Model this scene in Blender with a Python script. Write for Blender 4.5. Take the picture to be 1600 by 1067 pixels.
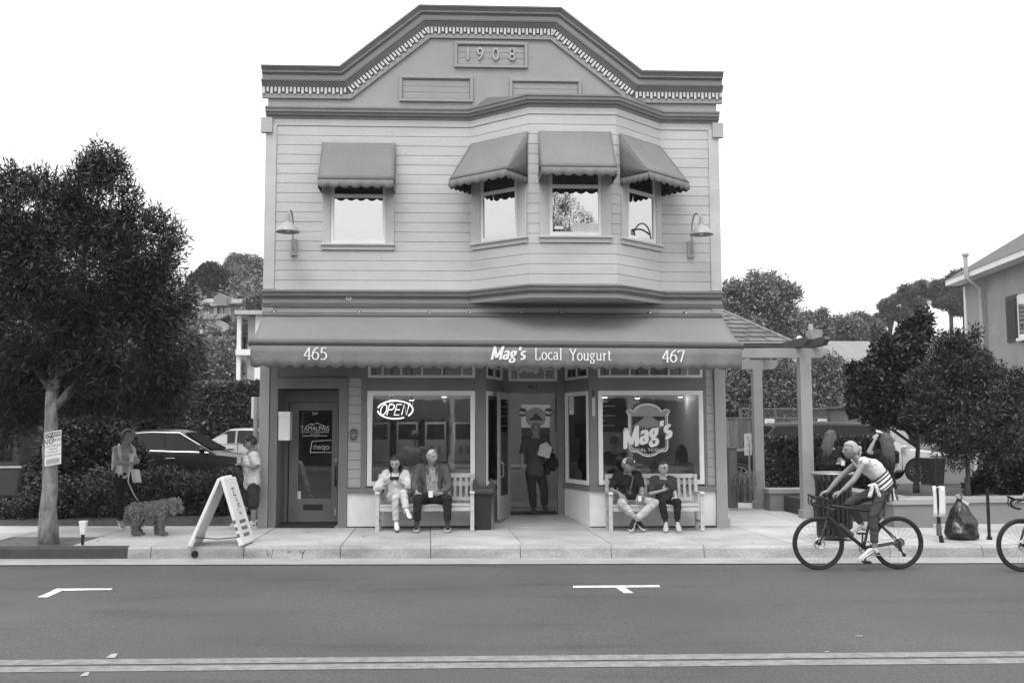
import bpy, math, random
import numpy as np
from mathutils import Vector, Matrix, noise as mnoise
for o in list(bpy.data.objects): bpy.data.objects.remove(o)
S = bpy.context.scene
COL = S.collection
random.seed(7); RNG = np.random.default_rng(7)
R = math.radians
# ------------------------------------------------------------------ camera
FPX = 1555.6; CAMH = 1.9
YAW, PITCH, ROLL = R(2.8), math.atan((668-533.5)/FPX), 0.003
fw = Vector((math.sin(YAW)*math.cos(PITCH), math.cos(YAW)*math.cos(PITCH), math.sin(PITCH)))
rt0 = Vector((math.cos(YAW), -math.sin(YAW), 0)); up0 = rt0.cross(fw)
rt = rt0*math.cos(ROLL) - up0*math.sin(ROLL); up = up0*math.cos(ROLL) + rt0*math.sin(ROLL)
CAM = Vector((0, 0, CAMH))
cd = bpy.data.cameras.new('camera'); cam = bpy.data.objects.new('camera', cd); COL.objects.link(cam)
cd.lens = 35; cd.sensor_width = 36; cd.clip_end = 2000; cd.clip_start = .05
cam.matrix_world = Matrix(((rt.x, up.x, -fw.x, 0), (rt.y, up.y, -fw.y, 0), (rt.z, up.z, -fw.z, CAMH), (0, 0, 0, 1)))
S.camera = cam
# ------------------------------------------------------------------ sky, sun, exposure
SUN_EL, SUN_AZ = R(60), R(200)          # azimuth clockwise from +Y: behind the camera, a little to its left
W = bpy.data.worlds.new('World'); S.world = W; W.use_nodes = True
nt = W.node_tree; nt.nodes.clear()
sky = nt.nodes.new('ShaderNodeTexSky'); sky.sky_type = 'NISHITA'; sky.sun_disc = False
sky.sun_elevation = SUN_EL; sky.sun_rotation = SUN_AZ; sky.dust_density = 4; sky.air_density = 1
bw = nt.nodes.new('ShaderNodeRGBToBW'); mx = nt.nodes.new('ShaderNodeMix'); mx.data_type = 'FLOAT'
mx.inputs[0].default_value = .8      # closed cloud deck, brighter overhead than at the horizon (overcast sky)
tcw = nt.nodes.new('ShaderNodeTexCoord'); sx = nt.nodes.new('ShaderNodeSeparateXYZ'); mrw = nt.nodes.new('ShaderNodeMapRange')
mrw.inputs[1].default_value = 0; mrw.inputs[2].default_value = 1; mrw.inputs[3].default_value = 8.; mrw.inputs[4].default_value = 18.
nt.links.new(tcw.outputs['Generated'], sx.inputs[0]); nt.links.new(sx.outputs['Z'], mrw.inputs[0]); nt.links.new(mrw.outputs[0], mx.inputs[3])
bg = nt.nodes.new('ShaderNodeBackground'); bg.inputs[1].default_value = .1
wo = nt.nodes.new('ShaderNodeOutputWorld')
nt.links.new(sky.outputs[0], bw.inputs[0]); nt.links.new(bw.outputs[0], mx.inputs[2])
nt.links.new(mx.outputs[0], bg.inputs[0]); nt.links.new(bg.outputs[0], wo.inputs[0])
sl = bpy.data.lights.new('sun', 'SUN'); sun = bpy.data.objects.new('sun', sl); COL.objects.link(sun)
sl.energy = 1.1; sl.angle = R(28); sl.color = (1, .995, .99)
sd = Vector((math.sin(SUN_AZ)*math.cos(SUN_EL), math.cos(SUN_AZ)*math.cos(SUN_EL), math.sin(SUN_EL)))
sun.rotation_euler = sd.to_track_quat('Z', 'Y').to_euler()
S.view_settings.view_transform = 'Standard'; S.view_settings.look = 'None'
S.view_settings.gamma = 1; S.view_settings.use_curve_mapping = False
S.view_settings.exposure = .68
try:
    S.cycles.max_bounces = 8; S.cycles.transparent_max_bounces = 16
except Exception: pass
# ------------------------------------------------------------------ photo measurements -> metres
GR = -.0075                              # the street falls gently to the right
def ray(px, py):
    return fw + rt*((px-800)/FPX) + up*((533.5-py)/FPX)
def P(px, py, Y):
    d = ray(px, py); return CAM + d*(Y/d.y)
def G(px, py, z=0.):
    d = ray(px, py); t = (z-CAMH)/(d.z-GR*d.x); return CAM + d*t
def gz(x, z=0.): return z + GR*x
SW = .18                                 # pavement height above the carriageway
D = G(770, 824, SW).y                    # the shop front's plane
def fx(px, py=700, Y=None): return P(px, py, D if Y is None else Y).x
def fz(py, px=770, Y=None): return P(px, py, D if Y is None else Y).z
# ------------------------------------------------------------------ materials
MATS = {}
def M(name, v=.5, rough=.65, var=.12, scale=4., bump=.0, bscale=90., metal=0., spec=.4, fine=.09, fscale=75., coat=0., rnd=0., stretch=None):
    if name in MATS: return MATS[name]
    m = bpy.data.materials.new(name); m.use_nodes = True; n = m.node_tree; n.nodes.clear(); L = n.links.new
    out = n.nodes.new('ShaderNodeOutputMaterial'); b = n.nodes.new('ShaderNodeBsdfPrincipled'); L(b.outputs[0], out.inputs[0])
    b.inputs['Roughness'].default_value = rough; b.inputs['Metallic'].default_value = metal
    b.inputs['Specular IOR Level'].default_value = spec; b.inputs['Coat Weight'].default_value = coat
    tc = n.nodes.new('ShaderNodeTexCoord'); src = tc.outputs['Object']
    if stretch:
        mp = n.nodes.new('ShaderNodeMapping'); mp.inputs['Scale'].default_value = stretch; L(src, mp.inputs[0]); src = mp.outputs[0]
    def math_(op, a, bb):
        q = n.nodes.new('ShaderNodeMath'); q.operation = op
        for i, t in enumerate((a, bb)):
            if isinstance(t, (int, float)): q.inputs[i].default_value = t
            else: L(t, q.inputs[i])
        return q.outputs[0]
    def noise(sc, det=4, lo=0., hi=1.):
        q = n.nodes.new('ShaderNodeTexNoise'); q.inputs['Scale'].default_value = sc; q.inputs['Detail'].default_value = det
        L(src, q.inputs['Vector'])
        r = n.nodes.new('ShaderNodeMapRange'); r.inputs[1].default_value = .28; r.inputs[2].default_value = .72
        r.inputs[3].default_value = lo; r.inputs[4].default_value = hi; L(q.outputs[0], r.inputs[0]); return r.outputs[0]
    c = math_('MULTIPLY', noise(scale, 5, 1-var, 1+var), v)
    if fine: c = math_('MULTIPLY', c, noise(fscale, 2, 1-fine, 1+fine))
    if rnd:
        at = n.nodes.new('ShaderNodeAttribute'); at.attribute_name = 'rnd'
        r = n.nodes.new('ShaderNodeMapRange'); r.inputs[3].default_value = 1-rnd; r.inputs[4].default_value = 1+rnd
        L(at.outputs['Fac'], r.inputs[0]); c = math_('MULTIPLY', c, r.outputs[0])
    cc = n.nodes.new('ShaderNodeCombineColor')
    for i in range(3): L(c, cc.inputs[i])
    L(cc.outputs[0], b.inputs['Base Color'])
    if bump:
        bp = n.nodes.new('ShaderNodeBump'); bp.inputs['Strength'].default_value = bump; bp.inputs['Distance'].default_value = .01
        L(noise(bscale, 4), bp.inputs['Height']); L(bp.outputs[0], b.inputs['Normal'])
    MATS[name] = m; return m
def M_glass(name, refl=None, dark=.0, tint=.9, rough=0.02, wav=0.):
    """thin pane: fresnel mix of clear and mirror; refl = coated pane, dark behind"""
    if name in MATS: return MATS[name]
    m = bpy.data.materials.new(name); m.use_nodes = True; n = m.node_tree; n.nodes.clear(); L = n.links.new
    out = n.nodes.new('ShaderNodeOutputMaterial'); mix = n.nodes.new('ShaderNodeMixShader')
    gl = n.nodes.new('ShaderNodeBsdfGlossy'); gl.inputs['Roughness'].default_value = rough
    if refl is None:
        a = n.nodes.new('ShaderNodeBsdfTransparent'); a.inputs[0].default_value = (tint,)*3+(1,)
        fr = n.nodes.new('ShaderNodeFresnel'); fr.inputs[0].default_value = 2.05; L(fr.outputs[0], mix.inputs[0])
    else:
        a = n.nodes.new('ShaderNodeBsdfDiffuse'); a.inputs[0].default_value = (dark,)*3+(1,); mix.inputs[0].default_value = refl
    if wav:
        t = n.nodes.new('ShaderNodeTexCoord'); q = n.nodes.new('ShaderNodeTexNoise'); q.inputs['Scale'].default_value = 1.6; L(t.outputs['Object'], q.inputs['Vector'])
        bp = n.nodes.new('ShaderNodeBump'); bp.inputs['Strength'].default_value = wav; bp.inputs['Distance'].default_value = .02
        L(q.outputs[0], bp.inputs['Height']); L(bp.outputs[0], gl.inputs['Normal'])
    L(a.outputs[0], mix.inputs[1]); L(gl.outputs[0], mix.inputs[2]); L(mix.outputs[0], out.inputs[0])
    MATS[name] = m; return m
def M_emit(name, e):
    if name in MATS: return MATS[name]
    m = bpy.data.materials.new(name); m.use_nodes = True; n = m.node_tree; n.nodes.clear()
    out = n.nodes.new('ShaderNodeOutputMaterial'); em = n.nodes.new('ShaderNodeEmission'); em.inputs[1].default_value = e
    n.links.new(em.outputs[0], out.inputs[0]); MATS[name] = m; return m
# ------------------------------------------------------------------ things and parts
def props(o, label=None, cat=None, group=None, kind=None):
    for k, v in (('label', label), ('category', cat), ('group', group), ('kind', kind)):
        if v: o[k] = v
    return o
def thing(name, label, cat, loc=(0, 0, 0), rz=0., group=None):
    o = bpy.data.objects.new(name, None); COL.objects.link(o); o.empty_display_size = .2
    o.location = loc; o.rotation_euler = (0, 0, rz); return props(o, label, cat, group)
def link_mesh(name, me, mat, parent=None, world=False):
    o = bpy.data.objects.new(name, me); COL.objects.link(o)
    if mat and not me.materials: me.materials.append(mat)
    if parent:
        o.parent = parent
        if world:
            q = parent
            off = Vector((0, 0, 0))
            while q: off += q.location; q = q.parent
            o.location = -off
    return o
def dup(o, parent=None):
    c = o.copy(); COL.objects.link(c)
    if parent: c.parent = parent
    for ch in list(o.children): dup(ch, c)
    return c
class MB:
    def __init__(s): s.v = []; s.f = []
    def add(s, vs, fs):
        k = len(s.v); s.v.extend([tuple(v) for v in vs]); s.f.extend([tuple(i+k for i in f) for f in fs]); return s
    def box(s, x0, x1, y0, y1, z0, z1):
        x0, x1 = min(x0, x1), max(x0, x1); y0, y1 = min(y0, y1), max(y0, y1); z0, z1 = min(z0, z1), max(z0, z1)
        return s.add([(x0,y0,z0),(x1,y0,z0),(x1,y1,z0),(x0,y1,z0),(x0,y0,z1),(x1,y0,z1),(x1,y1,z1),(x0,y1,z1)],
                     [(0,3,2,1),(4,5,6,7),(0,1,5,4),(1,2,6,5),(2,3,7,6),(3,0,4,7)])
    def obox(s, o, ux, uy, uz, a, b, c):
        """box spanned from point o along unit vectors by ranges a, b, c"""
        o, ux, uy, uz = Vector(o), Vector(ux), Vector(uy), Vector(uz)
        vs = [o+ux*x+uy*y+uz*z for z in c for y in b for x in a]
        fs = [(0,2,3,1),(4,5,7,6),(0,1,5,4),(1,3,7,5),(3,2,6,7),(2,0,4,6)]
        if ux.cross(uy).dot(uz) < 0: fs = [f[::-1] for f in fs]
        return s.add(vs, fs)
    def bar(s, p0, p1, w, h, upv=(0, 0, 1)):
        p0, p1 = Vector(p0), Vector(p1); d = p1-p0; L = d.length; d.normalize(); u = Vector(upv)
        sx = d.cross(u)
        if sx.length < 1e-4: sx = d.cross(Vector((1, 0, 0)))
        sx.normalize(); u = sx.cross(d)
        return s.obox(p0, d, sx, u, (0, L), (-w/2, w/2), (-h/2, h/2))
    def tube(s, pts, r, n=8, caps=True):
        pts = [Vector(p) for p in pts]; m = len(pts); rr = [r]*m if isinstance(r, (int, float)) else list(r)
        t = (pts[1]-pts[0]).normalized(); u = t.orthogonal().normalized(); vs = []; fs = []
        for i, p in enumerate(pts):
            if i == 0: t2 = (pts[1]-pts[0])
            elif i == m-1: t2 = (pts[-1]-pts[-2])
            else: t2 = (pts[i+1]-pts[i]).normalized()+(pts[i]-pts[i-1]).normalized()
            if t2.length < 1e-9: t2 = t
            t2.normalize(); u = u - t2*u.dot(t2)
            if u.length < 1e-6: u = t2.orthogonal()
            u.normalize(); w = t2.cross(u)
            for k in range(n):
                a = 2*math.pi*k/n; vs.append(p+u*(rr[i]*math.cos(a))+w*(rr[i]*math.sin(a)))
        for i in range(m-1):
            for k in range(n):
                a, b = i*n+k, i*n+(k+1) % n; fs.append((a, b, b+n, a+n))
        if caps: fs.append(tuple(range(n))[::-1]); fs.append(tuple(range((m-1)*n, m*n)))
        return s.add(vs, fs)
    def cyl(s, p0, p1, r0, r1=None, n=12): return s.tube([p0, p1], [r0, r0 if r1 is None else r1], n)
    def ball(s, c, r, n=12, m=8, axes=None):
        if isinstance(r, (int, float)): r = (r, r, r)
        c = Vector(c); ax = axes or (Vector((1,0,0)), Vector((0,1,0)), Vector((0,0,1)))
        vs = [c-ax[2]*r[2]]; fs = []
        for j in range(1, m):
            t = -math.pi/2+math.pi*j/m
            for k in range(n):
                a = 2*math.pi*k/n
                vs.append(c+ax[0]*(r[0]*math.cos(t)*math.cos(a))+ax[1]*(r[1]*math.cos(t)*math.sin(a))+ax[2]*(r[2]*math.sin(t)))
        vs.append(c+ax[2]*r[2]); last = len(vs)-1
        for k in range(n): fs.append((0, 1+(k+1) % n, 1+k))
        for j in range(m-2):
            for k in range(n):
                a, b = 1+j*n+k, 1+j*n+(k+1) % n; fs.append((a, b, b+n, a+n))
        for k in range(n): fs.append((last, 1+(m-2)*n+k, 1+(m-2)*n+(k+1) % n))
        return s.add(vs, fs)
    def caps_(s, a, b, ra, rb, n=12):
        """round cone"""
        a, b = Vector(a), Vector(b); d = b-a
        if d.length < 1e-5: return s.ball(a, ra, n)
        d.normalize(); pts = []; rr = []
        for k in range(5):
            t = math.pi/2*(1-k/4); pts.append(a-d*ra*math.sin(t)); rr.append(max(ra*math.cos(t), .0008))
        for k in range(5):
            t = math.pi/2*k/4; pts.append(b+d*rb*math.sin(t)); rr.append(max(rb*math.cos(t), .0008))
        return s.tube(pts, rr, n)
    def lathe(s, prof, c=(0, 0, 0), n=24, close=True):
        c = Vector(c); vs = []; fs = []; m = len(prof)
        for r_, z in prof:
            for k in range(n):
                a = 2*math.pi*k/n; vs.append(c+Vector((r_*math.cos(a), r_*math.sin(a), z)))
        for i in range(m-1):
            for k in range(n):
                a, b = i*n+k, i*n+(k+1) % n; fs.append((a, b, b+n, a+n))
        if close: fs.append(tuple(range(n))[::-1]); fs.append(tuple(range((m-1)*n, m*n)))
        return s.add(vs, fs)
    def prism(s, poly, o, ux, uy, dv):
        """2D polygon in the frame o,ux,uy extruded by vector dv"""
        o, ux, uy, dv = Vector(o), Vector(ux), Vector(uy), Vector(dv); n = len(poly)
        a = [o+ux*p[0]+uy*p[1] for p in poly]; area = sum(poly[i-1][0]*poly[i][1]-poly[i][0]*poly[i-1][1] for i in range(n))
        flip = (area > 0) == (ux.cross(uy).dot(dv) > 0)
        vs = a+[p+dv for p in a]; f0 = tuple(range(n)); f1 = tuple(range(n, 2*n))
        fs = [f0[::-1], f1]+[(i, (i+1) % n, (i+1) % n+n, i+n) for i in range(n)]
        if not flip: fs = [f[::-1] for f in fs]
        return s.add(vs, fs)
    def sweep(s, path, prof, lift):
        """path: 2D points; prof: closed list of (offset along left normal, height); lift(x, y, h) -> 3D"""
        n = len(path); m = len(prof); pts = [Vector(p) for p in path]; nr = []
        for i in range(n):
            ds = []
            if i > 0: ds.append((pts[i]-pts[i-1]).normalized())
            if i < n-1: ds.append((pts[i+1]-pts[i]).normalized())
            ns = [Vector((-d.y, d.x)) for d in ds]
            if len(ns) == 1: nr.append(ns[0])
            else:
                b = (ns[0]+ns[1]).normalized(); nr.append(b/max(.3, b.dot(ns[0])))
        vs = [lift(*(pts[i]+nr[i]*a), h) for i in range(n) for a, h in prof]; fs = []
        for i in range(n-1):
            for k in range(m):
                a, b = i*m+k, i*m+(k+1) % m; fs.append((a, b, b+m, a+m))
        fs.append(tuple(range(m))[::-1]); fs.append(tuple(range((n-1)*m, n*m)))
        return s.add(vs, fs)
    def mesh(s, smooth=False, ang=40, fixn=False):
        me = bpy.data.meshes.new('mesh'); me.from_pydata(s.v, [], s.f); me.update()
        if fixn:
            import bmesh
            b = bmesh.new(); b.from_mesh(me); bmesh.ops.recalc_face_normals(b, faces=b.faces); b.to_mesh(me); b.free()
        if smooth:
            me.shade_smooth()
            if ang < 180: me.set_sharp_from_angle(angle=R(ang))
        return me
    def build(s, name, mat, parent=None, smooth=False, world=False, bevel=0., ang=40, fixn=False, kind=None, label=None):
        o = link_mesh(name, s.mesh(smooth, ang, fixn), mat, parent, world)
        if bevel:
            b = o.modifiers.new('bevel', 'BEVEL'); b.width = bevel; b.segments = 2; b.limit_method = 'ANGLE'; b.angle_limit = R(50)
        return props(o, label, None, None, kind)
def struct(name, mb, mat, label=None, **k):
    o = mb.build(name, mat, **k); o['kind'] = 'structure'
    if label: o['label'] = label
    return o
def arc(cx, cy, rx, ry, a0, a1, n=14):
    return [(cx+rx*math.cos(R(a0+(a1-a0)*i/n)), cy+ry*math.sin(R(a0+(a1-a0)*i/n))) for i in range(n+1)]
# ------------------------------------------------------------------ lettering
def text_mesh(s, size, extr=0., xs=1., align='CENTER', sp=1.):
    c = bpy.data.curves.new('txt', 'FONT'); c.body = s; c.size = size; c.extrude = extr; c.align_x = align; c.align_y = 'CENTER'; c.space_character = sp
    c.resolution_u = 3
    o = bpy.data.objects.new('txt', c); COL.objects.link(o); bpy.context.view_layer.update()
    me = bpy.data.meshes.new_from_object(o.evaluated_get(bpy.context.evaluated_depsgraph_get()))
    bpy.data.objects.remove(o); bpy.data.curves.remove(c)
    me.transform(Matrix.Diagonal((xs, 1, 1, 1))); me.materials.clear(); return me
def frame_m(o, ux, uy):
    ux, uy = Vector(ux).normalized(), Vector(uy).normalized(); uz = ux.cross(uy); o = Vector(o)
    return Matrix(((ux.x, uy.x, uz.x, o.x), (ux.y, uy.y, uz.y, o.y), (ux.z, uy.z, uz.z, o.z), (0, 0, 0, 1)))
def text(s, size, mat, o, ux=(1, 0, 0), uy=(0, 0, 1), parent=None, world=True, extr=0., xs=1., align='CENTER', sp=1., name='lettering'):
    me = text_mesh(s, size, extr, xs, align, sp); me.transform(frame_m(o, ux, uy))
    return link_mesh(name, me, mat, parent, world)
SER = lambda x, y, w=.11: [(x-w, y), (x+w, y)]
GLY = {  # serif strokes, cap height 1: (advance, strokes)
 '4': (.62, [[(.44, 0), (.44, 1), (.02, .3), (.62, .3)], SER(.44, 0)]),
 '5': (.6, [[(.52, .96), (.16, .96), (.11, .53)]+arc(.25, .3, .28, .3, 110, -130)]),
 '6': (.6, [arc(.28, .3, .25, .3, 0, 360, 20), [(.03, .32), (.08, .62), (.24, .86), (.5, 1)]]),
 '7': (.6, [[(.04, .78), (.06, .96), (.54, .96), (.24, 0)]]),
 'M': (1.02, [[(.1, 0), (.1, 1), (.47, .12), (.84, 1), (.84, 0)], SER(.1, 0), SER(.84, 0), [(0, 1), (.13, 1)], [(.82, 1), (.95, 1)]]),
 'a': (.56, [[(.08, .52)]+arc(.22, .48, .17, .17, 150, 0)+[(.39, .08), (.5, .03)], arc(.2, .18, .17, .17, 30, 330, 16)]),
 'g': (.58, [arc(.22, .45, .17, .18, 0, 360, 16), [(.36, .56), (.52, .63)], [(.14, .3), (.09, .2), (.2, .11), (.4, .08)]+arc(.24, -.1, .2, .15, 50, -230, 16)]),
 "'": (.22, [[(.1, 1), (.09, .7)]]),
 's': (.48, [arc(.21, .48, .15, .16, 30, 220, 10)+[(.24, .31)]+arc(.21, .16, .17, .16, 60, -140, 10)]),
 'L': (.7, [[(.16, 1), (.16, 0), (.58, 0), (.6, .2)], SER(.16, 1)]),
 'o': (.6, [arc(.28, .32, .24, .32, 0, 360, 20)]),
 'c': (.54, [arc(.28, .32, .23, .31, 45, 320, 18)]),
 'l': (.3, [[(.14, 0), (.14, 1.02)], SER(.14, 0), [(.03, 1), (.14, 1)]]),
 'Y': (.74, [[(.06, 1), (.36, .48), (.66, 1)], [(.36, .5), (.36, 0)], SER(.36, 0), SER(.07, 1, .08), SER(.65, 1, .08)]),
 'u': (.64, [[(.1, .62), (.1, .2)]+arc(.26, .18, .16, .17, 180, 330, 8)+[(.48, .16)], [(.48, .64), (.48, 0), (.57, 0)], [(0, .63), (.1, .63)], [(.38, .63), (.48, .63)]]),
 'r': (.46, [[(.12, 0), (.12, .62)], [(.12, .42), (.24, .6), (.38, .58)], SER(.12, 0), [(.02, .62), (.12, .62)]]),
 't': (.4, [[(.16, .85), (.16, .14)]+arc(.27, .13, .11, .12, 180, 320, 6), [(.02, .62), (.36, .62)]]),
 ' ': (.42, [])}
def stroke(mb, pts, thick, thin, tr, closed=False):
    """ribbon drawn with a broad pen: uprights thick, level strokes thin"""
    n = len(pts); L_, R_ = [], []
    for i in range(n):
        a = pts[max(0, i-1)]; b = pts[min(n-1, i+1)]
        if i in (0, n-1) and abs(pts[0][0]-pts[-1][0])+abs(pts[0][1]-pts[-1][1]) < 1e-6: a, b = pts[-2], pts[1]
        dx, dy = b[0]-a[0], b[1]-a[1]; l = math.hypot(dx, dy) or 1; dx /= l; dy /= l
        w = (thin+(thick-thin)*abs(dy))/2; L_.append((pts[i][0]-dy*w, pts[i][1]+dx*w)); R_.append((pts[i][0]+dy*w, pts[i][1]-dx*w))
    mb.add([tr(*p) for p in L_]+[tr(*p) for p in R_], [(i, n+i, n+i+1, i+1) for i in range(n-1)])
def split_corners(pts):
    out = [[pts[0]]]
    for i in range(1, len(pts)):
        out[-1].append(pts[i])
        if i < len(pts)-1:
            a = Vector(pts[i])-Vector(pts[i-1]); b = Vector(pts[i+1])-Vector(pts[i])
            if a.length > 1e-6 and b.length > 1e-6 and a.angle(b) > R(40): out.append([pts[i]])
    return out
def serif(s, h, mat, o, ux=(1, 0, 0), uy=(0, 0, 1), parent=None, thick=.15, thin=.055, shear=0., gap=.06, xs=1., name='lettering', align=.5, world=True):
    tot = sum(GLY[c][0]+gap for c in s)-gap; mb = MB(); ux, uy, o = Vector(ux).normalized(), Vector(uy).normalized(), Vector(o); x = -tot*align; uz = ux.cross(uy); k = [0]
    for c in s:
        adv, st = GLY[c]
        for p in st:
            for q in split_corners(p):
                k[0] += 1
                stroke(mb, q, thick, thin, lambda a, b, x=x, k=k[0]: o+ux*((x+a+shear*b)*h*xs)+uy*(b*h)+uz*(.0004*(k % 5)))
        x += adv+gap
    return mb.build(name, mat, parent, world=world)
# ================================================================== THE SETTING
def gq(corners, z):            # quad on the (tilted) ground from plan points
    return [(x, y, gz(x, z)) for x, y in corners]
asph = M('asphalt', .072, .85, .2, .35, .5, 80, fine=.36, fscale=55)
def asphalt_stains(m):
    n = m.node_tree; L = n.links.new
    b = [x for x in n.nodes if x.type == 'BSDF_PRINCIPLED'][0]; old = b.inputs['Base Color'].links[0].from_socket
    tc = n.nodes.new('ShaderNodeTexCoord'); mp = n.nodes.new('ShaderNodeMapping'); mp.inputs['Scale'].default_value = (.35, 1.6, 1)
    q = n.nodes.new('ShaderNodeTexNoise'); q.inputs['Scale'].default_value = 1.1; q.inputs['Detail'].default_value = 6
    r = n.nodes.new('ShaderNodeMapRange'); r.inputs[1].default_value = .55; r.inputs[2].default_value = .75; r.inputs[3].default_value = 1; r.inputs[4].default_value = .7
    mx = n.nodes.new('ShaderNodeMix'); mx.data_type = 'RGBA'; mx.blend_type = 'MULTIPLY'; mx.inputs[0].default_value = 1
    L(tc.outputs['Object'], mp.inputs[0]); L(mp.outputs[0], q.inputs['Vector']); L(q.outputs[0], r.inputs[0])
    L(old, mx.inputs[6]); L(r.outputs[0], mx.inputs[7]); L(mx.outputs[2], b.inputs['Base Color'])
asphalt_stains(asph)
conc = M('concrete', .38, .85, .14, 1.6, .15, 160, fine=.17, fscale=34)
conc_d = M('kerb_concrete', .3, .85, .42, 1.6, .2, 140, fine=.22, fscale=40, stretch=(.7, 1, 2))
kerbp = M('kerb_paint', .035, .7, .25, 5, .15, 140)
gutter_m = M('gutter_concrete', .29, .85, .16, 1.8, .15, 160, fine=.25)
paintw = M('road_paint_white', .66, .7, .28, 9, .1, 120, fine=.15)
painty = M('road_paint_grey', .185, .7, .3, 9, .1, 120, fine=.25)
soil = M('soil', .05, .95, .4, 9, .6, 50, fine=.4, fscale=90)
grnd = M('lot_asphalt', .13, .9, .2, .6, .2, 150, fine=.3)
YK, YG = G(800, 853, SW).y, G(800, 882).y          # kerb line, gutter edge
ground = MB(); ground.add([(-400, -400, -.35), (400, -400, -.35), (400, 900, -.35), (-400, 900, -.35)], [(0, 1, 2, 3)])
struct('ground', ground, grnd)
road = struct('road', MB().add(gq([(-60, -14), (60, -14), (60, YG), (-60, YG)], 0), [(0, 1, 2, 3)]), asph)
def road_line(pts, m, name, z=.004):
    o = MB().add([G(px, py, z) for px, py in pts], [(0, 1, 2, 3)]).build(name, m, road); return o
for yy in ((1030.6, 1038.8, 1016.8, 1024.6), (1041.4, 1049.8, 1027.2, 1035.6)):
    a0, a1, b0, b1 = yy; k = lambda a, b, x: a+(b-a)*x/1600
    road_line([(-600, k(a1, b1, -600)), (2200, k(a1, b1, 2200)), (2200, k(a0, b0, 2200)), (-600, k(a0, b0, -600))], painty, 'centre_line')
road_line([(895, 917.6), (1031, 916.6), (1030, 913.8), (896, 914.6)], paintw, 'parking_mark')
road_line([(975, 925.8), (990, 925.8), (976, 917.2), (962, 917.3)], paintw, 'parking_mark', .0045)
road_line([(80, 922.4), (173, 920.8), (176, 918.8), (89, 919)], paintw, 'parking_mark')
road_line([(58, 932.5), (74, 932.5), (98, 921.7), (84, 921.7)], paintw, 'parking_mark', .0045)
for c in ([(165, 1027), (180, 1027), (184, 1020), (174, 1021)], [(124, 1056), (137, 1055), (140, 1049), (132, 1050)], [(1336, 993.5), (1348, 993.5), (1347, 992), (1338, 992)], [(1288, 1018), (1296, 1018), (1295, 1016.8), (1289, 1016.8)]):
    road_line(c, M('chip_paint', .3, .7, .3, 20), 'paint_chip', .006)
struct('gutter', MB().add(gq([(-60, YG-.01), (60, YG-.01), (60, YK-.02), (-60, YK-.02)], .012), [(0, 1, 2, 3)]), gutter_m)
# kerb: separate stones with open joints, a dark painted length at the left
kerb = struct('kerb', MB().box(-60, 60, YK+.02, YK+.2, -.3, -.02), conc_d)
jx = [-60, -16, -12.2, -9.6, -7.3, fx(200, 860, YK), fx(236, 860, YK), fx(381, 860, YK), fx(532, 860, YK), fx(673, 860, YK), fx(813, 860, YK), fx(955, 860, YK), fx(1100, 860, YK), fx(1245, 860, YK), fx(1390, 860, YK), fx(1535, 860, YK), 9.5, 14, 60]
for i in range(len(jx)-1):
    a, b = jx[i]+.005, jx[i+1]-.005
    if i == 4: b = jx[i+1]
    if i == 5: a = jx[i]
    mb = MB(); pr = [(YK-.025, -.3), (YK-.025, 0.), (YK, SW-.035), (YK+.03, SW-.002), (YK+.16, SW-.002), (YK+.16, -.3)]
    vs = [(x, y, gz(x, z)) for x in (a, b) for y, z in pr]
    mb.add(vs, [(k, (k+1) % 6, (k+1) % 6+6, k+6) for k in range(6)]+[tuple(range(6))[::-1], tuple(range(6, 12))])
    mb.build('kerb_stone', kerbp if 0 < i < 5 else conc_d, kerb, fixn=True)
# drain outlet and chalk scribbles on the kerb face
hx = fx(305, 866, YK); dr = MB(); dr.cyl((hx, YK-.04, gz(hx, .075)), (hx, YK-.012, gz(hx, .075)), .048, n=20); dr.build('drain_hole', M('black', .006, .9, .1), kerb, smooth=True)
scr = M('scribble', .03, .8)
for x0, pts in ((417, [(0, .12), (.02, .02), (.045, .09), (.07, .02), (.09, .13)]), (468, [(0, .11), (.04, .07), (.08, .12), (.055, .07), (.04, .01)]), (452, [(-.03, .1), (.03, .095)])):
    X = fx(x0, 866, YK); MB().tube([(X+a, YK-.024+.025*(b/.15), gz(X, b+.01)) for a, b in pts], .005, 5).build('scribble', scr, kerb)
# sidewalk: slabs running from kerb to shop front
walk = struct('sidewalk', MB().add(gq([(-60, YK+.1), (60, YK+.1), (60, D+.45), (-60, D+.45)], SW-.012), [(0, 1, 2, 3)]), M('joint_dirt', .09, .9))
VPX = 672
jb = [-1200, -620, -475, -330, -185, -40, 108, 236, 381, 532, 673, 818, 962, 1107, 1252, 1397, 1542, 1690, 1850, 2300, 2800]
YB = D+.3
def joint(px):
    a = G(px, 853.2, SW); t = (824-853.2)/(684-853.2); b = G(px+(VPX-px)*t, 824, SW)
    d = (b-a)/(b.y-a.y); return a+d*(YK+.155-a.y), a+d*(YB-a.y)
rs = random.Random(3)
PIT = (fx(-60, 850, YK+.2), G(172, 835, SW).x, YK+.165, G(150, 838, SW).y)       # tree pit left
slab_m = [M('slab%d' % i, v, .85, .24, 1.1, .12, 170, fine=.17, fscale=34) for i, v in enumerate((.36, .335, .375, .35))]
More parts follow.
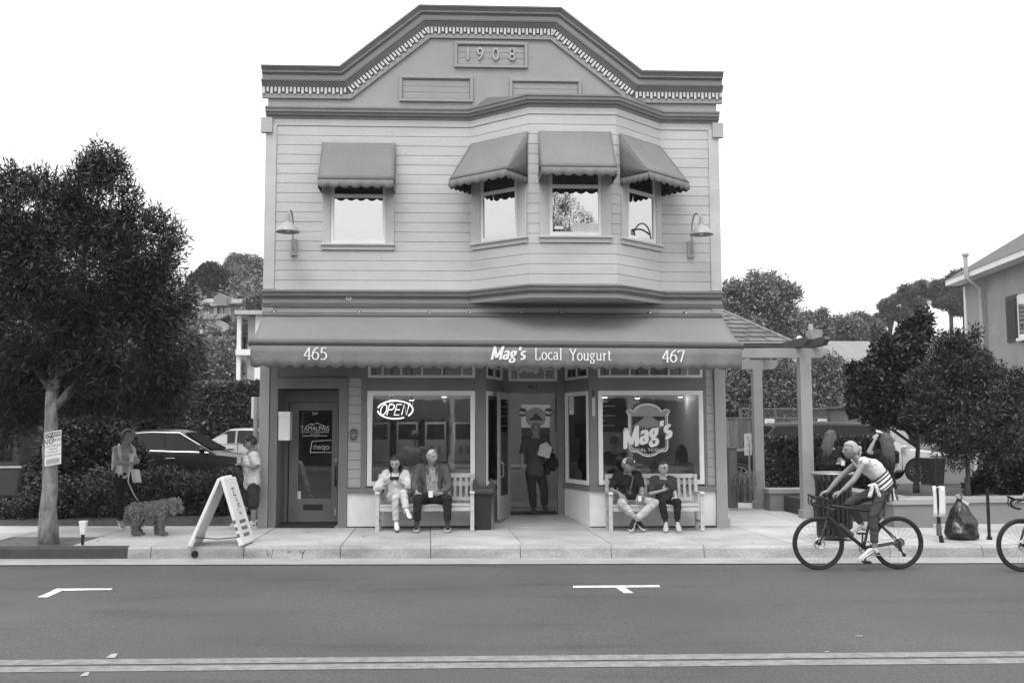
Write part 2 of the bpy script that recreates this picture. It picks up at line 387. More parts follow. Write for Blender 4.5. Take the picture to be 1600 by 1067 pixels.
for i in range(len(jb)-1):
    a0, a1 = joint(jb[i]); b0, b1 = joint(jb[i+1])
    rows = [(0, 1)]
    for r0, r1 in rows:
        q = [a0+(a1-a0)*r0, b0+(b1-b0)*r0, b0+(b1-b0)*r1, a0+(a1-a0)*r1]; g = .006
        q[0].x += g; q[3].x += g; q[1].x -= g; q[2].x -= g
        dz = rs.uniform(-.002, .002)
        polys = [[(p.x, p.y) for p in q]]
        if jb[i] in (-40,):     # leave the pit open: keep the strips in front of and behind it
            polys = [[(q[0].x, PIT[3]), (q[1].x, PIT[3]), (q[2].x, q[2].y), (q[3].x, q[3].y)]]
        for pl in polys:
            mb = MB(); n = len(pl)
            mb.add([(x, y, gz(x, SW+dz)) for x, y in pl]+[(x, y, gz(x, SW-.1)) for x, y in pl], [tuple(range(n))]+[((k+1) % n, k, k+n, (k+1) % n+n) for k in range(n)])
            mb.build('paving_slab', slab_m[i % 4], walk)
pit = MB(); a, b = joint(-40), joint(108)
nx, ny = 16, 6; vs = []; fs = []
for j in range(ny+1):
    for i in range(nx+1):
        x = a[0].x+(b[0].x+.25-a[0].x)*i/nx; y = YK+.16+(PIT[3]-YK-.16)*j/ny
        vs.append((x, y, gz(x, SW-.022+.03*mnoise.noise((x*5, y*5, 0)))))
for j in range(ny):
    for i in range(nx): k = j*(nx+1)+i; fs.append((k, k+1, k+nx+2, k+nx+1))
pit.add(vs, fs); props(pit.build('tree_pit', soil, smooth=True), kind='structure')
# planting bed at the left, car park behind, plaza at the right
bed = MB(); vs = []; fs = []
for j in range(13):
    for i in range(31):
        x = -16+(-3.75+16)*i/30; y = D+.28+(22.3-D-.28)*j/12
        h = .18+(.04+.1*math.sin(math.pi*j/12)+.05*mnoise.noise((x*2, y*2, 1)) if 0 < j < 12 else -.02)
        vs.append((x, y, gz(x, h)))
for j in range(12):
    for i in range(30): k = j*31+i; fs.append((k, k+1, k+32, k+31))
props(bed.add(vs, fs).build('planting_bed', soil, smooth=True), kind='structure')
struct('car_park', MB().add([(-60, 22, .3), (-3.6, 22, .3), (-3.6, 60, .3), (-60, 60, .3)], [(0, 1, 2, 3)]), grnd)
struct('parking_lot', MB().add([(4.3, 21, .02), (60, 21, .02), (60, 60, .02), (4.3, 60, .02)], [(0, 1, 2, 3)]), M('lot_light', .16, .9, .2, .6, .2, 150, fine=.3))
plaza_m = M('plaza_concrete', .42, .85, .14, 1.2, .12, 150, fine=.2)
plz = struct('plaza', MB().add(gq([(4.45, D+.3), (60, D+.3), (60, 24.5), (4.45, 24.5)], SW-.012), [(0, 1, 2, 3)]), M('joint_dirt', .09))
for j, (ya, yb) in enumerate(((D+.305, 19.4), (19.41, 21.6), (21.61, 24.4))):
    xs_ = [4.5+.1*j, 6.2, 8.0, 9.8, 11.6, 16]
    for xa, xb in zip(xs_[:-1], xs_[1:]):
        mb = MB(); q = [(xa+.005, ya), (xb-.005, ya), (xb-.005, yb), (xa+.005, yb)]
        mb.add([(x, y, gz(x, SW)) for x, y in q]+[(x, y, gz(x, SW-.08)) for x, y in q], [(0, 1, 2, 3)]+[((k+1) % 4, k, k+4, (k+1) % 4+4) for k in range(4)])
        mb.build('paving_slab', plaza_m, plz)

# chewing-gum spots and drips on the slabs
gum = M('gum_spot', .12, .8)
for i in range(46):
    x = rs.uniform(-6, 9.5); y = rs.uniform(YK+.3, D-.15); r_ = rs.uniform(.012, .035); z = gz(x, SW+.0035)
    MB().add([(x+r_*math.cos(a)*rs.uniform(.7, 1.1), y+r_*math.sin(a)*rs.uniform(.7, 1.1), z) for a in np.linspace(0, 2*math.pi, 9)[:-1]], [tuple(range(8))]).build('gum_spot', gum, walk)
# ================================================================== THE SHOP BUILDING
side_w = M('siding_paint', .47, .6, .1, 1.3, .05, 60, fine=.07, fscale=60, stretch=(.6, 1, 2.2))
side_s = M('siding_shop', .36, .6, .06, 1.2, .05, 60, fine=.05)
par_w = M('parapet_paint', .29, .65, .06, 1.4, .05, 60, fine=.06)
trim_d = M('trim_dark', .11, .55, .1, 3)
trim_m = M('trim_mid', .25, .6, .07, 2.5, .03, 50)
trim_c = M('cap_block_paint', .38, .6, .06, 2)
trim_l = M('trim_light', .5, .6, .06, 2)
white = M('white_paint', .74, .5, .05, 3)
shopd = M('shop_trim', .165, .6, .1, 2.5, .03, 60)
pil_m = M('pilaster_paint', .3, .6, .07, 2, .03, 60)
stuc = M('base_panel_paint', .74, .7, .1, 3, .25, 120, fine=.12, fscale=80)
black = M('black', .006, .9, .1)
X0, X1 = -3.48, 4.59
TOPZ = fz(140)
bld = thing('shop_building', 'two-storey wooden shop building with bay window and stepped 1908 parapet', 'building', ((X0+X1)/2, D, .18))
def part(mb, name, m, parent=bld, **k): return mb.build(name, m, parent, world=True, **k)
# --- shell
CE = fz(490)                       # height where the shop storey ends
sh = MB()
sh.box(X0+.02, X0+.2, D+.22, D+13, -.3, 7.6); sh.box(X1-.2, X1-.02, D+.22, D+13, -.3, 7.6); sh.box(X0+.2, X1-.2, D+12.8, D+13, -.3, 7.6)
part(sh, 'side_wall', side_w)
part(MB().box(X0+.02, X1-.02, D+.22, D+13, 7.6, 7.72), 'roof', M('roof_felt', .12, .9))
part(MB().box(X0+.2, X1-.2, D+.2, D+12.8, CE-.1, CE+.1), 'upper_floor', M('ceiling_paint', .45, .8))
part(MB().box(X0+.01, X1-.01, D, D+.22, CE-.55, fz(178, Y=D-.13)), 'front_wall', side_w)
# --- shop storey: pixel columns -> metres
c_ = {k: fx(v, 700) for k, v in dict(a=409, b=433, c=529, d=543, e=564, f=573, w0=574, w1=742, g=759, h=921, v0=935, v1=1099.5, i=1105, j=1117, k=1136).items()}
z_sill0, z_sill1 = fz(768.5), fz(761); zw0, zw1 = fz(758), fz(610.5); z_band = fz(590)
zt1 = fz(556); ztop = CE-.55; zg = -.25
def slab(name, m, xa, xb, za, zb, y0=0., y1=.22, parent=bld, bevel=.004): return part(MB().box(xa, xb, D+y0, D+y1, za, zb), name, m, parent, bevel=bevel)
slab('pilaster', pil_m, X0-.04, c_['b']-.14, zg, ztop, -.06, .22); slab('pilaster', shopd, c_['b']-.138, c_['b'], zg, ztop, -.02, .9)
slab('pilaster', pil_m, c_['j']+.002, X1+.04, zg, CE+.02, -.06, .22)
slab('plinth', pil_m, c_['j']-.01, X1+.07, zg, gz(X1, SW)+.17, -.09, .2)
slab('door_casing', shopd, c_['c'], c_['d'], zg, fz(590), -.03, .9)
slab('door_header', shopd, c_['b']-.002, c_['c']+.002, fz(607), fz(590), -.025, .9)
slab('front_panel', shopd, c_['b'], c_['e'], fz(589.5), ztop, .0, .2)
# shop-storey siding strips beside the windows
for xa, xb in ((c_['d']+.002, c_['e']), (c_['i']+.002, c_['j'])):
    z = z_sill1+.01
    while z < ztop-.05:
        z2 = min(z+.158, ztop); slab('siding_board', side_s, xa, xb, z, z2-.006, .005, .2, bevel=.003); z += .158
    slab('backing', shopd, xa, xb, z_sill0, ztop, .05, .21)
slab('window_trim', shopd, c_['e'], c_['f'], z_sill1, ztop, -.015, .2)
slab('window_trim', shopd, c_['w1']+.01, c_['g'], z_sill1, ztop, -.02, .24)
slab('window_trim', shopd, c_['h'], c_['v0']-.01, z_sill1, ztop, -.02, .24)
slab('window_trim', shopd, c_['v1']+.01, c_['i'], z_sill1, ztop, -.015, .2)
for xa, xb in ((c_['f'], c_['w1']+.01), (c_['v0']-.01, c_['v1']+.01)):
    slab('window_band', shopd, xa, xb, zw1+.004, z_band-.004, -.018, .2); slab('window_band', shopd, xa, xb, zt1+.3, ztop, -.012, .2)
slab('base_panel', stuc, c_['d']+.002, c_['g'], zg, z_sill0, .0, .2); slab('base_panel', stuc, c_['h'], c_['j'], zg, z_sill0, .0, .2)
slab('base_shadow_strip', M('base_shadow', .05, .8), c_['d']+.002, c_['g'], zg, gz(-.5, SW)+.03, -.012, .1); slab('base_shadow_strip', M('base_shadow', .05), c_['h'], c_['j'], zg, gz(3.6, SW)+.03, -.012, .1)  # dark strips along the panel feet, shade put into their colour
slab('sill', shopd, c_['d'], c_['g']+.0, z_sill0+.002, z_sill1, -.06, .2); slab('sill', shopd, c_['h'], c_['j'], z_sill0+.002, z_sill1, -.06, .2)
clear = M_glass('shop_glass', None, tint=.88, wav=.06)
def frame_rect(mb, o, ux, n, x0, x1, z0, z1, wx, wz, d0, d1):
    """four members of a frame in the vertical plane through o with direction ux; n points outwards; d0..d1 along n"""
    uz = (0, 0, 1)
    for a, b, c, d in ((x0, x0+wx, z0, z1), (x1-wx, x1, z0, z1), (x0+wx, x1-wx, z0, z0+wz), (x0+wx, x1-wx, z1-wz, z1)):
        mb.obox(o, ux, n, uz, (a, b), (d0, d1), (c, d))
def window(name, o, ux, n, x0, x1, z0, z1, wx, wz, munt=(), hm=(), fm=white, d=(-.04, .02), gm=None, parent=bld, pane_label=None, mw=.022):
    mb = MB(); frame_rect(mb, o, ux, n, x0, x1, z0, z1, wx, wz, *d); f = part(mb, name, fm, parent, bevel=.003)
    gd = d[0]+.02
    p = MB().obox(o, ux, n, (0, 0, 1), (x0+wx-.004, x1-wx+.004), (gd, gd+.004), (z0+wz-.004, z1-wz+.004)); part(p, 'pane', gm or clear, f)
    for k in munt:
        part(MB().obox(o, ux, n, (0, 0, 1), (k-mw/2, k+mw/2), (gd+.006, d[1]-.004), (z0+wz, z1-wz)), 'muntin', fm, f)
    for k in hm:
        part(MB().obox(o, ux, n, (0, 0, 1), (x0+wx, x1-wx), (gd+.0055, d[1]-.006), (k-mw/2, k+mw/2)), 'muntin', fm, f)
    return f
O = Vector((0, D, 0)); UX = Vector((1, 0, 0)); NF = Vector((0, -1, 0))
w7 = .078
for a, b in (('w0', 'w1'), ('v0', 'v1')): window('storefront_window', O, UX, NF, c_[a], c_[b], zw0, zw1, w7, w7, d=(-.05, .03))
window('transom_window', O, UX, NF, c_['w0'], c_['w1'], z_band, zt1+.3, .045, .045, munt=[fx(v, 575) for v in (598, 627, 659.5, 691, 722)], hm=[z_band+.27], d=(-.05, .02))
window('transom_window', O, UX, NF, c_['v0'], c_['v1'], z_band, zt1+.3, .045, .045, munt=[fx(v, 575) for v in (953, 984, 1014.5, 1045, 1074)], hm=[z_band+.27], d=(-.05, .02))
# --- recessed shop entry
DE = D+1.15; ZE = .3
xl, xr = fx(787, 700, DE), fx(881, 700, DE); dl, drr = fx(795, 700, DE), fx(871, 700, DE)
ramp = MB(); ramp.add([(c_['g']-.02, D-.02, gz(0, SW)+.004), (c_['h']+.02, D-.02, gz(2, SW)+.004), (xr, DE+.05, ZE), (xl, DE+.05, ZE), (c_['g']-.02, D-.02, -.2), (c_['h']+.02, D-.02, -.2), (xr, DE+.05, -.2), (xl, DE+.05, -.2)], [(0,1,2,3),(5,4,7,6),(0,4,5,1),(1,5,6,2),(3,2,6,7),(0,3,7,4)])
part(ramp, 'entry_ramp', slab_m[0])
part(MB().box(c_['g']-.05, c_['h']+.05, D+.0, DE+.1, 3.22, 3.3), 'entry_ceiling', shopd)
def splay(p0, p1, sgn):
    p0, p1 = Vector((*p0, 0)), Vector((*p1, 0)); u = (p1-p0).normalized(); L = (p1-p0).length
    n = Vector((u.y, -u.x, 0)) if sgn > 0 else Vector((-u.y, u.x, 0))
    def sp(nm, m, a, b, za, zb, d0=-.1, d1=0.): part(MB().obox(p0, u, n, (0, 0, 1), (a, b), (d0, d1), (za, zb)), nm, m, bevel=.003)
    sp('base_panel', stuc, 0, L, zg, z_sill0); sp('sill', shopd, 0, L, z_sill0, z_sill1, -.1, .03)
    sp('splay_post', shopd, 0, .03, z_sill1, 3.25); sp('splay_post', shopd, L-.1, L, z_sill1, 3.25)
    sp('splay_band', shopd, .03, L-.1, zw1+.003, z_band-.003); sp('splay_band', shopd, .03, L-.1, 3.1, 3.25)
    window('side_window', p0, u, n, .03, L-.1, z_sill1+.02, zw1, .075, .075, d=(-.04, .015))
    window('transom_window', p0, u, n, .03, L-.1, z_band, 3.1, .045, .045, munt=[.03+(L-.13)*.5], hm=[2.98], d=(-.04, .015))
    return p0, u, n, L
SPL = splay((c_['g'], D), (xl, DE), 1); SPR = splay((c_['h'], D), (xr, DE), -1)
def slabE(name, m, xa, xb, za, zb, y0=0., y1=.1, bevel=.004): return part(MB().box(xa, xb, DE+y0, DE+y1, za, zb), name, m, bevel=bevel)
ztd = fz(614, 830, DE); zt0, zt2 = fz(595.5, 830, DE), fz(566, 830, DE)+.2
slabE('door_jamb', shopd, xl-.03, dl, .1, 3.25, -.02, .12); slabE('door_jamb', shopd, drr, xr+.03, .1, 3.25, -.02, .12)
slabE('door_header', shopd, dl, drr, ztd, zt0-.002, -.015, .1)
slabE('threshold', M('mat_black', .02, .9), dl, drr, ZE-.02, ZE+.014, -.02, .6)
xm = (dl+drr)/2
wt = window('transom_window', Vector((0, DE, 0)), UX, NF, dl-.02, drr+.02, zt0, zt2, .07, .05, munt=[fx(810, 580, DE), fx(851, 580, DE)], hm=[], d=(-.04, .02))
for v0, v1 in ((797, 810), (851, 864)): part(MB().box(fx(v0, 580, DE), fx(v1, 580, DE), DE-.018, DE+.018, fz(577, 830, DE)-.012, fz(577, 830, DE)+.012), 'muntin', white, wt)
text('467', .13, M('sign_black', .03, .6), (xm-.01, DE-.02, fz(604.5, 830, DE)), parent=bld, extr=.004, xs=.95)
serif("Mag's", .16, white, (xm+.0, DE-.05, fz(580, 830, DE)), parent=bld, thick=.26, thin=.13, shear=.25, uy=(-.1, 0, 1), ux=(1, 0, .12))
# open door leaf, hinged at the left jamb and swung out over the ramp
hg = Vector((dl+.01, DE-.03, 0)); e_ = P(778.5, 700, D+.29); dv = Vector((e_.x-hg.x, e_.y-hg.y, 0)); LW = dv.length; dv.normalize(); dn = Vector((-dv.y, dv.x, 0))
if dn.x < 0: dn = -dn
leaf = MB(); z0, z1 = ZE+.0-.03, ztd-.01
def lf(a, b, za, zb, d0=-.022, d1=.022): leaf.obox(hg, dv, dn, (0, 0, 1), (a, b), (d0, d1), (za, zb))
lf(0, .1, z0, z1); lf(LW-.11, LW, z0, z1); lf(.1, LW-.11, z0, z0+.42); lf(.1, LW-.11, z1-.12, z1)
dleaf = part(leaf, 'shop_door', M('door_paint', .27, .5, .06, 3), bevel=.004)
part(MB().obox(hg, dv, dn, (0, 0, 1), (.1, LW-.11), (-.004, .004), (z0+.42, z1-.12)), 'pane', clear, dleaf)
steel = M('steel', .5, .3, .1, 6, metal=1)
hb = hg+dv*(LW-.06)+dn*.03; part(MB().tube([hb+Vector((0,0,1.02)), hb+dn*.05+Vector((0,0,1.05)), hb+dn*.05+Vector((0,0,1.27)), hb+Vector((0,0,1.3))], .012, 8), 'handle', steel, dleaf, smooth=True)
part(MB().obox(hg, dv, dn, (0, 0, 1), (LW-.001, LW+.002), (-.008, .008), (1.38, 1.48)), 'latch_plate', steel, dleaf)
# --- recessed left door
DL = D+.72; lx0, lx1 = fx(452, 700, DL), fx(528, 700, DL); ltop = fz(629, 480, DL); lb = gz(-2.8, SW)+.03
part(MB().box(c_['b'], c_['c'], D+.005, DL+.1, -.2, lb-.01), 'door_step', slab_m[1])
part(MB().box(c_['b']-.05, c_['c']+.05, D+.03, DL+.05, fz(607), fz(607)+.05), 'recess_ceiling', shopd)
part(MB().box(c_['b'], lx0-.02, DL-.02, DL+.1, lb-.1, ltop+.5), 'door_jamb', shopd, bevel=.004); part(MB().box(lx1+.01, c_['c'], DL-.02, DL+.1, lb-.1, ltop+.5), 'door_jamb', shopd)
part(MB().box(lx0-.02, lx1+.01, DL-.02, DL+.1, ltop+.01, ltop+.5), 'door_header', shopd, bevel=.004)
gx0, gx1, gz0, gz1 = fx(466, 700, DL), fx(518.5, 700, DL), fz(779, 480, DL), fz(641, 480, DL)
dm = M('office_door_paint', .19, .5, .08, 3); ld = MB()
ld.box(lx0, gx0, DL, DL+.05, lb, ltop); ld.box(gx1, lx1, DL, DL+.05, lb, ltop); ld.box(gx0, gx1, DL, DL+.05, lb, gz0); ld.box(gx0, gx1, DL, DL+.05, gz1, ltop)
ldo = part(ld, 'office_door', dm, bevel=.003)
part(MB().box(gx0-.003, gx1+.003, DL+.02, DL+.026, gz0-.003, gz1+.003), 'pane', M_glass('door_glass', None, tint=.7, wav=.04), ldo)
part(MB().box(fx(474, 790, DL), fx(504.5, 790, DL), DL-.012, DL+.002, fz(796.5, 490, DL), fz(787.5, 490, DL)), 'mail_slot', M('dark_metal', .05, .35, .1, metal=.8), ldo, bevel=.003)
hx_ = fx(524.5, 740, DL); part(MB().tube([(hx_, DL, fz(757, 520, DL)), (hx_, DL-.05, fz(753, 520, DL)), (hx_, DL-.055, fz(735, 520, DL)), (hx_, DL, fz(728, 520, DL))], .014, 8).box(hx_-.02, hx_+.02, DL-.01, DL, fz(760, 520, DL), fz(748, 520, DL)), 'handle', M('dark_metal', .05), ldo, smooth=True)
part(MB().cyl((hx_, DL-.012, fz(719, 520, DL)), (hx_, DL, fz(719, 520, DL)), .022, n=16), 'lock', steel, ldo)
part(MB().box(hx_-.012, hx_+.012, DL-.012, DL, fz(805, 520, DL), fz(794, 520, DL)), 'kick_latch', steel, ldo)
wl = M('decal_white', .8, .6, .03)
cxl = fx(491.5, 700, DL); yl = DL+.012
text('465', .075, wl, (cxl, yl, fz(646, 490, DL)), ux=(-1, 0, 0), parent=ldo)
text('TAMALPAIS', .118, wl, (cxl, yl, fz(669.5, 490, DL)), parent=ldo, xs=.86)
mt = MB(); 
for q in ([(478, 666), (486, 661.5), (489, 663)], [(487, 664), (495, 660.5), (508, 666)]):
    mt.tube([(fx(a, b, DL), yl-.001, fz(b, 490, DL)) for a, b in q], .006, 5)
part(mt, 'mountain_mark', wl, ldo)
text('PROPERTY MANAGEMENT', .042, wl, (cxl, yl, fz(675, 490, DL)), parent=ldo, xs=1.05)
text('REAL ESTATE', .03, wl, (cxl, yl, fz(678, 490, DL)), parent=ldo)
part(MB().box(fx(473, 680, DL), fx(511, 680, DL), yl-.001, yl, fz(681.2, 490, DL), fz(680.3, 490, DL)), 'rule', wl, ldo)
part(MB().lathe([(.026, 0), (.026, .004)], n=16), 'sticker', wl, ldo).matrix_local = Matrix.Translation(Vector((fx(515.8, 645, DL), yl, fz(645, 490, DL)))-bld.location)@Matrix.Rotation(R(90), 4, 'X')
part(MB().lathe([(.034, 0), (.034, .004)], n=16), 'sticker', wl, ldo).matrix_local = Matrix.Translation(Vector((fx(513.8, 774, DL), yl, fz(774, 490, DL)))-bld.location)@Matrix.Rotation(R(90), 4, 'X')
part(MB().box(fx(464.5, 773, DL), fx(470, 773, DL), yl-.002, yl, fz(779, 490, DL), fz(767, 490, DL)), 'sticker', wl, ldo)
osg = thing('open_sign', 'small dark window sign with a white outlined open board behind the office door glass', 'sign', (fx(502, 700, DL+.03), DL+.04, fz(698, 500, DL)))
os_ = MB(); bx = [(-.2, -.1), (-.17, .1), (.2, .12), (.2, -.1), (-.2, -.1)]
os_.tube([(a, 0, b) for a, b in bx], .009, 6); os_.build('outline', M_emit('sign_glow_dim', .35), osg, smooth=True)
text('open', .15, M_emit('sign_glow_dim', .35), (0, -.004, 0), ux=(-1, 0, .03), parent=osg, world=False)
# --- belt course between the storeys and the bay window
bA, bB, bC, bE = P(735, 178, D), P(827, 152, D-.83), P(961, 152, D-.83), P(1029, 178, D)
BY = D-.83
bay = [(bA.x, D), (bB.x, BY), (bC.x, BY), (bE.x, D)]
path = [(X0-.02, D)]+bay+[(X1+.02, D)]
lift = lambda x, y, h: Vector((x, y, h))
neg = lambda pr: [(-a, h) for a, h in pr]
z457, z475 = fz(457.5, Y=D-.14), fz(474, Y=D-.03)
part(MB().sweep(path, neg([(0, z457-.10), (.05, z457-.10), (.06, z457-.065), (.12, z457-.06), (.13, z457), (.16, z457+.008), (.16, z457+.03), (0, z457+.06)]), lift), 'belt_cornice', M('cornice_paint', .2, .55, .1, 3), fixn=True)
part(MB().sweep(path, neg([(0, z475), (.03, z475), (.03, z457-.102), (0, z457-.102)]), lift), 'belt_frieze', trim_c, fixn=True)
# the bay's underside slopes back to the wall; a dark strip paints the belt's shadow line
part(MB().box(X0-.02, X1+.03, D-.06, D, z475-.075, z475-.003), 'belt_shadow_strip', trim_d)
soff = MB(); soff.add([(x, y, z475+.001) for x, y in bay]+[(bA.x+.03, D-.062, z475-.003), (bB.x, D-.062, z475-.003), (bC.x, D-.062, z475-.003), (bE.x-.03, D-.062, z475-.003)], [(0, 1, 5, 4), (1, 2, 6, 5), (2, 3, 7, 6), (4, 5, 6, 7)])
part(soff, 'bay_soffit', trim_l)
slab('signboard_wall', side_s, X0-.0, c_['j'], fz(494)-.25, z475-.075, -.03, .0)
slab('corner_board', pil_m, X0-.03, X0+.17, z475-.5, z475-.0, -.05, 0); slab('corner_board', pil_m, X1-.17, X1+.03, z475-.5, z475, -.05, 0)
# --- upper cornice
z178 = fz(178, Y=D-.13)
part(MB().sweep(path, neg([(0, z178-.1), (.04, z178-.1), (.05, z178-.055), (.09, z178-.05), (.1, z178-.01), (.13, z178+.0), (.135, z178+.05), (.15, z178+.06), (.15, z178+.09), (0, z178+.14)]), lift), 'upper_cornice', M('cornice_paint', .14), fixn=True)
part(MB().sweep(path, neg([(0, z178-.22), (.025, z178-.22), (.025, z178-.102), (0, z178-.102)]), lift), 'upper_frieze', trim_l, fixn=True)
rf = MB(); rf.add([(x, y, z178+.1) for x, y in bay]+[(bA.x+.3, D, z178+.34), (bE.x-.3, D, z178+.34)], [(0, 1, 4), (1, 2, 5, 4), (2, 3, 5)]); part(rf, 'bay_roof', trim_d)
# --- siding: each board its own piece
CB = .2
zlo, zhi = z457+.062, z178-.222; NB = 17; pit_ = (zhi-zlo)/NB
part(MB().box(X0-.02, X0+CB-.03, D-.045, D, zlo, zhi+.0), 'corner_board', side_w, bevel=.004); part(MB().box(X1-CB+.03, X1+.02, D-.045, D, zlo, zhi), 'corner_board', side_w, bevel=.004)
for s in (X0-.1, X1-.1): part(MB().box(s, s+.2, D-.09, D-.0, z178-.37, z178-.1), 'corner_cap', trim_c, bevel=.006)
UW = dict(x0=fx(504, 340), x1=fx(616, 340), zs=fz(382.5), za=fz(392), zt=6.84)
bz = lambda py: fz(py, 890, BY)
def boards(o, u, n, L, hole=None, parent=bld):
    for k in range(NB):
        a, b = zlo+k*pit_, zlo+(k+1)*pit_-.006; segs = [(0, L)]
        if hole and b > hole[2] and a < hole[3]: segs = [(0, hole[0]), (hole[1], L)]
        rj = random.Random(k*31+int(L*977)); sg2 = []
        for s0, s1 in segs:
            if s1-s0 > 2.2: q = s0+(s1-s0)*rj.uniform(.25, .75); sg2 += [(s0, q-.0015), (q+.0015, s1)]
            else: sg2.append((s0, s1))
        for s0, s1 in sg2:
            if s1-s0 < .01: continue
            mb = MB(); vs = []
            for s in (s0, s1):
                for d_, z_ in ((0, a), (.016, a), (.0115, b), (0, b)): vs.append(o+u*s+n*d_+Vector((0, 0, z_)))
            mb.add(vs, [(0, 1, 5, 4), (1, 2, 6, 5), (2, 3, 7, 6), (3, 0, 4, 7), (3, 2, 1, 0), (4, 5, 6, 7)])
            part(mb, 'siding_board', side_w, parent, fixn=True)
ob = Vector((X0+CB-.03, D, 0))
boards(ob, UX, NF, bA.x-X0-CB+.03, (UW['x0']-ob.x+.01, UW['x1']-ob.x-.01, UW['za']+.02, UW['zt']))
boards(Vector((bE.x, D, 0)), UX, NF, X1-CB+.03-bE.x)
part(MB().prism([(x, y) for x, y in bay], (0, 0, zlo-.06), (1, 0, 0), (0, 1, 0), (0, 0, zhi-zlo+.3)), 'bay_core', side_w)
coated = M_glass('coated_glass', .66, .012, rough=.015, wav=.05)
def sash_window(o, u, n, x0, x1, zs, zt, zr, name='upper_window', cw=.15):
    """double-hung: casing, sill, apron, frame, two panes and the meeting rail"""
    c = MB()
    for a, b in ((x0, x0+cw), (x1-cw, x1)): c.obox(o, u, n, (0, 0, 1), (a, b), (0, .05), (zs, zt))
    c.obox(o, u, n, (0, 0, 1), (x0+cw, x1-cw), (0, .05), (zt-.1, zt))
    w = part(c, name, M('casing_paint', .47, .6, .05, 2), bevel=.004)
    part(MB().obox(o, u, n, (0, 0, 1), (x0-.02, x1+.02), (0, .085), (zs-.035, zs-.002)), 'sill', trim_l, w, bevel=.004)
    part(MB().obox(o, u, n, (0, 0, 1), (x0, x1), (0, .045), (zs-.11, zs-.037)), 'apron', M('casing_paint', .47), w)
    f = MB(); frame_rect(f, o, u, n, x0+cw, x1-cw, zs, zt-.1, .055, .07, .0, .036)
    f.obox(o, u, n, (0, 0, 1), (x0+cw+.055, x1-cw-.055), (.004, .04), (zr-.03, zr+.03)); part(f, 'sash', white, w, bevel=.003)
    a, b = x0+cw+.05, x1-cw-.05
    part(MB().obox(o, u, n, (0, 0, 1), (a, b), (.008, .012), (zs+.065, zr-.025)), 'pane', coated, w)
    part(MB().obox(o, u, n, (0, 0, 1), (a, b), (.012, .016), (zr+.025, zt-.165)), 'pane', coated, w)
    return w
ZR = fz(308.5)
W_left = sash_window(O, UX, NF, UW['x0'], UW['x1'], UW['zs'], UW['zt'], ZR)
faces = []
for i, (p, q) in enumerate(zip(bay[:-1], bay[1:])):
    p, q = Vector((*p, 0)), Vector((*q, 0)); u = (q-p).normalized(); n = Vector((u.y, -u.x, 0)); L = (q-p).length
    x0, x1 = ((.06, L-.04), (.17, L-.1), (.1, L-.02))[i]
    boards(p-u*(.008 if i else 0), u, n, L+(.008 if i == 2 else .016 if i == 1 else .008), (x0+.01, x1-.01, UW['za']+.02, UW['zt']))
    cw = (.2, .16, .16)[i]
    w = sash_window(p, u, n, x0, x1, UW['zs'], UW['zt'], ZR, 'bay_window', cw); faces.append((p, u, n, L, x0, x1, w))
p, u, n, L, x0, x1, w = faces[1]
part(MB().obox(p, u, n, (0, 0, 1), (x0+.25, x0+.4), (.013, .015), (UW['zs']+.12, UW['zs']+.17)), 'window_label', wl, w)
part(MB().obox(p, u, n, (0, 0, 1), (x0+.55, x0+1.0), (.013, .015), (UW['zs']+.075, UW['zs']+.22)), 'window_card', M('card_grey', .6), w)
p, u, n, L, x0, x1, w = faces[2]
part(MB().tube([p+u*(x0+.3+.5*t)+n*.016+Vector((0, 0, UW['zs']+.11+.1*math.sin(math.pi*(.15+.7*t)))) for t in np.linspace(0, 1, 12)], .014, 6), 'lamp_reflection', black, w)  # dark arc laid on the pane as the reflection of a lamp
# --- parapet
pp = [(405, 101), (530, 103.5), (655, 9), (877, 10), (1005, 110), (1125, 112)]
YP = D-.19; zl = (fz(101, 405, YP)+fz(103.5, 530, YP)+fz(110, 1005, YP)+fz(112, 1125, YP))/4; zh = (fz(8.5, 655, YP)+fz(10.5, 877, YP))/2
px_ = [X0-.1, fx(530, 105, YP), fx(655, 9, YP), fx(877, 11, YP), fx(1004, 109, YP), X1+.1]
par = [(px_[0], zl), (px_[1], zl), (px_[2], zh), (px_[3], zh), (px_[4], zl), (px_[5], zl)]
body = [(X0, zl-.1), (px_[1], zl-.1), (px_[2], zh-.1), (px_[3], zh-.1), (px_[4], zl-.1), (X1, zl-.1), (X1, z178), (X0, z178)]
part(MB().prism(body, (0, D+.0, 0), (1, 0, 0), (0, 0, 1), (0, .25, 0)), 'parapet', par_w, fixn=True)
plift = lambda x, z, h: Vector((x, D-h, z))
def band(name, m, a0, a1, h0, h1=None):
    h1 = h0 if h1 is None else h1
    part(MB().sweep(par, [(-a0, -.02), (-a0, h0), (-a1, h1), (-a1, -.02)], plift), name, m, fixn=True)
cm = M('cornice_paint', .14)
capm = M('cap_paint', .3, .55, .08, 3)
band('cap_mould', capm, .0, .022, .2, .19); band('cap_mould', cm, .024, .07, .17, .13); band('cap_mould', capm, .072, .1, .125, .12); band('cap_mould', cm, .102, .118, .10, .09)
band('parapet_frieze', par_w, .12, .235, .06); band('crown_mould', cm, .237, .265, .15, .14); band('crown_mould', cm, .267, .345, .125, .06)
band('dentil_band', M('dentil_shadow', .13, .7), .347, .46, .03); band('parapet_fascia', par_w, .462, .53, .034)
part(MB().sweep(par, [(-.53, -.02), (-.53, .04), (-.545, .04), (-.545, -.02)], plift), 'bead', trim_m, fixn=True)
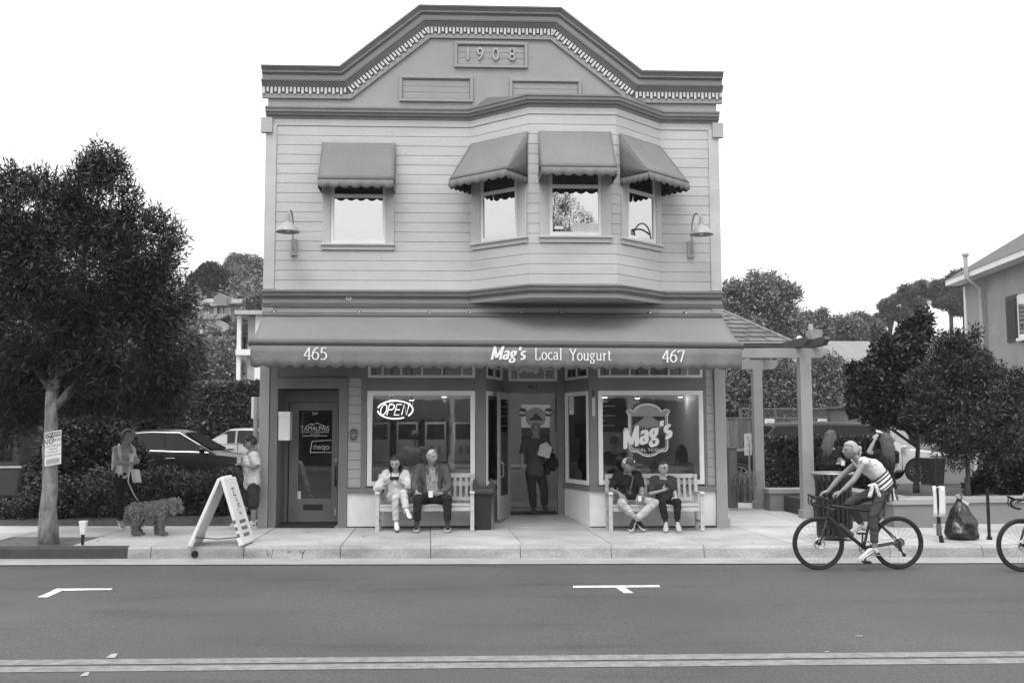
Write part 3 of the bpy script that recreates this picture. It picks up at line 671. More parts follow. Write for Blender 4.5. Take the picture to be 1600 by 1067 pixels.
# dentils: short and long blocks alternating, square to each run of the parapet
dm1 = MB().box(-.02, .02, -.032, .0, -.085, 0).mesh(); dm2 = MB().box(-.02, .02, -.032, .0, -.12, 0).mesh()
runs = []
for i in range(5):
    a, b = Vector(par[i]), Vector(par[i+1]); d = (b-a).normalized(); nn = Vector((d.y, -d.x)); runs.append((a, b, d, nn))
k = 0
for i, (a, b, d, nn) in enumerate(runs):
    def off(pt, j):   # mitre corner at the dentil line
        if j < 0 or j > 4: return pt+nn*.35
        m = (nn+runs[j][3]).normalized(); return pt+m*(.35/m.dot(nn))
    s, e = off(a, i-1), off(b, i+1); L = (e-s).length; cnt = int(L/.0655)
    for q in range(cnt):
        c = s+d*((q+.5)*L/cnt); o = link_mesh('dentil_block', dm1 if k % 2 else dm2, M('dentil_paint', .62, .6, .1, 9), bld); k += 1
        o.matrix_local = Matrix.Translation(Vector((c.x, D-.0305, c.y))-bld.location)@Matrix.Rotation(-math.atan2(d.y, d.x), 4, 'Y')
# parapet boards barely show: three sunk panels with raised frames
def panel(x0, x1, z0, z1, nm):
    f = MB(); frame_rect(f, O, UX, NF, x0, x1, z0, z1, .05, .05, 0, .045); fr = part(f, nm, par_w, bevel=.006)
    f2 = MB(); frame_rect(f2, O, UX, NF, x0+.05, x1-.05, z0+.05, z1-.05, .018, .018, 0, .022); part(f2, 'inner_mould', cm, fr)
    k = 0; z = z0+.07
    while z < z1-.09:
        part(MB().box(x0+.068, x1-.068, D-.012, D, z, min(z+.105, z1-.07)), 'panel_board', par_w, fr, bevel=.003); z += .109
    return fr
dp = panel(fx(710, 87), fx(824, 87), fz(107), fz(67), 'date_panel')
panel(fx(624, 140), fx(739, 140), fz(161), fz(121), 'sunk_panel'); panel(fx(796, 142), fx(908, 142), fz(163), fz(123.5), 'sunk_panel')
for ch, px in zip('1908', (731, 750, 774.5, 800)):
    me = text_mesh(ch, .33, .018, .85); me.transform(frame_m((fx(px, 87), D-.03, fz(87)), (1, 0, 0), (0, 0, 1))); link_mesh('numeral', me, M('numeral_paint', .38, .55), dp, True)
# --- shop interior
IY = D+5.2; inm = M('interior_wall', .5, .8, .1, 2)
part(MB().box(c_['d'], X1-.2, IY, IY+.1, -.1, 3.6), 'inner_wall', inm)
part(MB().box(c_['d'], c_['g']-.01, D+.25, IY, ZE-.06, ZE).box(c_['g'], c_['h'], DE+.12, IY, ZE-.06, ZE).box(c_['h']+.01, X1-.2, D+.25, IY, ZE-.06, ZE), 'shop_floor', M('floor_tile', .2, .4, .2, 3))
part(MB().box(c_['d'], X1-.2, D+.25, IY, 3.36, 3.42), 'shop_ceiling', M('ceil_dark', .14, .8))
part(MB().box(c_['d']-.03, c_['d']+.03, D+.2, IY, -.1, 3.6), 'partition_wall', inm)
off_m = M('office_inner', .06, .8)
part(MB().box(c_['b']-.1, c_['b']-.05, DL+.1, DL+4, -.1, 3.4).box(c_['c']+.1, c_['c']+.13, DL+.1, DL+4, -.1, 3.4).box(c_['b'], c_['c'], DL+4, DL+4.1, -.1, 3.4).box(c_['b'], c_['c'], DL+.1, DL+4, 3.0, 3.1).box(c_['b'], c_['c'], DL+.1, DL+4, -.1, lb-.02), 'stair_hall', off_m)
stp = MB()
for i in range(7): stp.box(c_['b'], c_['c'], DL+1.4+.28*i, DL+1.68+.28*i+.02, lb, lb+.18*(i+1))
part(stp, 'stairs', M('stair_wood', .1, .6))
# ================================================================== AWNINGS AND FITTINGS ON THE FRONT
fab = M('awning_fabric', .175, .85, .08, 1.2, .12, 400, fine=.14, fscale=70)
fab2 = M('window_awning_fabric', .175, .85, .08, 1.4, .12, 400, fine=.14, fscale=70)
lin = M('awning_lining', .03, .9, .1)
def scallop(xs0, xs1, z0, depth, n, amp, seg=6):
    """lower edge points of a scalloped valance"""
    pts = []
    for i in range(n*seg+1):
        t = i/(n*seg); pts.append((xs0+(xs1-xs0)*t, z0-depth-amp*abs(math.sin(math.pi*t*n))))
    return pts
def cloth(mb, grid, out=None):
    r = len(grid); c = len(grid[0])
    if out is not None:      # wind the faces so that their normals point away from the given inside point
        a, b, d = Vector(grid[0][0]), Vector(grid[0][1]), Vector(grid[1][0])
        if (b-a).cross(d-a).dot((a+b+d)/3-Vector(out)) < 0: grid = [row[::-1] for row in grid]
    mb.add([p for row in grid for p in row], [(j*c+i, j*c+i+1, (j+1)*c+i+1, (j+1)*c+i) for j in range(r-1) for i in range(c-1)])
# --- the long shop awning
YA = D-1.25
axl, axr = fx(411, 495, D-.1), fx(1127, 495, D-.1); bxl, bxr = fx(392, 540, YA), fx(1158, 540, YA)
za_top = fz(493, Y=D-.1); zbar_l, zbar_r = fz(535, 391, YA), fz(540.5, 1159, YA)
mawn = thing('shop_awning', 'long grey fabric awning across the whole shop front lettered 465 and 467', 'awning', ((axl+axr)/2, D, 3.3))
mb = MB(); nx, ny = 60, 10; g = []
for j in range(ny+1):
    t = j/ny; row = []
    for i in range(nx+1):
        s = i/nx; xa = axl+(axr-axl)*s; xb = bxl+(bxr-bxl)*s; zb = zbar_l+(zbar_r-zbar_l)*s
        sag = -.035*math.sin(math.pi*t)-.006*math.sin(math.pi*t)*math.sin(s*math.pi*9)+.016*math.sin(math.pi*t)*mnoise.noise((s*14, t*2.5, 3))
        row.append((xa+(xb-xa)*t, D-.1+(YA-D+.1)*t, za_top+(zb-za_top)*t+sag))
    g.append(row)
cloth(mb, g); o = mb.build('canopy', fab, mawn, True, True); so = o.modifiers.new('thick', 'SOLIDIFY'); so.thickness = .008
MB().cyl((bxl-.03, YA, zbar_l), (bxr+.03, YA, zbar_r), .062, n=18).build('front_bar', M('awning_bar', .075, .5, .1, 3), mawn, True, True)
MB().cyl((axl, D-.12, za_top-.02), (axr, D-.12, za_top-.02), .07, n=16).build('roller', M('awning_bar', .075), mawn, True, True)
# valance: gentle folds near the ends, scalloped hem
NS = 38; mb = MB(); g = [[], [], [], []]; hem = scallop(0, 1, 0, .31, NS, .045, 6)
for x, z in hem:
    X = bxl+(bxr-bxl)*x; zb = zbar_l+(zbar_r-zbar_l)*x-.05; e = math.exp(-x/.12)+math.exp(-(1-x)/.1)
    for j, t in enumerate((0, .33, .66, 1)):
        fold = t*(.012*math.sin(x*70)+.03*e*math.sin(x*95+t*2.))
        g[j].append((X+(0 if j else 0), YA-.045+fold, zb+z*t))
cloth(mb, g); o = mb.build('valance', fab, mawn, True, True); so = o.modifiers.new('thick', 'SOLIDIFY'); so.thickness = .006; so.offset = 1
MB().tube([(p[0], p[1], p[2]) for p in g[3]], .0055, 5).build('hem_binding', M('hem_dark', .06, .8), mawn, True, True)
for xa, xb in ((axl, bxl), (axr, bxr)):
    zb = zbar_l if xa == axl else zbar_r
    n = .12 if xa == axl else -.12
    MB().tube([(xa+n, D-.1, za_top-.35), (xa+n+.02, D-.7, za_top-.45), (xb+n, YA+.04, zb-.02)], .02, 8).build('arm', M('awning_bar', .075), mawn, True, True)
for px in (428, 561, 671, 734, 814, 876, 1015, 1071):
    x = fx(px, 491, D-.1); k = MB().box(x-.03, x+.03, D-.14, D-.02, za_top+.0, za_top+.075); k.build('bracket', M('dark_metal', .05), mawn, False, True)
    MB().box(x-.012, x+.022, D-.147, D-.141, za_top+.02, za_top+.065).build('bracket_bolt', white, mawn, False, True)
yl_ = YA-.075
serif('465', .197, white, (fx(493, 553, yl_), yl_, fz(561.5, 493, yl_)), parent=mawn, thick=.13, thin=.06, xs=.98)
serif('467', .197, white, (fx(1052.5, 557, yl_), yl_, fz(565.5, 1052, yl_)), parent=mawn, thick=.13, thin=.06, xs=.98)
serif("Mag's", .2, white, (fx(767, 553, yl_), yl_, fz(561, 795, yl_)), parent=mawn, thick=.24, thin=.1, shear=.26, align=0, xs=.9)
serif('Local', .185, white, (fx(835, 553, yl_), yl_, fz(562, 856, yl_)), parent=mawn, thick=.13, thin=.055, align=0, xs=.84)
serif('Yougurt', .185, white, (fx(890, 553, yl_), yl_, fz(563, 919, yl_)), parent=mawn, thick=.13, thin=.055, align=0, xs=.84)
# --- four window awnings
def window_awning(p, u, n, x0, x1, label, prj=.62):
    zt, zf, zv = 6.95, 6.18, .12
    o0 = p+u*((x0+x1)/2)
    t = thing('window_awning', label, 'awning', (o0.x, o0.y, zt-.4), 0, 'scalloped awnings over the upper windows')
    e = .02
    A = lambda s, d, z: p+u*s+n*(d+.03)+Vector((0, 0, z))
    IN = A((x0+x1)/2, prj*.3, zf-.1)
    mb = MB(); N = 14; m = 8; g = []
    for j in range(m+1):
        tt = j/m; g.append([A(x0-e+(x1-x0+2*e)*i/N, prj*tt, zt+(zf-zt)*tt-.008*math.sin(math.pi*tt)*(1+.3*math.sin(i*1.3))+.012*math.sin(math.pi*tt)*mnoise.noise((i*.35+o0.x, tt*3, 5))) for i in range(N+1)])
    cloth(mb, g, IN); c = mb.build('canopy', fab2, t, True, True); so = c.modifiers.new('thick', 'SOLIDIFY'); so.thickness = .006; c.data.materials.append(lin); so.material_offset = 1
    # cheeks, one each side
    for s in (x0-e, x1+e):
        mb = MB(); g = []
        for i in range(9):
            d = prj*i/8; top = zt+(zf-zt)*i/8; g.append([A(s, d, top+(zf-.01-top)*q/3) for q in range(4)])
        cloth(mb, g, IN); c = mb.build('cheek', fab2, t, True, True); so = c.modifiers.new('thick', 'SOLIDIFY'); so.thickness = .005; c.data.materials.append(lin); so.material_offset = 1
        mb = MB(); hem = scallop(0, prj, zf-.008, zv, 5, .035); cloth(mb, [[A(s, a, zf-.008) for a, b in hem], [A(s, a, b) for a, b in hem]], IN)
        c = mb.build('side_valance', fab2, t, True, True); so = c.modifiers.new('thick', 'SOLIDIFY'); so.thickness = .005; c.data.materials.append(lin); so.material_offset = 1
        MB().tube([A(s, prj*i/4, zf-.01) for i in range(5)], .011, 6).build('frame_tube', lin, t, True, True)
    mb = MB(); hem = scallop(x0-e, x1+e, zf-.004, zv, 7, .04); cloth(mb, [[A(a, prj+.004, zf-.004) for a, b in hem], [A(a, prj+.012+.006*math.sin(a*22), (b+zf)/2) for a, b in hem], [A(a, prj+.014+.014*math.sin(a*22), b) for a, b in hem]], IN)
    c = mb.build('front_valance', fab2, t, True, True); so = c.modifiers.new('thick', 'SOLIDIFY'); so.thickness = .005; c.data.materials.append(lin); so.material_offset = 1
    MB().tube([A(x0-e, prj-.008, zf-.006), A(x1+e, prj-.008, zf-.006)], .012, 6).build('frame_tube', lin, t, True, True)
    MB().tube([A(x0-e, prj+.006, zf), A(x1+e, prj+.006, zf)], .006, 5).build('seam', M('hem_dark', .06), t, True, True)
    return t
window_awning(O, UX, NF, UW['x0'], UW['x1'], 'grey scalloped awning over the single upper window left of the bay', .46)
for f, lab in zip(faces, ('grey scalloped awning on the left slanting face of the bay window', 'grey scalloped awning over the front face of the bay window', 'grey scalloped awning on the right slanting face of the bay window')):
    window_awning(f[0], f[1], f[2], f[4], f[5], lab, .6)
# --- gooseneck wall lamps
lampm = M('lamp_enamel', .3, .35, .08, 5, spec=.5)
def wall_lamp(px, side, label):
    x = fx(px, 375); zb = fz(389)
    t = thing('wall_lamp', label, 'lamp', (x, D-.03, zb), 0, 'gooseneck lamps on the upper wall')
    MB().box(-.055, .055, -.04, .012, -.15, .15).build('back_plate', lampm, t, bevel=.006)
    zt = fz(337)-zb; dx = side
    pts = [(0, -.04, -.05), (.0, -.1, -.02), (0, -.12, .12)]+[(dx*.5*(1-math.cos(a)), -.12-.16*(1-math.cos(a)), .3+(zt-.3)*math.sin(a)) for a in np.linspace(.1, math.pi*.92, 10)]
    MB().tube(pts, .016, 8).build('gooseneck', lampm, t, True)
    ex, ey, ez = pts[-1]; zs = fz(371)-zb
    MB().lathe([(.03, zs+.3), (.04, zs+.24), (.05, zs+.15), (.09, zs+.12), (.17, zs+.05), (.205, zs-.0), (.208, zs-.02), (.195, zs-.012), (.15, zs+.03), (.03, zs+.1)], (ex, ey, 0), 28).build('shade', lampm, t, True)
    MB().ball((ex, ey, zs+.03), (.045, .045, .06)).build('bulb', M('bulb_glass', .7, .3), t, True)
wall_lamp(460, -.04, 'grey gooseneck lamp with wide shade on the upper wall at the left corner')
wall_lamp(1078, .1, 'grey gooseneck lamp with wide shade on the upper wall right of the bay')
al = thing('alarm_disc', 'small round white alarm disc on the belt course above the awning', 'alarm', (fx(545, 467, D-.05), D-.035, fz(467)))
MB().lathe([(.001, .03), (.045, .03), (.05, .02), (.056, 0)], n=20).build('disc', white, al, True).rotation_euler = (R(90), 0, 0)
MB().lathe([(.001, .036), (.03, .034), (.032, .028)], n=20).build('lens', M('alarm_grey', .35, .4), al, True).rotation_euler = (R(90), 0, 0)
ub = thing('junction_box', 'small grey box on the right side wall of the shop just above the awning', 'box', (X1+.01, D+.5, fz(418)))
MB().box(0, .07, -.12, .12, 0, .22).build('case', M('box_grey', .3, .5), ub, bevel=.006); MB().box(.07, .08, -.1, .1, .02, .2).build('lid', M('box_grey', .3), ub, bevel=.003)
# --- mailbox on the reveal, plaque, door mat
mbx = thing('wall_mailbox', 'white metal mailbox on the door reveal left of the office door', 'mailbox', (fx(445, 688, D+.1), D+.1, fz(688, 445, D+.1)))
hh = fz(643, 445, D+.1)-fz(688, 445, D+.1); w = fx(454, 660, D+.1)-fx(436, 660, D+.1)
MB().box(-w/2, w/2, -.1, .14, 0, hh).build('case', white, mbx, bevel=.01); MB().box(-w/2-.004, w/2+.006, -.108, .14, hh-.09, hh-.004).build('lid', white, mbx, bevel=.008); MB().box(w/2, w/2+.015, -.02, .02, hh*.85, hh*.93).build('lock', M('dark_metal', .05), mbx)
pq = thing('wall_plaque', 'dark oval plaque with pale emblem on the siding strip beside the office door', 'plaque', (fx(552.8, 678), D-.022, fz(678)))
def oval(rx, rz, n=26): return [(rx*math.copysign(abs(math.cos(a))**.7, math.cos(a)), rz*math.copysign(abs(math.sin(a))**.8, math.sin(a))) for a in [2*math.pi*i/n for i in range(n)]]
pe = M('plaque_emblem', .5, .6)
MB().prism(oval(.075, .112), (0, 0, 0), (1, 0, 0), (0, 0, 1), (0, .02, 0)).build('board', M('sign_black', .03), pq, fixn=True)
MB().tube([(a*.9, -.003, b*.92) for a, b in oval(.075, .112)+[oval(.075, .112)[0]]], .004, 5).build('rim', pe, pq)
e = MB(); 
for x in (-.036, -.012, .012, .036): e.tube([(x-.008, -.003, -.015), (x-.008, -.003, .012), (x+.008, -.003, .012), (x+.008, -.003, -.015)], .0035, 4)
e.tube([(a*.04, -.003, .022+b*.032) for a, b in arc(0, 0, 1, 1, 0, 180)], .004, 5); e.box(-.045, .045, -.005, -.001, -.03, -.022); e.box(-.03, .03, -.005, -.001, -.06, -.052); e.build('emblem', pe, pq)
mat_ = thing('door_mat', 'black rubber mat lying in front of the recessed office door', 'mat', (fx(480, 821, D+.3), D+.3, gz(-2.8, SW)))
MB().box(c_['b']-mat_.location.x+.0, c_['c']-mat_.location.x-.05, -.36, .36, 0, .04).build('rubber', M('mat_black', .02), mat_, bevel=.006)
mb = MB()
for i in range(9): mb.box(c_['b']-mat_.location.x+.03, c_['c']-mat_.location.x-.08, -.33+.075*i, -.3+.075*i, .04, .046)
mb.build('ribs', M('mat_black', .02), mat_)
# --- neon OPEN sign inside the left shop window
neon = M_emit('neon_white', 1.9); yn = D+.1
ns = thing('neon_sign', 'lit white oval neon sign reading OPEN hanging in the left shop window', 'sign', (fx(617.5, 640, yn), yn, fz(640, 617, yn)))
rx, rz = (fx(645, 640, yn)-fx(590, 640, yn))/2, (fz(626, 617, yn)-fz(654, 617, yn))/2
for a0, a1 in ((40, 168), (186, 300), (318, 400)):
    MB().tube([(rx*math.cos(a), 0, rz*math.sin(a)) for a in np.radians(np.linspace(a0, a1, 26))], .0115, 8).build('tube_arc', neon, ns, True)
sh_ = lambda pts, x: [(x+a*.1+b*.045, -.012, (b-.5)*.185) for a, b in pts]
OPENL = [[arc(.5, .5, .5, .5, 0, 360, 18)], [[(0, 0), (0, 1), (.55, 1)]+arc(.55, .75, .38, .25, 90, -90, 8)+[(0, .5)]], [[(.85, 0), (0, 0), (0, 1), (.85, 1)], [(0, .5), (.75, .5)]], [[(0, 0), (0, 1), (.85, 0), (.85, 1)]]]
for i, gl in enumerate(OPENL):
    for st in gl: MB().tube(sh_(st, -.272+i*.128), .0075, 6).build('letter_tube', neon, ns, True)
MB().box(-.2, .2, .02, .03, -.02, .02).build('backing_bar', M('dark_metal', .05), ns)
for x in (-.18, .18): MB().cyl((x, .02, rz*.7), (x, .02, .78), .003, n=5).build('hanger', M('dark_metal', .05), ns)
# --- shop emblem on the right window
yd = D-.03
dc = thing('window_emblem', 'white arched Mag\'s Local Yogurt emblem on the right shop window', 'decal', (fx(1013, 674, yd), yd, fz(712, 1013, yd)))
pxm = (fx(1047, 674, yd)-fx(977, 674, yd))/70
def q2(px, py): return ((px-1013)*pxm, (712-py)*pxm)
def outline(k):    # badge outline shrunk by k pixels
    pts = [(983+k, 700-k), (983+k, 650+k*.3), (979+k, 643+k*.4), (985+k, 640+k)]
    pts += [(1012+a*(22-k), 646-b*(14-k*.7)) for a, b in arc(0, 0, 1, 1, 172, 8, 14)]
    pts += [(1041-k, 640+k), (1047-k, 643+k*.4), (1043-k, 650+k*.3), (1043-k, 700-k), (1040-k, 705-k), (1030-k*.5, 706-k), (1022, 711-k), (1013, 713-k), (1004, 711-k), (996+k*.5, 706-k), (986+k, 705-k)]
    return [q2(*p) for p in pts]
dk = M('decal_dark', .05, .6); lt = M('decal_pale', .62, .6, .04)
def flat(poly, y, m, nm): return MB().add([(a, y, b) for a, b in poly], [tuple(range(len(poly)))]).build(nm, m, dc)
up_ = [p for p in outline(2)]
zc = q2(0, 668)[1]
top = [p for p in outline(3.4) if p[1] >= zc]; flat(top, -.001, M('decal_grey', .26, .6, .04), 'sky_field')
# rays
cx, cz = q2(1012, 662)
for i in range(13):
    a = R(180-i*15-4); b = R(180-i*15+4-8); r0, r1 = .05, .33
    def pt(r, a):
        x, z = cx+r*math.cos(a), cz+r*math.sin(a); return (max(-.28, min(.27, x)), z)
    rr = lambda a: min(27*pxm/max(.08, abs(math.cos(a))), 26.5*pxm/max(.08, abs(math.sin(a)))) if True else 0
    ra, rb = min(rr(a), 29.*pxm), min(rr(b), 29.*pxm)
    if math.sin(a) < -.1: continue
    flat([pt(r0, a), pt(ra, a), pt(rb, b), pt(r0, b)], -.002, lt, 'sun_ray')
mo = [q2(*p) for p in ((986, 669), (992, 663), (999, 659), (1006, 653), (1012, 648.5), (1017, 650), (1024, 656), (1032, 660), (1040, 668), (1040, 671))]; flat(mo, -.003, M('decal_mid', .2, .6), 'mountain')
tr_ = [q2(986, 680)]
for i in range(28):
    x = 986+54*i/27; tr_.append(q2(x, 664+rs.uniform(0, 5)+(4 if i % 2 else 0)))
tr_.append(q2(1040, 680)); flat(tr_[::-1], -.004, dk, 'tree_line')
for k, r_ in ((0, .011), (2.6, .006)):
    pts = outline(k); MB().tube([(a, -.004, b) for a, b in pts+[pts[0]]], r_, 5).build('badge_border', white, dc)
md = math.radians(13); ux_, uy_ = (math.cos(md), 0, math.sin(md)), (-math.sin(md), 0, math.cos(md))
a_, b_ = q2(1012, 691)
serif("Mag's", .31, dk, (a_, -.008, b_), ux_, uy_, dc, .4, .26, .28, name='lettering_shadow', xs=.9, world=False, gap=.07)
serif("Mag's", .31, white, (a_, -.014, b_), ux_, uy_, dc, .28, .14, .28, xs=.9, world=False, gap=.07)
a_, b_ = q2(1013.5, 703); text('LOCAL YOGURT', .08, white, (a_, -.02, b_), parent=dc, world=False, sp=1.15)
# --- notices on the side window, poster board and counter inside
p0, u, n, L = SPR
nb = thing('paper_notice', 'white paper notice taped in the narrow window right of the shop door', 'notice', (0, 0, 0))
c0 = p0+u*(L*.67)+n*.002; nb.location = (c0.x, c0.y, fz(634, 899, c0.y))
MB().obox((0, 0, 0), u, n, (0, 0, 1), (-.1, .1), (0, .004), (-.16, .16)).build('sheet', white, nb)
for z in (.12, .09, .05, .02, -.02, -.06): MB().obox((0, 0, z), u, n, (0, 0, 1), (-.07, .07), (.0042, .0052), (-.006, .006)).build('print_line', dk, nb)
vt = thing('hanging_menu', 'narrow white hanging strip fixed to the post between door and right window', 'sign', (fx(927.5, 630, D-.03), D-.03, fz(650, 927, D)))
MB().box(-.025, .025, -.006, 0, 0, .33).build('strip', M('strip_grey', .5), vt); MB().box(-.02, .01, -.008, 0, .33, .46).build('hook', dk, vt)
pb = thing('poster_board', 'poster panel with pale top and round logo behind the man in the doorway', 'poster', (fx(837, 660, D+3.2), D+3.2, fz(700, 837, D+3.2)))
Yp = D+3.2; wq = fx(859, 660, Yp)-fx(815, 660, Yp); zt_ = fz(632, 837, Yp)-pb.location.z; zm = fz(668, 837, Yp)-pb.location.z
MB().box(-wq/2, wq/2, 0, .05, -1.2, zm).build('base', M('poster_dark', .06, .6), pb); MB().box(-wq/2, wq/2, 0, .05, zm+.003, zt_).build('top', white, pb)
for x, z, r_ in ((-.27, -.16, .09), (.27, -.16, .09)):
    f = MB(); f.add([(x+r_*math.cos(a), -.004, zt_+z+r_*math.sin(a)) for a in np.linspace(0, 2*math.pi, 20)[:-1]], [tuple(range(19))[::-1]]); f.build('badge', dk, pb)
    serif("Mag's", .06, white, (x, -.008, zt_+z-.03), parent=pb, world=False, thick=.25, thin=.14, shear=.2, xs=.8)
f = MB(); r_ = .21; zz = fz(652, 837, Yp)-pb.location.z; f.add([(r_*math.cos(a), -.008, zz+r_*math.sin(a)) for a in np.linspace(0, 2*math.pi, 30)[:-1]], [tuple(range(29))[::-1]]); f.build('round_logo', M('logo_grey', .3, .6), pb)
MB().add([(-.17, -.012, zz-.06), (-.06, -.012, zz+.01), (-.02, -.012, zz+.075), (.02, -.012, zz+.09), (.07, -.012, zz+.03), (.17, -.012, zz-.06)], [tuple(range(6))[::-1]]).build('logo_mark', dk, pb)
ct = thing('shop_counter', 'pale panelled serving counter inside the shop behind the doorway', 'counter', (fx(834, 790, D+3), D+2.9, ZE))
MB().box(-1.6, 2.2, -.02, .5, 0, .8).build('front', M('counter_tile', .4, .5, .06), ct, bevel=.01); MB().box(-1.65, 2.25, -.07, .55, .8, .85).build('top', M('counter_top', .5, .3), ct, bevel=.008)
for x in (-1.2, -.55, .1, .75, 1.4): MB().box(x, x+.5, -.03, -.018, .12, .7).build('panel', M('counter_panel', .3, .5), ct, bevel=.004)
# ceiling spots that show through the two windows
for px, py in ((612, 625), (643, 625), (694, 620), (945, 621), (996, 622), (1063, 620)):
    q = P(px, py, D+1.4 if py > 621.5 else D+1.9); s = thing('ceiling_spot', '', 'lamp', (q.x, q.y, q.z))
    s['label'] = {612: 'lit spot lamp above the left end of the neon sign', 643: 'lit spot lamp above the right end of the neon sign', 694: 'dim spot lamp near the top right of the left shop window', 945: 'lit spot lamp at the top left corner of the right shop window', 996: 'lit spot lamp above the arched window emblem', 1063: 'lit spot lamp at the top right of the right shop window'}[px]
    s['group'] = 'spot lamps under the shop ceiling'
    ld_ = bpy.data.lights.new('spot_lamp', 'POINT'); ld_.energy = {694: 10, 1063: 1.2}.get(px, 6); ld_.shadow_soft_size = .05; lo_ = bpy.data.objects.new('spot_lamp', ld_); COL.objects.link(lo_); lo_.parent = s; lo_.location = (0, .05, -.06)
    MB().lathe([(.05, .0), (.045, .1), (.02, .12)], n=14).build('housing', M('dark_metal', .05), s, True); MB().lathe([(.001, -.006), (.044, -.006), (.044, .002)], n=14).build('lens', M_emit('spot_glow', 9 if px != 694 else 1.), s, True)
    MB().cyl((0, 0, .12), (0, 0, max(.2, 3.37-q.z)), .012, n=6).build('stem', M('dark_metal', .05), s)
# shelving, machine row and menu boards inside, seen dimly through the glass
sv = thing('yogurt_machine_row', 'row of steel yogurt machines along the back wall behind the left window', 'machine', (-.6, IY-.5, ZE))
for i in range(4):
    x = -1.5+i*.62; b = MB().box(x, x+.5, -.2, .4, .85, 1.75).build('machine', M('machine_steel', .35, .35, .08, 3, metal=.7), sv, bevel=.02)
    MB().box(x+.06, x+.44, -.21, -.2, 1.35, 1.68).build('screen', dk, b); MB().cyl((x+.18, -.24, 1.2), (x+.18, -.24, 1.05), .025, n=8).cyl((x+.33, -.24, 1.2), (x+.33, -.24, 1.05), .025, n=8).build('tap', steel, b)
MB().box(-1.6, 1.1, -.3, .45, 0, .85).build('base_unit', M('counter_panel', .3), sv, bevel=.01)
mr = thing('menu_board', 'dark menu board with pale lines high on the wall behind the right window', 'sign', (3.0, IY-.06, 2.2))
MB().box(-.9, .9, -.03, .03, -.4, .45).build('board', M('sign_black', .03), mr)
for i in range(6): MB().box(-.75+.02*(i % 3), .2+.25*(i % 2), -.036, -.03, .28-.11*i, .31-.11*i).build('menu_line', lt, mr)
shf = thing('topping_shelf', 'wall shelf of small jars behind the left shop window', 'shelf', (-1.2, IY-.02, 1.9))
MB().box(-.8, .8, -.25, 0, 0, .03).build('board', M('shelf_wood', .3, .6), shf)
for i in range(11): MB().lathe([(.05, .03), (.05, .16), (.035, .18), (.035, .2)], (-.72+.144*i, -.12, 0), 10).build('jar', M('jar%d' % (i % 3), (.5, .15, .3)[i % 3], .3), shf, True)
# ================================================================== STREET FURNITURE
teak = M('weathered_wood', .47, .75, .16, 3, .2, 60, fine=.12, fscale=90, stretch=(1, 6, 6))
# benches: legs, armrests, seat slats and back slats as pieces
def make_bench(loc, label, W=1.62, rz=0.):
    t = thing('park_bench', label, 'bench', loc, rz, 'slatted wooden benches against the shop front')
    h = W/2; SD = .46
    def bx(nm, *a, par=t): return MB().box(*a).build(nm, teak, par, bevel=.005)
    for s in (-1, 1):
        x = s*(h-.035)
        bx('front_leg', x-.033, x+.033, -.035, .03, 0, .62); 
        mb = MB(); mb.prism([(SD-.03, 0), (SD+.03, 0), (SD+.03, .42), (SD+.1, .93), (SD+.04, .93), (SD-.03, .42)], (x-.03, 0, 0), (0, 1, 0), (0, 0, 1), (.06, 0, 0)); mb.build('rear_leg', teak, t, bevel=.004, fixn=True)
        mb = MB(); mb.prism([(-.07, .62), (SD+.04, .6), (SD+.04, .635), (.2, .65), (-.05, .655)], (x-.04, 0, 0), (0, 1, 0), (0, 0, 1), (.08, 0, 0)); mb.build('armrest', teak, t, bevel=.006, fixn=True)
        bx('side_rail', x-.02, x+.02, .03, SD-.03, .33, .4); bx('stretcher', x-.018, x+.018, .03, SD-.03, .12, .17)
    bx('front_rail', -h+.07, h-.07, -.02, .012, .33, .41); bx('rear_rail', -h+.07, h-.07, SD-.02, SD+.02, .33, .41)
    for i in range(6): y = -.03+i*.082; bx('seat_slat', -h+.02, h-.02, y, y+.068, .412, .434)
    zz = lambda z: SD+(z-.42)*.137
    for z0, z1, nm in ((.86, .935, 'top_rail'), (.47, .53, 'lower_rail')):
        mb = MB(); mb.prism([(zz(z0)-.0, z0), (zz(z0)+.035, z0), (zz(z1)+.035, z1), (zz(z1), z1)], (-h+.065, 0, 0), (0, 1, 0), (0, 0, 1), (W-.13, 0, 0)); mb.build(nm, teak, t, bevel=.004, fixn=True)
    n = 15
    for i in range(n):
        x = -h+.13+(W-.26)*i/(n-1); mb = MB(); mb.prism([(zz(.53)+.008, .53), (zz(.53)+.024, .53), (zz(.86)+.024, .86), (zz(.86)+.008, .86)], (x-.024, 0, 0), (0, 1, 0), (0, 0, 1), (.048, 0, 0)); mb.build('back_slat', teak, t, fixn=True)
    return t
b1 = G(664, 829, SW); b2 = G(1025, 829, SW)
BENCH1 = make_bench((b1.x, 16.86, gz(b1.x, SW)), 'pale slatted wooden bench under the OPEN sign window, left of the bin', 1.65)
BENCH2 = make_bench((b2.x, 16.86, gz(b2.x, SW)), 'pale slatted wooden bench under the Mag\'s emblem window', 1.62, R(-1.5))
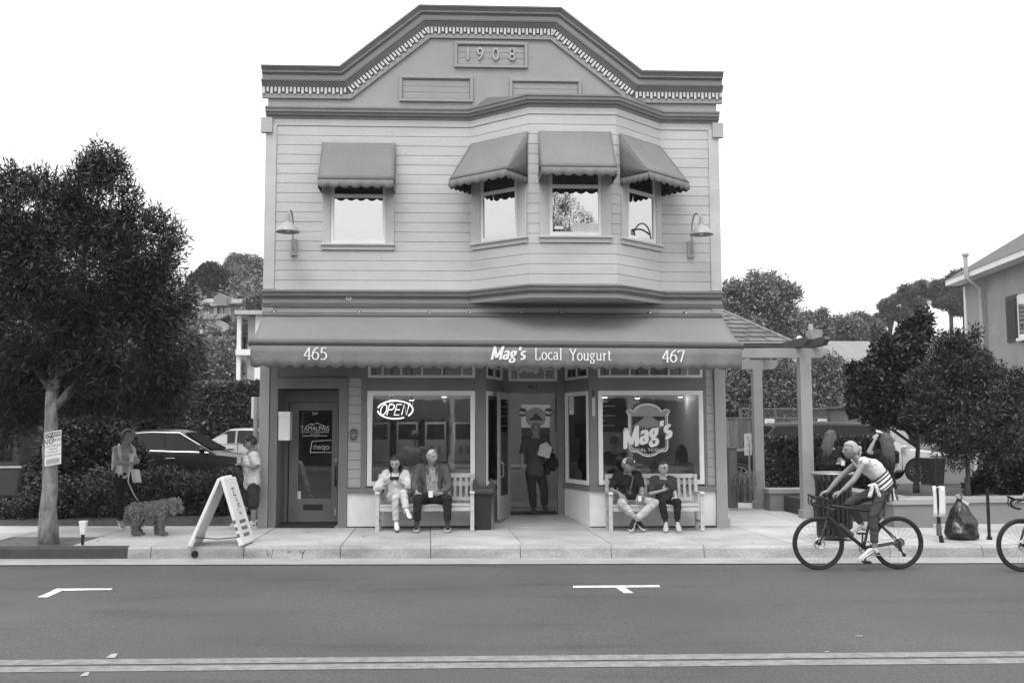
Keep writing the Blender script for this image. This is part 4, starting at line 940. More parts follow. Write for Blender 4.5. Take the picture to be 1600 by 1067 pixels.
# swing-top bin beside the first bench
bn = G(755, 827, SW); bin_ = thing('litter_bin', 'tall dark plastic bin with scooped open top beside the left bench', 'bin', (bn.x, bn.y+.02, gz(bn.x, SW)))
bm = M('bin_plastic', .022, .45, .15, 5)
def taper_box(mb, w0, d0, w1, d1, z0, z1):
    return mb.add([(-w0, -d0, z0), (w0, -d0, z0), (w0, d0, z0), (-w0, d0, z0), (-w1, -d1, z1), (w1, -d1, z1), (w1, d1, z1), (-w1, d1, z1)], [(0,3,2,1),(4,5,6,7),(0,1,5,4),(1,2,6,5),(2,3,7,6),(3,0,4,7)])
taper_box(MB(), .13, .13, .155, .16, 0, .6).build('body', bm, bin_, bevel=.012)
taper_box(MB(), .163, .168, .163, .168, .555, .6).build('bag_rim', M('bag_shine', .02, .25), bin_, bevel=.006)
taper_box(MB(), .185, .19, .18, .185, .602, .69).build('collar', M('bin_lid', .04, .45), bin_, bevel=.02)
mb = MB()
for s in (-1, 1):
    pr = [(s*.185, .69), (s*.175, .8), (s*.14, .86), (s*.118, .855), (s*.115, .8), (s*.1, .75), (s*.05, .715), (0, .7), (0, .69)]
    mb.prism(pr, (0, -.17, 0), (1, 0, 0), (0, 0, 1), (0, .03, 0)); mb.prism(pr, (0, .14, 0), (1, 0, 0), (0, 0, 1), (0, .03, 0))
    mb.prism([(s*.185, .69), (s*.175, .8), (s*.14, .86), (s*.125, .85), (s*.155, .78), (s*.165, .69)], (0, -.14, 0), (1, 0, 0), (0, 0, 1), (0, .28, 0))
mb.build('scoop_lid', M('bin_lid', .04), bin_, fixn=True, bevel=.006)
# A-frame board
A0 = G(345, 852, SW); af = thing('sandwich_board', 'white A-frame pavement sign seen almost edge-on near the kerb', 'sign', (A0.x, A0.y+.1, gz(A0.x, SW)))
afm = M('board_white', .68, .45, .08, 4)
topx, topz = .03, .97
for s, bx_, nm in ((-1, -.40, 'left_leaf'), (1, .36, 'right_leaf')):
    a, b = Vector((topx+s*.03, 0, topz)), Vector((bx_, 0, .02)); d = (b-a).normalized(); L = (b-a).length; nrm = Vector((-d.z, 0, d.x))*s
    if nrm.z < 0: nrm = -nrm
    yv = Vector((-.17*s if s > 0 else .05, 1, 0)).normalized()
    yv = Vector((.0, 1, 0)) if s < 0 else Vector((.07, 1, 0)).normalized()
    mb = MB(); wv = (-.3, .3)
    if s > 0: nrm = yv.cross(d).normalized(); nrm = nrm if nrm.x > 0 else -nrm
    mb.obox(a, yv, d, nrm, wv, (0, L), (-.024, .024)); lf_ = mb.build('leaf', afm, af, bevel=.008, fixn=True)
    for e in (-.27, .27): MB().obox(a, yv, d, nrm, (e-.02, e+.02), (L-.12, L), (-.04, -.024)).build('foot', afm, lf_)
    if s > 0:   # print on the street-side edge and on the outward face
        ed = -yv
        for k, z in enumerate((.62, .72, .82)):
            MB().obox(a, yv, d, nrm, (-.303, -.3), (z, z+.055), (-.02, .02)).build('print_mark', M('print_grey', .13), lf_)
        text("Mag's", .2, M('print_grey', .2), a+d*.36+nrm*.026, d, -yv, lf_, False)
        for k, z in enumerate((.64, .74, .84)): MB().obox(a, yv, d, nrm, (-.14, .14), (z, z+.05), (.025, .028)).build('print_mark', M('print_grey', .13), lf_)
MB().cyl((topx, -.28, topz), (topx, .28, topz), .03, n=12).build('hinge', afm, af, True)
MB().tube([(-.36, -.2, .13), (-.02, -.2, .105), (.33, -.16, .13)], .008, 6).build('chain', M('dark_metal', .05), af)
# path light by the tree
pl0 = G(129, 851, SW); plt = thing('path_light', 'small white bollard lantern on a dark stem beside the left tree', 'lantern', (pl0.x, pl0.y, gz(pl0.x, SW)))
MB().cyl((0, 0, -.05), (0, 0, .15), .02, .025, 10).build('stem', M('dark_metal', .05), plt); 
taper_box(MB(), .03, .03, .048, .048, .15, .33).build('lens', M('lantern_white', .72, .35), plt, bevel=.006); taper_box(MB(), .052, .052, .046, .046, .33, .345).build('cap', M('lantern_white', .72), plt, bevel=.003)
# no-parking sign strapped to the tree trunk
ty = G(75, 848, SW).y-.21
sn = thing('no_parking_sign', 'white TOW-AWAY NO PARKING sign strapped to the trunk of the left tree', 'sign', (fx(83, 700, ty), ty, fz(700, 83, ty)))
hw, hh = (fx(96.5, 700, ty)-fx(70.5, 700, ty))/2, (fz(675, 84, ty)-fz(728, 84, ty))/2
ux_, uy_ = Vector((1, -.0, .17)).normalized(), Vector((-.03, 0, 1)).normalized(); nn_ = Vector((0, -1, 0))
MB().obox((0, 0, 0), ux_, uy_, nn_, (-hw, hw), (-hh, hh), (0, .008)).build('plate', M('sign_face', .62, .5, .06), sn, bevel=.003)
MB().obox((0, 0, 0), ux_, uy_, nn_, (-hw*.93, hw*.93), (hh*.66, hh*.95), (.0082, .0092)).build('header', dk, sn)
def st(s, h, x, z, m, xs=1): text(s, h, m, ux_*x+uy_*z+nn_*.0105, ux_, uy_, sn, False, xs=xs)
st('TOW-AWAY', .08, 0, hh*.8, white, .56); st('NO', .15, -hw*.56, hh*.44, dk, .72); st('PARKING', .07, hw*.36, hh*.46, dk, .68)
for i, (s, h) in enumerate((('UNAUTHORIZED', .034), ('VEHICLES', .034), ('TOWED AT', .034), ("OWNER'S EXPENSE", .03))): st(s, h, 0, hh*(.14-.18*i), dk, .9)
MB().obox((0, 0, 0), ux_, uy_, nn_, (-hw*.8, hw*.8), (-hh*.92, -hh*.62), (.0082, .009)).build('small_print', M('print_pale', .3, .6), sn)
# street-side litter receptacle with flared metal slats
lr0 = G(1316, 846, SW); lr = thing('slatted_receptacle', 'dark steel slatted litter receptacle with flared rim behind the cyclist', 'bin', (lr0.x, lr0.y+.3, gz(lr0.x, SW)))
lm = M('receptacle_steel', .02, .4, .15, 5, metal=.3)
n = 22
for i in range(n):
    a = 2*math.pi*i/n; c, s = math.cos(a), math.sin(a); r_ = .27
    pts = [(r_*c, r_*s, .06), (r_*c, r_*s, .78), (.275*c, .275*s, .9), (.30*c, .30*s, .98), (.345*c, .345*s, 1.03)]
    mb = MB()
    for p, q in zip(pts[:-1], pts[1:]): mb.bar(p, q, .05, .008, (c, s, 0))
    mb.build('slat', lm, lr)
for z, r_ in ((.07, .262), (.76, .262), (1.035, .345)):
    MB().tube([(r_*math.cos(a), r_*math.sin(a), z) for a in np.linspace(0, 2*math.pi, 33)], .014, 6).build('hoop', lm if z < 1 else M('worn_steel', .35, .35, .1, 5, metal=.6), lr, True)
MB().lathe([(.001, .05), (.24, .05), (.24, .9), (.22, .9), (.22, .07)], n=24).build('liner', black, lr, True)
# staked notice and second stake near the kerb
ps0 = G(1468, 847, SW)
ps = thing('steel_stake', 'thin black stake with paper notice near the kerb behind the cyclist', 'post', (ps0.x, ps0.y, gz(ps0.x, SW)))
zt = fz(715, 1466, ps0.y)-ps.location.z
MB().box(-.022, .022, -.022, .022, .22, zt).build('post', lm, ps, bevel=.003); MB().box(-.03, .03, -.03, .03, .1, .28).build('sleeve', M('rust', .1, .8, .3, 20), ps, bevel=.005)
MB().cyl((.02, 0, .12), (.04, 0, -.02), .03, .04, 8).build('foot', lm, ps)
pn = thing('taped_paper', 'blank white paper notice taped to the thin black stake', 'notice', (ps0.x, ps0.y-.03, gz(ps0.x, SW)))
mb = MB(); g = []
za_, zb_ = fz(759, 1467, ps0.y)-ps.location.z, fz(807, 1467, ps0.y)-ps.location.z
for j in range(7):
    t = j/6; g.append([(-.085+.19*i/6+.012*math.sin(3*t), .028*math.sin(i*1.0)*(.5+t*.5)+(.02 if i in (0, 6) else 0), zb_+(za_-zb_)*t) for i in range(7)])
cloth(mb, g); o = mb.build('sheet', M('paper', .66, .7, .04), pn, True); so = o.modifiers.new('t', 'SOLIDIFY'); so.thickness = .002
for z in (za_-.02, zb_+.02): MB().box(-.03, .03, -.012, -.003, z-.008, z+.008).build('tape', M('tape_grey', .5), pn)
s20 = G(1546, 843, SW); s2 = thing('steel_stake', 'thin black stake between the rubbish bag and the right-hand rider', 'post', (s20.x, s20.y, gz(s20.x, SW)))
MB().box(-.018, .018, -.018, .018, -.03, .8).build('post', lm, s2); MB().box(-.03, .03, -.03, .03, -.02, .05).build('foot', lm, s2)
# rubbish bag
bg0 = G(1518, 845, SW); bag = thing('rubbish_bag', 'full black plastic rubbish bag tied at the top beside the right planter', 'bag', (bg0.x, bg0.y+.25, gz(bg0.x, SW)))
vs = []; fs = []; N = 40; Mm = 26
for j in range(Mm+1):
    t = j/Mm; r_ = np.interp(t, [0, .03, .15, .4, .7, .88, .95, 1], [.1, .235, .265, .235, .14, .055, .03, .05]); z = t*.66
    for k in range(N):
        a = 2*math.pi*k/N; d = Vector((math.cos(a), math.sin(a), z*3)); f = 1+.22*mnoise.noise(d*1.6)+.1*math.sin(a*9+mnoise.noise(d*2)*3)*(t**1.2)+.06*mnoise.noise(d*6)
        vs.append((r_*f*math.cos(a)-.04*t, r_*f*math.sin(a)*.9, z*(1+.04*math.sin(a))))
for j in range(Mm):
    for k in range(N): fs.append((j*N+k, j*N+(k+1) % N, (j+1)*N+(k+1) % N, (j+1)*N+k))
fs.append(tuple(range(N))[::-1])
MB().add(vs, fs).build('sack', M('bag_plastic', .012, .22, .2, 6, .3, 25, spec=.6), bag, True, ang=180)
mb = MB(); mb.add([(-.06, -.02, .63), (-.02, -.02, .64), (.1, -.04, .57), (.07, -.05, .53), (-.12, -.03, .7), (-.05, -.03, .72)], [(0, 1, 2, 3), (0, 4, 5, 1)]); mb.build('tie', M('tie_grey', .4, .4), bag)
# litter cup etc. held things are with the people
# ================================================================== PEOPLE
skin = M('skin', .3, .55, .08, 14, .05, 200); skin2 = M('skin_tan', .22, .55, .08, 14, .05, 200); skin3 = M('skin_pale', .38, .55, .06, 14, .05, 200)
eye_m = M('eye_dark', .02, .3); lip_m = M('lip', .2, .5); brow_d = M('brow_dark', .05, .8); brow_l = M('brow_grey', .35, .8)
def cl_(name, v, var=.1, sc=9, fine=.18): return M(name, v, .88, var, sc, .2, 160, fine=fine, fscale=220, spec=.15)
hair_d = M('hair_dark', .022, .5, .4, 26, .3, 160, spec=.5); hair_b = M('hair_blond', .33, .5, .22, 26, .3, 160); hair_w = M('hair_white', .66, .6, .12, 26, .2, 160); hair_m = M('hair_brown', .07, .5, .4, 26, .3, 160)
V3 = Vector
def remesh(mb, vox, smooth=3, noise_amp=0., noise_sc=9., seed=0., stretch=(1, 1, 1)):
    me = mb.mesh(fixn=False); o = bpy.data.objects.new('tmp', me); COL.objects.link(o)
    r = o.modifiers.new('r', 'REMESH'); r.mode = 'VOXEL'; r.voxel_size = vox; r.adaptivity = 0
    if smooth: s = o.modifiers.new('s', 'SMOOTH'); s.factor = .5; s.iterations = smooth
    bpy.context.view_layer.update()
    m2 = bpy.data.meshes.new_from_object(o.evaluated_get(bpy.context.evaluated_depsgraph_get())); bpy.data.objects.remove(o); bpy.data.meshes.remove(me)
    if noise_amp:
        n = len(m2.vertices); co = np.empty(n*3, 'f'); no = np.empty(n*3, 'f'); m2.vertices.foreach_get('co', co); m2.vertices.foreach_get('normal', no); co = co.reshape(-1, 3); no = no.reshape(-1, 3)
        d = np.array([mnoise.noise((c[0]*noise_sc*stretch[0]+seed, c[1]*noise_sc*stretch[1], c[2]*noise_sc*stretch[2]))+.5*mnoise.noise((c[0]*noise_sc*2.3, c[1]*noise_sc*2.3+seed, c[2]*noise_sc*2.3)) for c in co.tolist()], 'f')
        co += no*(d*noise_amp)[:, None]; m2.vertices.foreach_set('co', co.ravel())
    m2.update(); m2.shade_smooth(); m2.materials.clear(); return m2
def lerp(a, b, t): return a+(b-a)*t
def loft(mb, secs, n=20):
    """secs: (centre, lateral unit, depth unit, half width, half depth)"""
    vs = []; fs = []
    for c, u, d, w, h in secs:
        for k in range(n):
            a = 2*math.pi*k/n; ca, sa = math.cos(a), math.sin(a); ex = .85
            vs.append(c+u*(w*math.copysign(abs(ca)**ex, ca))+d*(h*math.copysign(abs(sa)**ex, sa)))
    m = len(secs)
    for i in range(m-1):
        for k in range(n): fs.append((i*n+k, i*n+(k+1) % n, (i+1)*n+(k+1) % n, (i+1)*n+k))
    fs.append(tuple(range(n))[::-1]); fs.append(tuple(range((m-1)*n, m*n))); return mb.add(vs, fs)
TORSO = [(-.16, .11, .085), (-.05, .16, .11), (.08, .165, .115), (.3, .14, .1), (.45, .137, .1), (.65, .155, .11), (.84, .165, .11), (.95, .155, .09), (1.03, .1, .07), (1.1, .06, .06)]
def torso_secs(J, infl=0., t0=-.2, t1=1.2, wide=1., deep=1., fem=0., belly=0.):
    hc = (J['hl']+J['hr'])/2; sc = (J['sl']+J['sr'])/2; up_ = (sc-hc); Ls = up_.length
    ul = (J['hr']-J['hl']).normalized(); us = (J['sr']-J['sl']).normalized(); out = []
    for t, w, d in TORSO:
        if t < t0 or t > t1: continue
        u = lerp(ul, us, max(0, min(1, t))).normalized(); c = hc+up_*t
        if 'mid' in J: k = max(0, 1-abs(t-.5)/.5); c = c+(J['mid']-(hc+sc)/2)*k*(2-k)
        dv = u.cross(up_).normalized(); w2, d2 = w*wide, d*deep
        if fem: w2 *= 1+.08*fem*(1 if t < .15 else -.7 if t < .75 else -.5); 
        if fem and .6 < t < .9: d2 *= 1.12
        if belly and .05 < t < .7: d2 *= 1+belly; c = c-dv*0
        out.append((c, u, dv, w2+infl, d2+infl))
    return out
def head_geo(mb, c, f, upv, sc=1., grow=0., keep=None, detail=True, n=36, m=28):
    f = f.normalized(); z = (upv-f*upv.dot(f)).normalized(); x = f.cross(z)
    ve = {}; vs = []; ok = []
    def pt(a, t):
        d = V3((math.cos(t)*math.cos(a), math.cos(t)*math.sin(a), math.sin(t)))
        p = V3((d.x*.079, d.y*.098, d.z*.118))
        if p.z < 0:
            k = min(1, -p.z/.118); p.x *= 1-.36*k*k
            if p.y < 0: p.y *= 1-.5*k
            else: p.y *= 1-.12*k
        if p.y < 0 and p.z > -.03: p.y *= 1.08
        if detail and p.y > .02:
            g = lambda q, w: math.exp(-(q/w)**2)
            p.y += .026*g(p.x, .0125)*g(p.z+.022, .02)+.012*g(p.x, .01)*g(p.z-.004, .02)
            p.y += .006*g(p.z-.026, .011)*g(abs(p.x)-.03, .03)-.017*g(abs(p.x)-.031, .016)*g(p.z-.007, .013)
            p.y += .006*g(p.x, .021)*g(p.z+.06, .009)-.004*g(p.x, .024)*g(p.z+.073, .006)+.009*g(p.x, .02)*g(p.z+.096, .016)
            p.y -= .005*g(abs(p.x)-.045, .018)*g(p.z+.045, .025)
        return p, d
    for j in range(m+1):
        t = -math.pi/2+math.pi*j/m
        for k in range(n):
            p, d = pt(2*math.pi*k/n, t); ok.append(keep is None or keep(p)); p = p+d*grow
            if grow: p += d*grow*(.45*mnoise.noise(V3((p.x*40, p.y*40, p.z*14)))+.5*mnoise.noise(V3((p.x*110, p.y*110, p.z*30))))
            vs.append(c+(x*p.x+f*p.y+z*p.z)*sc)
    fs = [(j*n+k, j*n+(k+1) % n, (j+1)*n+(k+1) % n, (j+1)*n+k) for j in range(m) for k in range(n)]
    fs = [q for q in fs if all(ok[i] for i in q)]
    mb.add(vs, fs); return x, f, z
def add_hand(mb, w, d, pn, side, curl=.5, sc=1., spread=.1, n=7):
    """palm and five fingers; d: pointing direction, pn: palm normal, side: +1/-1 puts the thumb"""
    d = d.normalized(); pn = (pn-d*pn.dot(d)).normalized(); l = d.cross(pn)*side
    mb.ball(w+d*.045*sc, (.04*sc, .053*sc, .017*sc), 12, 8, (l, d, pn)); mb.caps_(w-d*.02*sc, w+d*.03*sc, .026*sc, .03*sc, 10)
    for i, (o, ln) in enumerate(((.030, .92), (.010, 1.), (-.011, .95), (-.030, .76))):
        p = w+d*.082*sc+l*o*sc-d*(.006 if i in (0, 3) else 0)*sc; a = .25*curl+.12*(i-1)*.2; pts = [w+d*.05*sc+l*o*.8*sc, p]; dd = d+l*(o*spread*6)
        for s in (.043, .027, .02):
            a += curl*.75; v = (dd*math.cos(a)+pn*math.sin(a)).normalized(); p = p+v*s*ln*sc; pts.append(p)
        mb.tube(pts, [.0095*sc, .0098*sc, .0088*sc, .008*sc, .0055*sc], n)
    p = w+d*.025*sc+l*.03*sc; v = (d*.6+l*.75+pn*.3).normalized(); p1 = p+v*.04*sc; v2 = (d*.9+l*.15+pn*(.25+.4*curl)).normalized(); p2 = p1+v2*.03*sc; p3 = p2+(v2+pn*.3*curl).normalized()*.024*sc
    mb.tube([p, p1, p2, p3], [.014*sc, .0115*sc, .0105*sc, .007*sc], n)
def shoe(mb, an, toe, sc=1., low=True):
    """an: ankle, toe: tip of the shoe, both 3D"""
    d = toe-an; fl = V3((d.x, d.y, 0)); fl.normalize() if fl.length > 1e-4 else None
    ud = (toe-an).normalized(); side = ud.cross(V3((0, 0, 1)))
    if side.length < .2: side = V3((1, 0, 0))
    side.normalize(); nrm = side.cross(ud).normalized(); L = .26*sc; heel = toe-ud*L
    secs = []
    for t, w, h, b in ((0, .02, .03, .012), (.08, .033, .05, .006), (.3, .036, .05, .004), (.5, .04, .042, .002), (.72, .048, .034, 0), (.9, .042, .026, 0), (1., .02, .014, .006)):
        secs.append((heel+ud*L*t+nrm*(h*.5*sc+b-.0), side, nrm, w*sc, h*.55*sc))
    loft(mb, secs, 14); return heel, ud, side, nrm, L
def foot_sole(mb, heel, ud, side, nrm, L, sc=1.):
    secs = [(heel+ud*L*t+nrm*(-.004), side, nrm, w*sc, .013) for t, w in ((-.02, .02), (.06, .036), (.3, .038), (.5, .04), (.74, .051), (.92, .045), (1.03, .02))]
    loft(mb, secs, 14)
def strand_hair(mb, c, x, f, z, sc, items, rad=.012):
    for pts in items:
        mb.tube([c+(x*p[0]+f*p[1]+z*p[2])*sc for p in pts], [rad*.7]+[rad]*(len(pts)-2)+[rad*.35], 6)
PERS = []
def person(label, J, base, sk=skin, sc=1., top=None, sleeve=.45, top_infl=.014, hem=-.02, trousers=None, leg=.93, leg_infl=.016, shoes=None, hair=None, hair_m=hair_d, fem=0., wide=1., deep=1., belly=0., hands=None, headsc=1.06, sole=None, lod=1., sock=None, group=None, brows=None, collar=False, glasses=False):
    """J holds joints as world points: hl hr sl sr (hips, shoulders), el er wl wr, kl kr al ar, tl tr (toe tips), head, face (direction), hup"""
    t = thing('person', label, 'person', base, 0, group); J = dict(J)
    sct = (J['sl']+J['sr'])/2; hcv = (J['hl']+J['hr'])/2
    nb = sct+(J['head']-sct)*.2
    hup = J.get('hup', V3((0, 0, 1))); f = J['face'].normalized()
    # ---- body
    mb = MB(); loft(mb, torso_secs(J, 0, wide=wide, deep=deep, fem=fem, belly=belly))
    k = sc
    for s in 'lr':
        S_, E, Wr = J['s'+s], J['e'+s], J['w'+s]; inn = lerp(S_, sct, .18)
        mb.caps_(inn, S_, .062*k, .056*k); mb.caps_(S_, E, .052*k, .040*k); mb.caps_(E, lerp(E, Wr, .35), .040*k, .039*k); mb.caps_(lerp(E, Wr, .35), Wr, .039*k, .026*k)
        H, K, A = J['h'+s], J['k'+s], J['a'+s]; mb.caps_(H, K, .084*k, .056*k); mb.caps_(K, lerp(K, A, .33), .054*k, .054*k); mb.caps_(lerp(K, A, .33), A, .054*k, .035*k)
        ud = (J['t'+s]-A).normalized(); mb.caps_(A, J['t'+s]-ud*.05, .036*k, .026*k)
    hz = (hup-f*hup.dot(f)).normalized(); base_skull = J['head']-hz*.06*headsc-f*.02
    mb.caps_(sct-(J['head']-sct)*.05, base_skull, .058*k, .054*k)
    me = remesh(mb, .010*lod, 4); hd = MB(); hx, hf, hzv = head_geo(hd, J['head'], f, hup, headsc)
    for s in (-1, 1): hd.ball(J['head']+(hx*.075*s-hf*.006+hzv*-.002)*headsc, (.010*headsc, .019*headsc, .032*headsc), 8, 6, (hx, hf, hzv))
    for s, side in (('l', 1), ('r', -1)):
        hs = (hands or {}).get(s)
        d = (J['w'+s]-J['e'+s]).normalized()
        if hs is None: hs = (d, V3((0, 1, 0)), .5)
        add_hand(hd, J['w'+s]+hs[0].normalized()*.01, hs[0], hs[1], hs[3] if len(hs) > 3 else side, hs[2], .95*k)
    # join the hand and head meshes to the body surface: one mesh
    import bmesh
    b = bmesh.new(); b.from_mesh(me); m2 = hd.mesh(True, 180); b.from_mesh(m2); b.to_mesh(me); b.free(); me.shade_smooth(); bpy.data.meshes.remove(m2)
    link_mesh('body', me, sk, t, True)
    at = lambda a, b_, c_: J['head']+(hx*a+hf*b_+hzv*c_)*headsc
    for s in (-1, 1):
        MB().ball(at(.031*s, .077, .006), (.0135, .009, .0085), 8, 6, (hx, hf, hzv)).build('eye', eye_m, t, True, True)
        MB().tube([at(.016*s, .094, .026), at(.032*s, .09, .031), at(.05*s, .076, .025)], [.0045, .006, .003], 5).build('eyebrow', brows or (brow_l if hair_m in (hair_w, hair_b) else brow_d), t, True, True)
    MB().tube([at(-.024, .079, -.066), at(0, .0885, -.063), at(.024, .079, -.066)], [.003, .0062, .003], 5).build('mouth', lip_m, t, True, True)
    if glasses:
        g = MB()
        for s in (-1, 1):
            g.tube([at(.032*s+.024*math.cos(a), .097, .006+.019*math.sin(a)) for a in np.linspace(0, 2*math.pi, 13)], .0035, 5); g.tube([at(.056*s, .095, .01), at(.078*s, .03, .01), at(.08*s, -.01, .008)], .003, 5)
        g.tube([at(-.008, .1, .01), at(.008, .1, .01)], .003, 5); g.build('glasses', eye_m, t, True, True)
    # ---- clothes
    if trousers:
        mb = MB(); loft(mb, torso_secs(J, .012, -.2, .35, wide, deep, fem, belly*.6))
        ti = leg_infl
        for s in 'lr':
            H, K, A = J['h'+s], J['k'+s], J['a'+s]
            mb.caps_(H, lerp(H, K, min(1, leg*2)), .086*k+ti, .058*k+ti)
            if leg > .5: q = lerp(K, A, (leg-.5)*2); mb.tube([K, lerp(K, A, .35), q], [.056*k+ti, .054*k+ti, max(.044*k+ti, .0)], 12); mb.ball(K, .057*k+ti, 12, 8)
        link_mesh('trousers' if leg > .6 else 'shorts', remesh(mb, .010*lod, 3, .009, 13, 3., (1, 1, 1.5)), trousers, t, True)
    if top:
        mb = MB(); loft(mb, torso_secs(J, top_infl, hem, 1.05, wide, deep, fem, belly))
        for s in 'lr':
            S_, E, Wr = J['s'+s], J['e'+s], J['w'+s]; r_ = top_infl
            inn = lerp(S_, sct, .2); mb.caps_(inn, S_, .066*k+r_, .056*k+r_)
            if sleeve > 0:
                mb.tube([S_, lerp(S_, E, min(1, sleeve*2))], [.055*k+r_, .05*k+r_*1.2], 12); mb.ball(S_, .055*k+r_, 12, 8)
                if sleeve > .5: mb.ball(E, .042*k+r_*1.2, 12, 8); mb.tube([E, lerp(E, Wr, (sleeve-.5)*2)], [.044*k+r_, .032*k+r_], 12)
        link_mesh('top', remesh(mb, .010*lod, 3, .009, 11, 9.), top, t, True)
        if collar:
            cu = (J['sr']-J['sl']).normalized(); cdir = hf
            MB().tube([nb+(cu*math.cos(a)*.07+f*math.sin(a)*.068)-hzv*(.02+.02*math.sin(a)) for a in np.linspace(-math.pi*1.35, math.pi*.35, 18)], .017, 7).build('collar', top, t, True, True)
    for s in 'lr':
        if shoes:
            mb = MB(); q = shoe(mb, J['a'+s], J['t'+s], k); mb.caps_(J['a'+s], J['a'+s]-q[3]*.03, .041*k, .04*k); o = link_mesh('shoe', remesh(mb, .007, 2), shoes, t, True)
            if sole: m3 = MB(); foot_sole(m3, *q, k); m3.build('sole', sole, o, True, True).location = (0, 0, 0); o.children[0].location = (0, 0, 0)
        if sock: A, K = J['a'+s], J['k'+s]; MB().tube([lerp(A, K, -.03), lerp(A, K, .28)], [.041*k, .046*k], 12).build('sock', sock, t, True, True)
    # ---- hair
    if hair:
        mb = MB(); c = J['head']; r_ = random.Random(len(PERS)+5)
        if hair == 'short':
            head_geo(mb, c, f, hup, headsc, .011, lambda p: (p.z > .052+.25*max(0, p.y-.03)) or (p.y < -.012 and p.z > -.045) or (p.z > .0 and p.y < .012 and abs(p.x) > .05), False)
        elif hair == 'fringe':
            head_geo(mb, c, f, hup, headsc, .007, lambda p: (p.y < .0 and -.06 < p.z < .07) or (p.z > .045 and p.y < .06), False)
        elif hair in ('bob', 'long', 'bun', 'tail'):
            head_geo(mb, c, f, hup, headsc, .016 if hair != 'bun' else .010, lambda p: (p.z > .062+.2*max(0, p.y-.03)) or (p.y < .015 and p.z > -.03) or (p.y < -.02 and p.z > -.07), False)
            its = []
            if hair in ('bob', 'long'):
                Ln = .16 if hair == 'bob' else .42; N = 70 if hair == 'bob' else 96
                for i in range(N):
                    a = math.radians(-8+196*i/(N-1)+r_.uniform(-3, 3)) + math.pi; cx, cy = math.cos(a), math.sin(a); j = r_.uniform(.85, 1.12)
                    e = 1.06 if hair == 'bob' else 1.0
                    its.append([(cx*.03, cy*.03+.0, .122), (cx*.075, cy*.085, .06), (cx*.094*e, cy*.112, -.02), (cx*.092*e*j, cy*.115*j, -.02-Ln*.5*j), (cx*.08*e*j+r_.uniform(-.015, .015), cy*.1*j+r_.uniform(-.015, .015), -.02-Ln*j*r_.uniform(.85, 1.05))])
                strand_hair(mb, c, hx, hf, hzv, headsc, its, .0115)
            if hair == 'bun': mb.ball(at(0, -.12, .02), (.04, .035, .04), 12, 8); 
            if hair == 'tail': strand_hair(mb, c, hx, hf, hzv, headsc, [[(.01*a, -.1, .03+.01*a), (.015*a, -.15, 0), (.012*a, -.15, -.12), (.01*a, -.13, -.22)] for a in (-1.5, -.5, .5, 1.5)], .016)
        mb.build('hair', hair_m, t, True, True, ang=180)
    PERS.append(t); return t, J, (at, hx, hf, hzv)
def cap_hat(t, at, ax, m1, m2, fwd=1., label=None):
    hx, hf, hz = ax; c = at(0, -.004, .03); vs = []; n = 24; fs = []
    for half, m in ((0, m1), (1, m2)):
        mb = MB(); v = []; q = []
        for j in range(9):
            t_ = math.pi/2*j/8
            for k in range(13):
                a = math.pi*(k/12)*(1)+(-math.pi/2 if half == 0 else math.pi/2); y = math.cos(a)*(1 if half == 0 else 1)
                v.append(c+hx*(.089*math.cos(t_)*math.sin(a))+hf*(.11*math.cos(t_)*math.cos(a)*fwd)+hz*(.105*math.sin(t_)))
        for j in range(8):
            for k in range(12): q.append((j*13+k, j*13+k+1, (j+1)*13+k+1, (j+1)*13+k))
        mb.add(v, q).build('cap_crown', m, t, True, True, ang=180)
    mb = MB(); top_ = []; n = 13
    for i in range(n):
        a = math.pi*(-.42+.84*i/(n-1)); r0 = c+hx*(.086*math.sin(a))+hf*(.106*math.cos(a)*fwd)+hz*.004; r1 = c+hx*(.083*math.sin(a))+hf*((.106*math.cos(a)+.085*math.cos(a)**.5)*fwd)-hz*.012*math.cos(a); top_.append((r0, r1))
    mb.add([p for a, b in top_ for p in (a, b)], [(2*i, 2*i+1, 2*i+3, 2*i+2) for i in range(n-1)]); o = mb.build('cap_peak', m1, t, True, True); so = o.modifiers.new('t', 'SOLIDIFY'); so.thickness = .006
def cup(label, base, h=.1, r0=.034, r1=.042, m=None, tilt=(0, 0)):
    c = thing('paper_cup', label, 'cup', base); c.rotation_euler = (tilt[0], tilt[1], 0)
    MB().lathe([(.001, 0), (r0, 0), (r1, h), (r1+.003, h), (r1+.003, h-.006), (r1-.004, h-.006), (r0-.004, .01), (.001, .01)], n=18, close=False).build('cup', m or white, c, True)
    MB().lathe([(.001, h-.02), (r1-.006, h-.02)], n=14, close=False).build('contents', M('yogurt', .55, .5), c); return c
def px(a, b, Y): return P(a, b, Y)
# ---------------- woman on the first bench
YS = 17.02
Y = YS+.12
J = dict(head=px(617.3, 723, Y-.13), face=V3((-.08, -1, -.42)), sl=px(603, 740, Y), sr=px(633, 739.5, Y), el=px(588.5, 764, Y-.1), wl=px(606, 754.5, Y-.33), er=px(641, 764, Y-.08), wr=px(626, 755.5, Y-.33),
         hl=px(612, 780, Y+.0), hr=px(630, 780, Y+.0), kl=px(630.5, 770.5, Y-.47), al=px(634.5, 798, Y-.58), tl=px(641, 811, Y-.75), kr=px(617.5, 778, Y-.44), ar=px(619, 818, Y-.42), tr=px(620.5, 829.5, Y-.56))
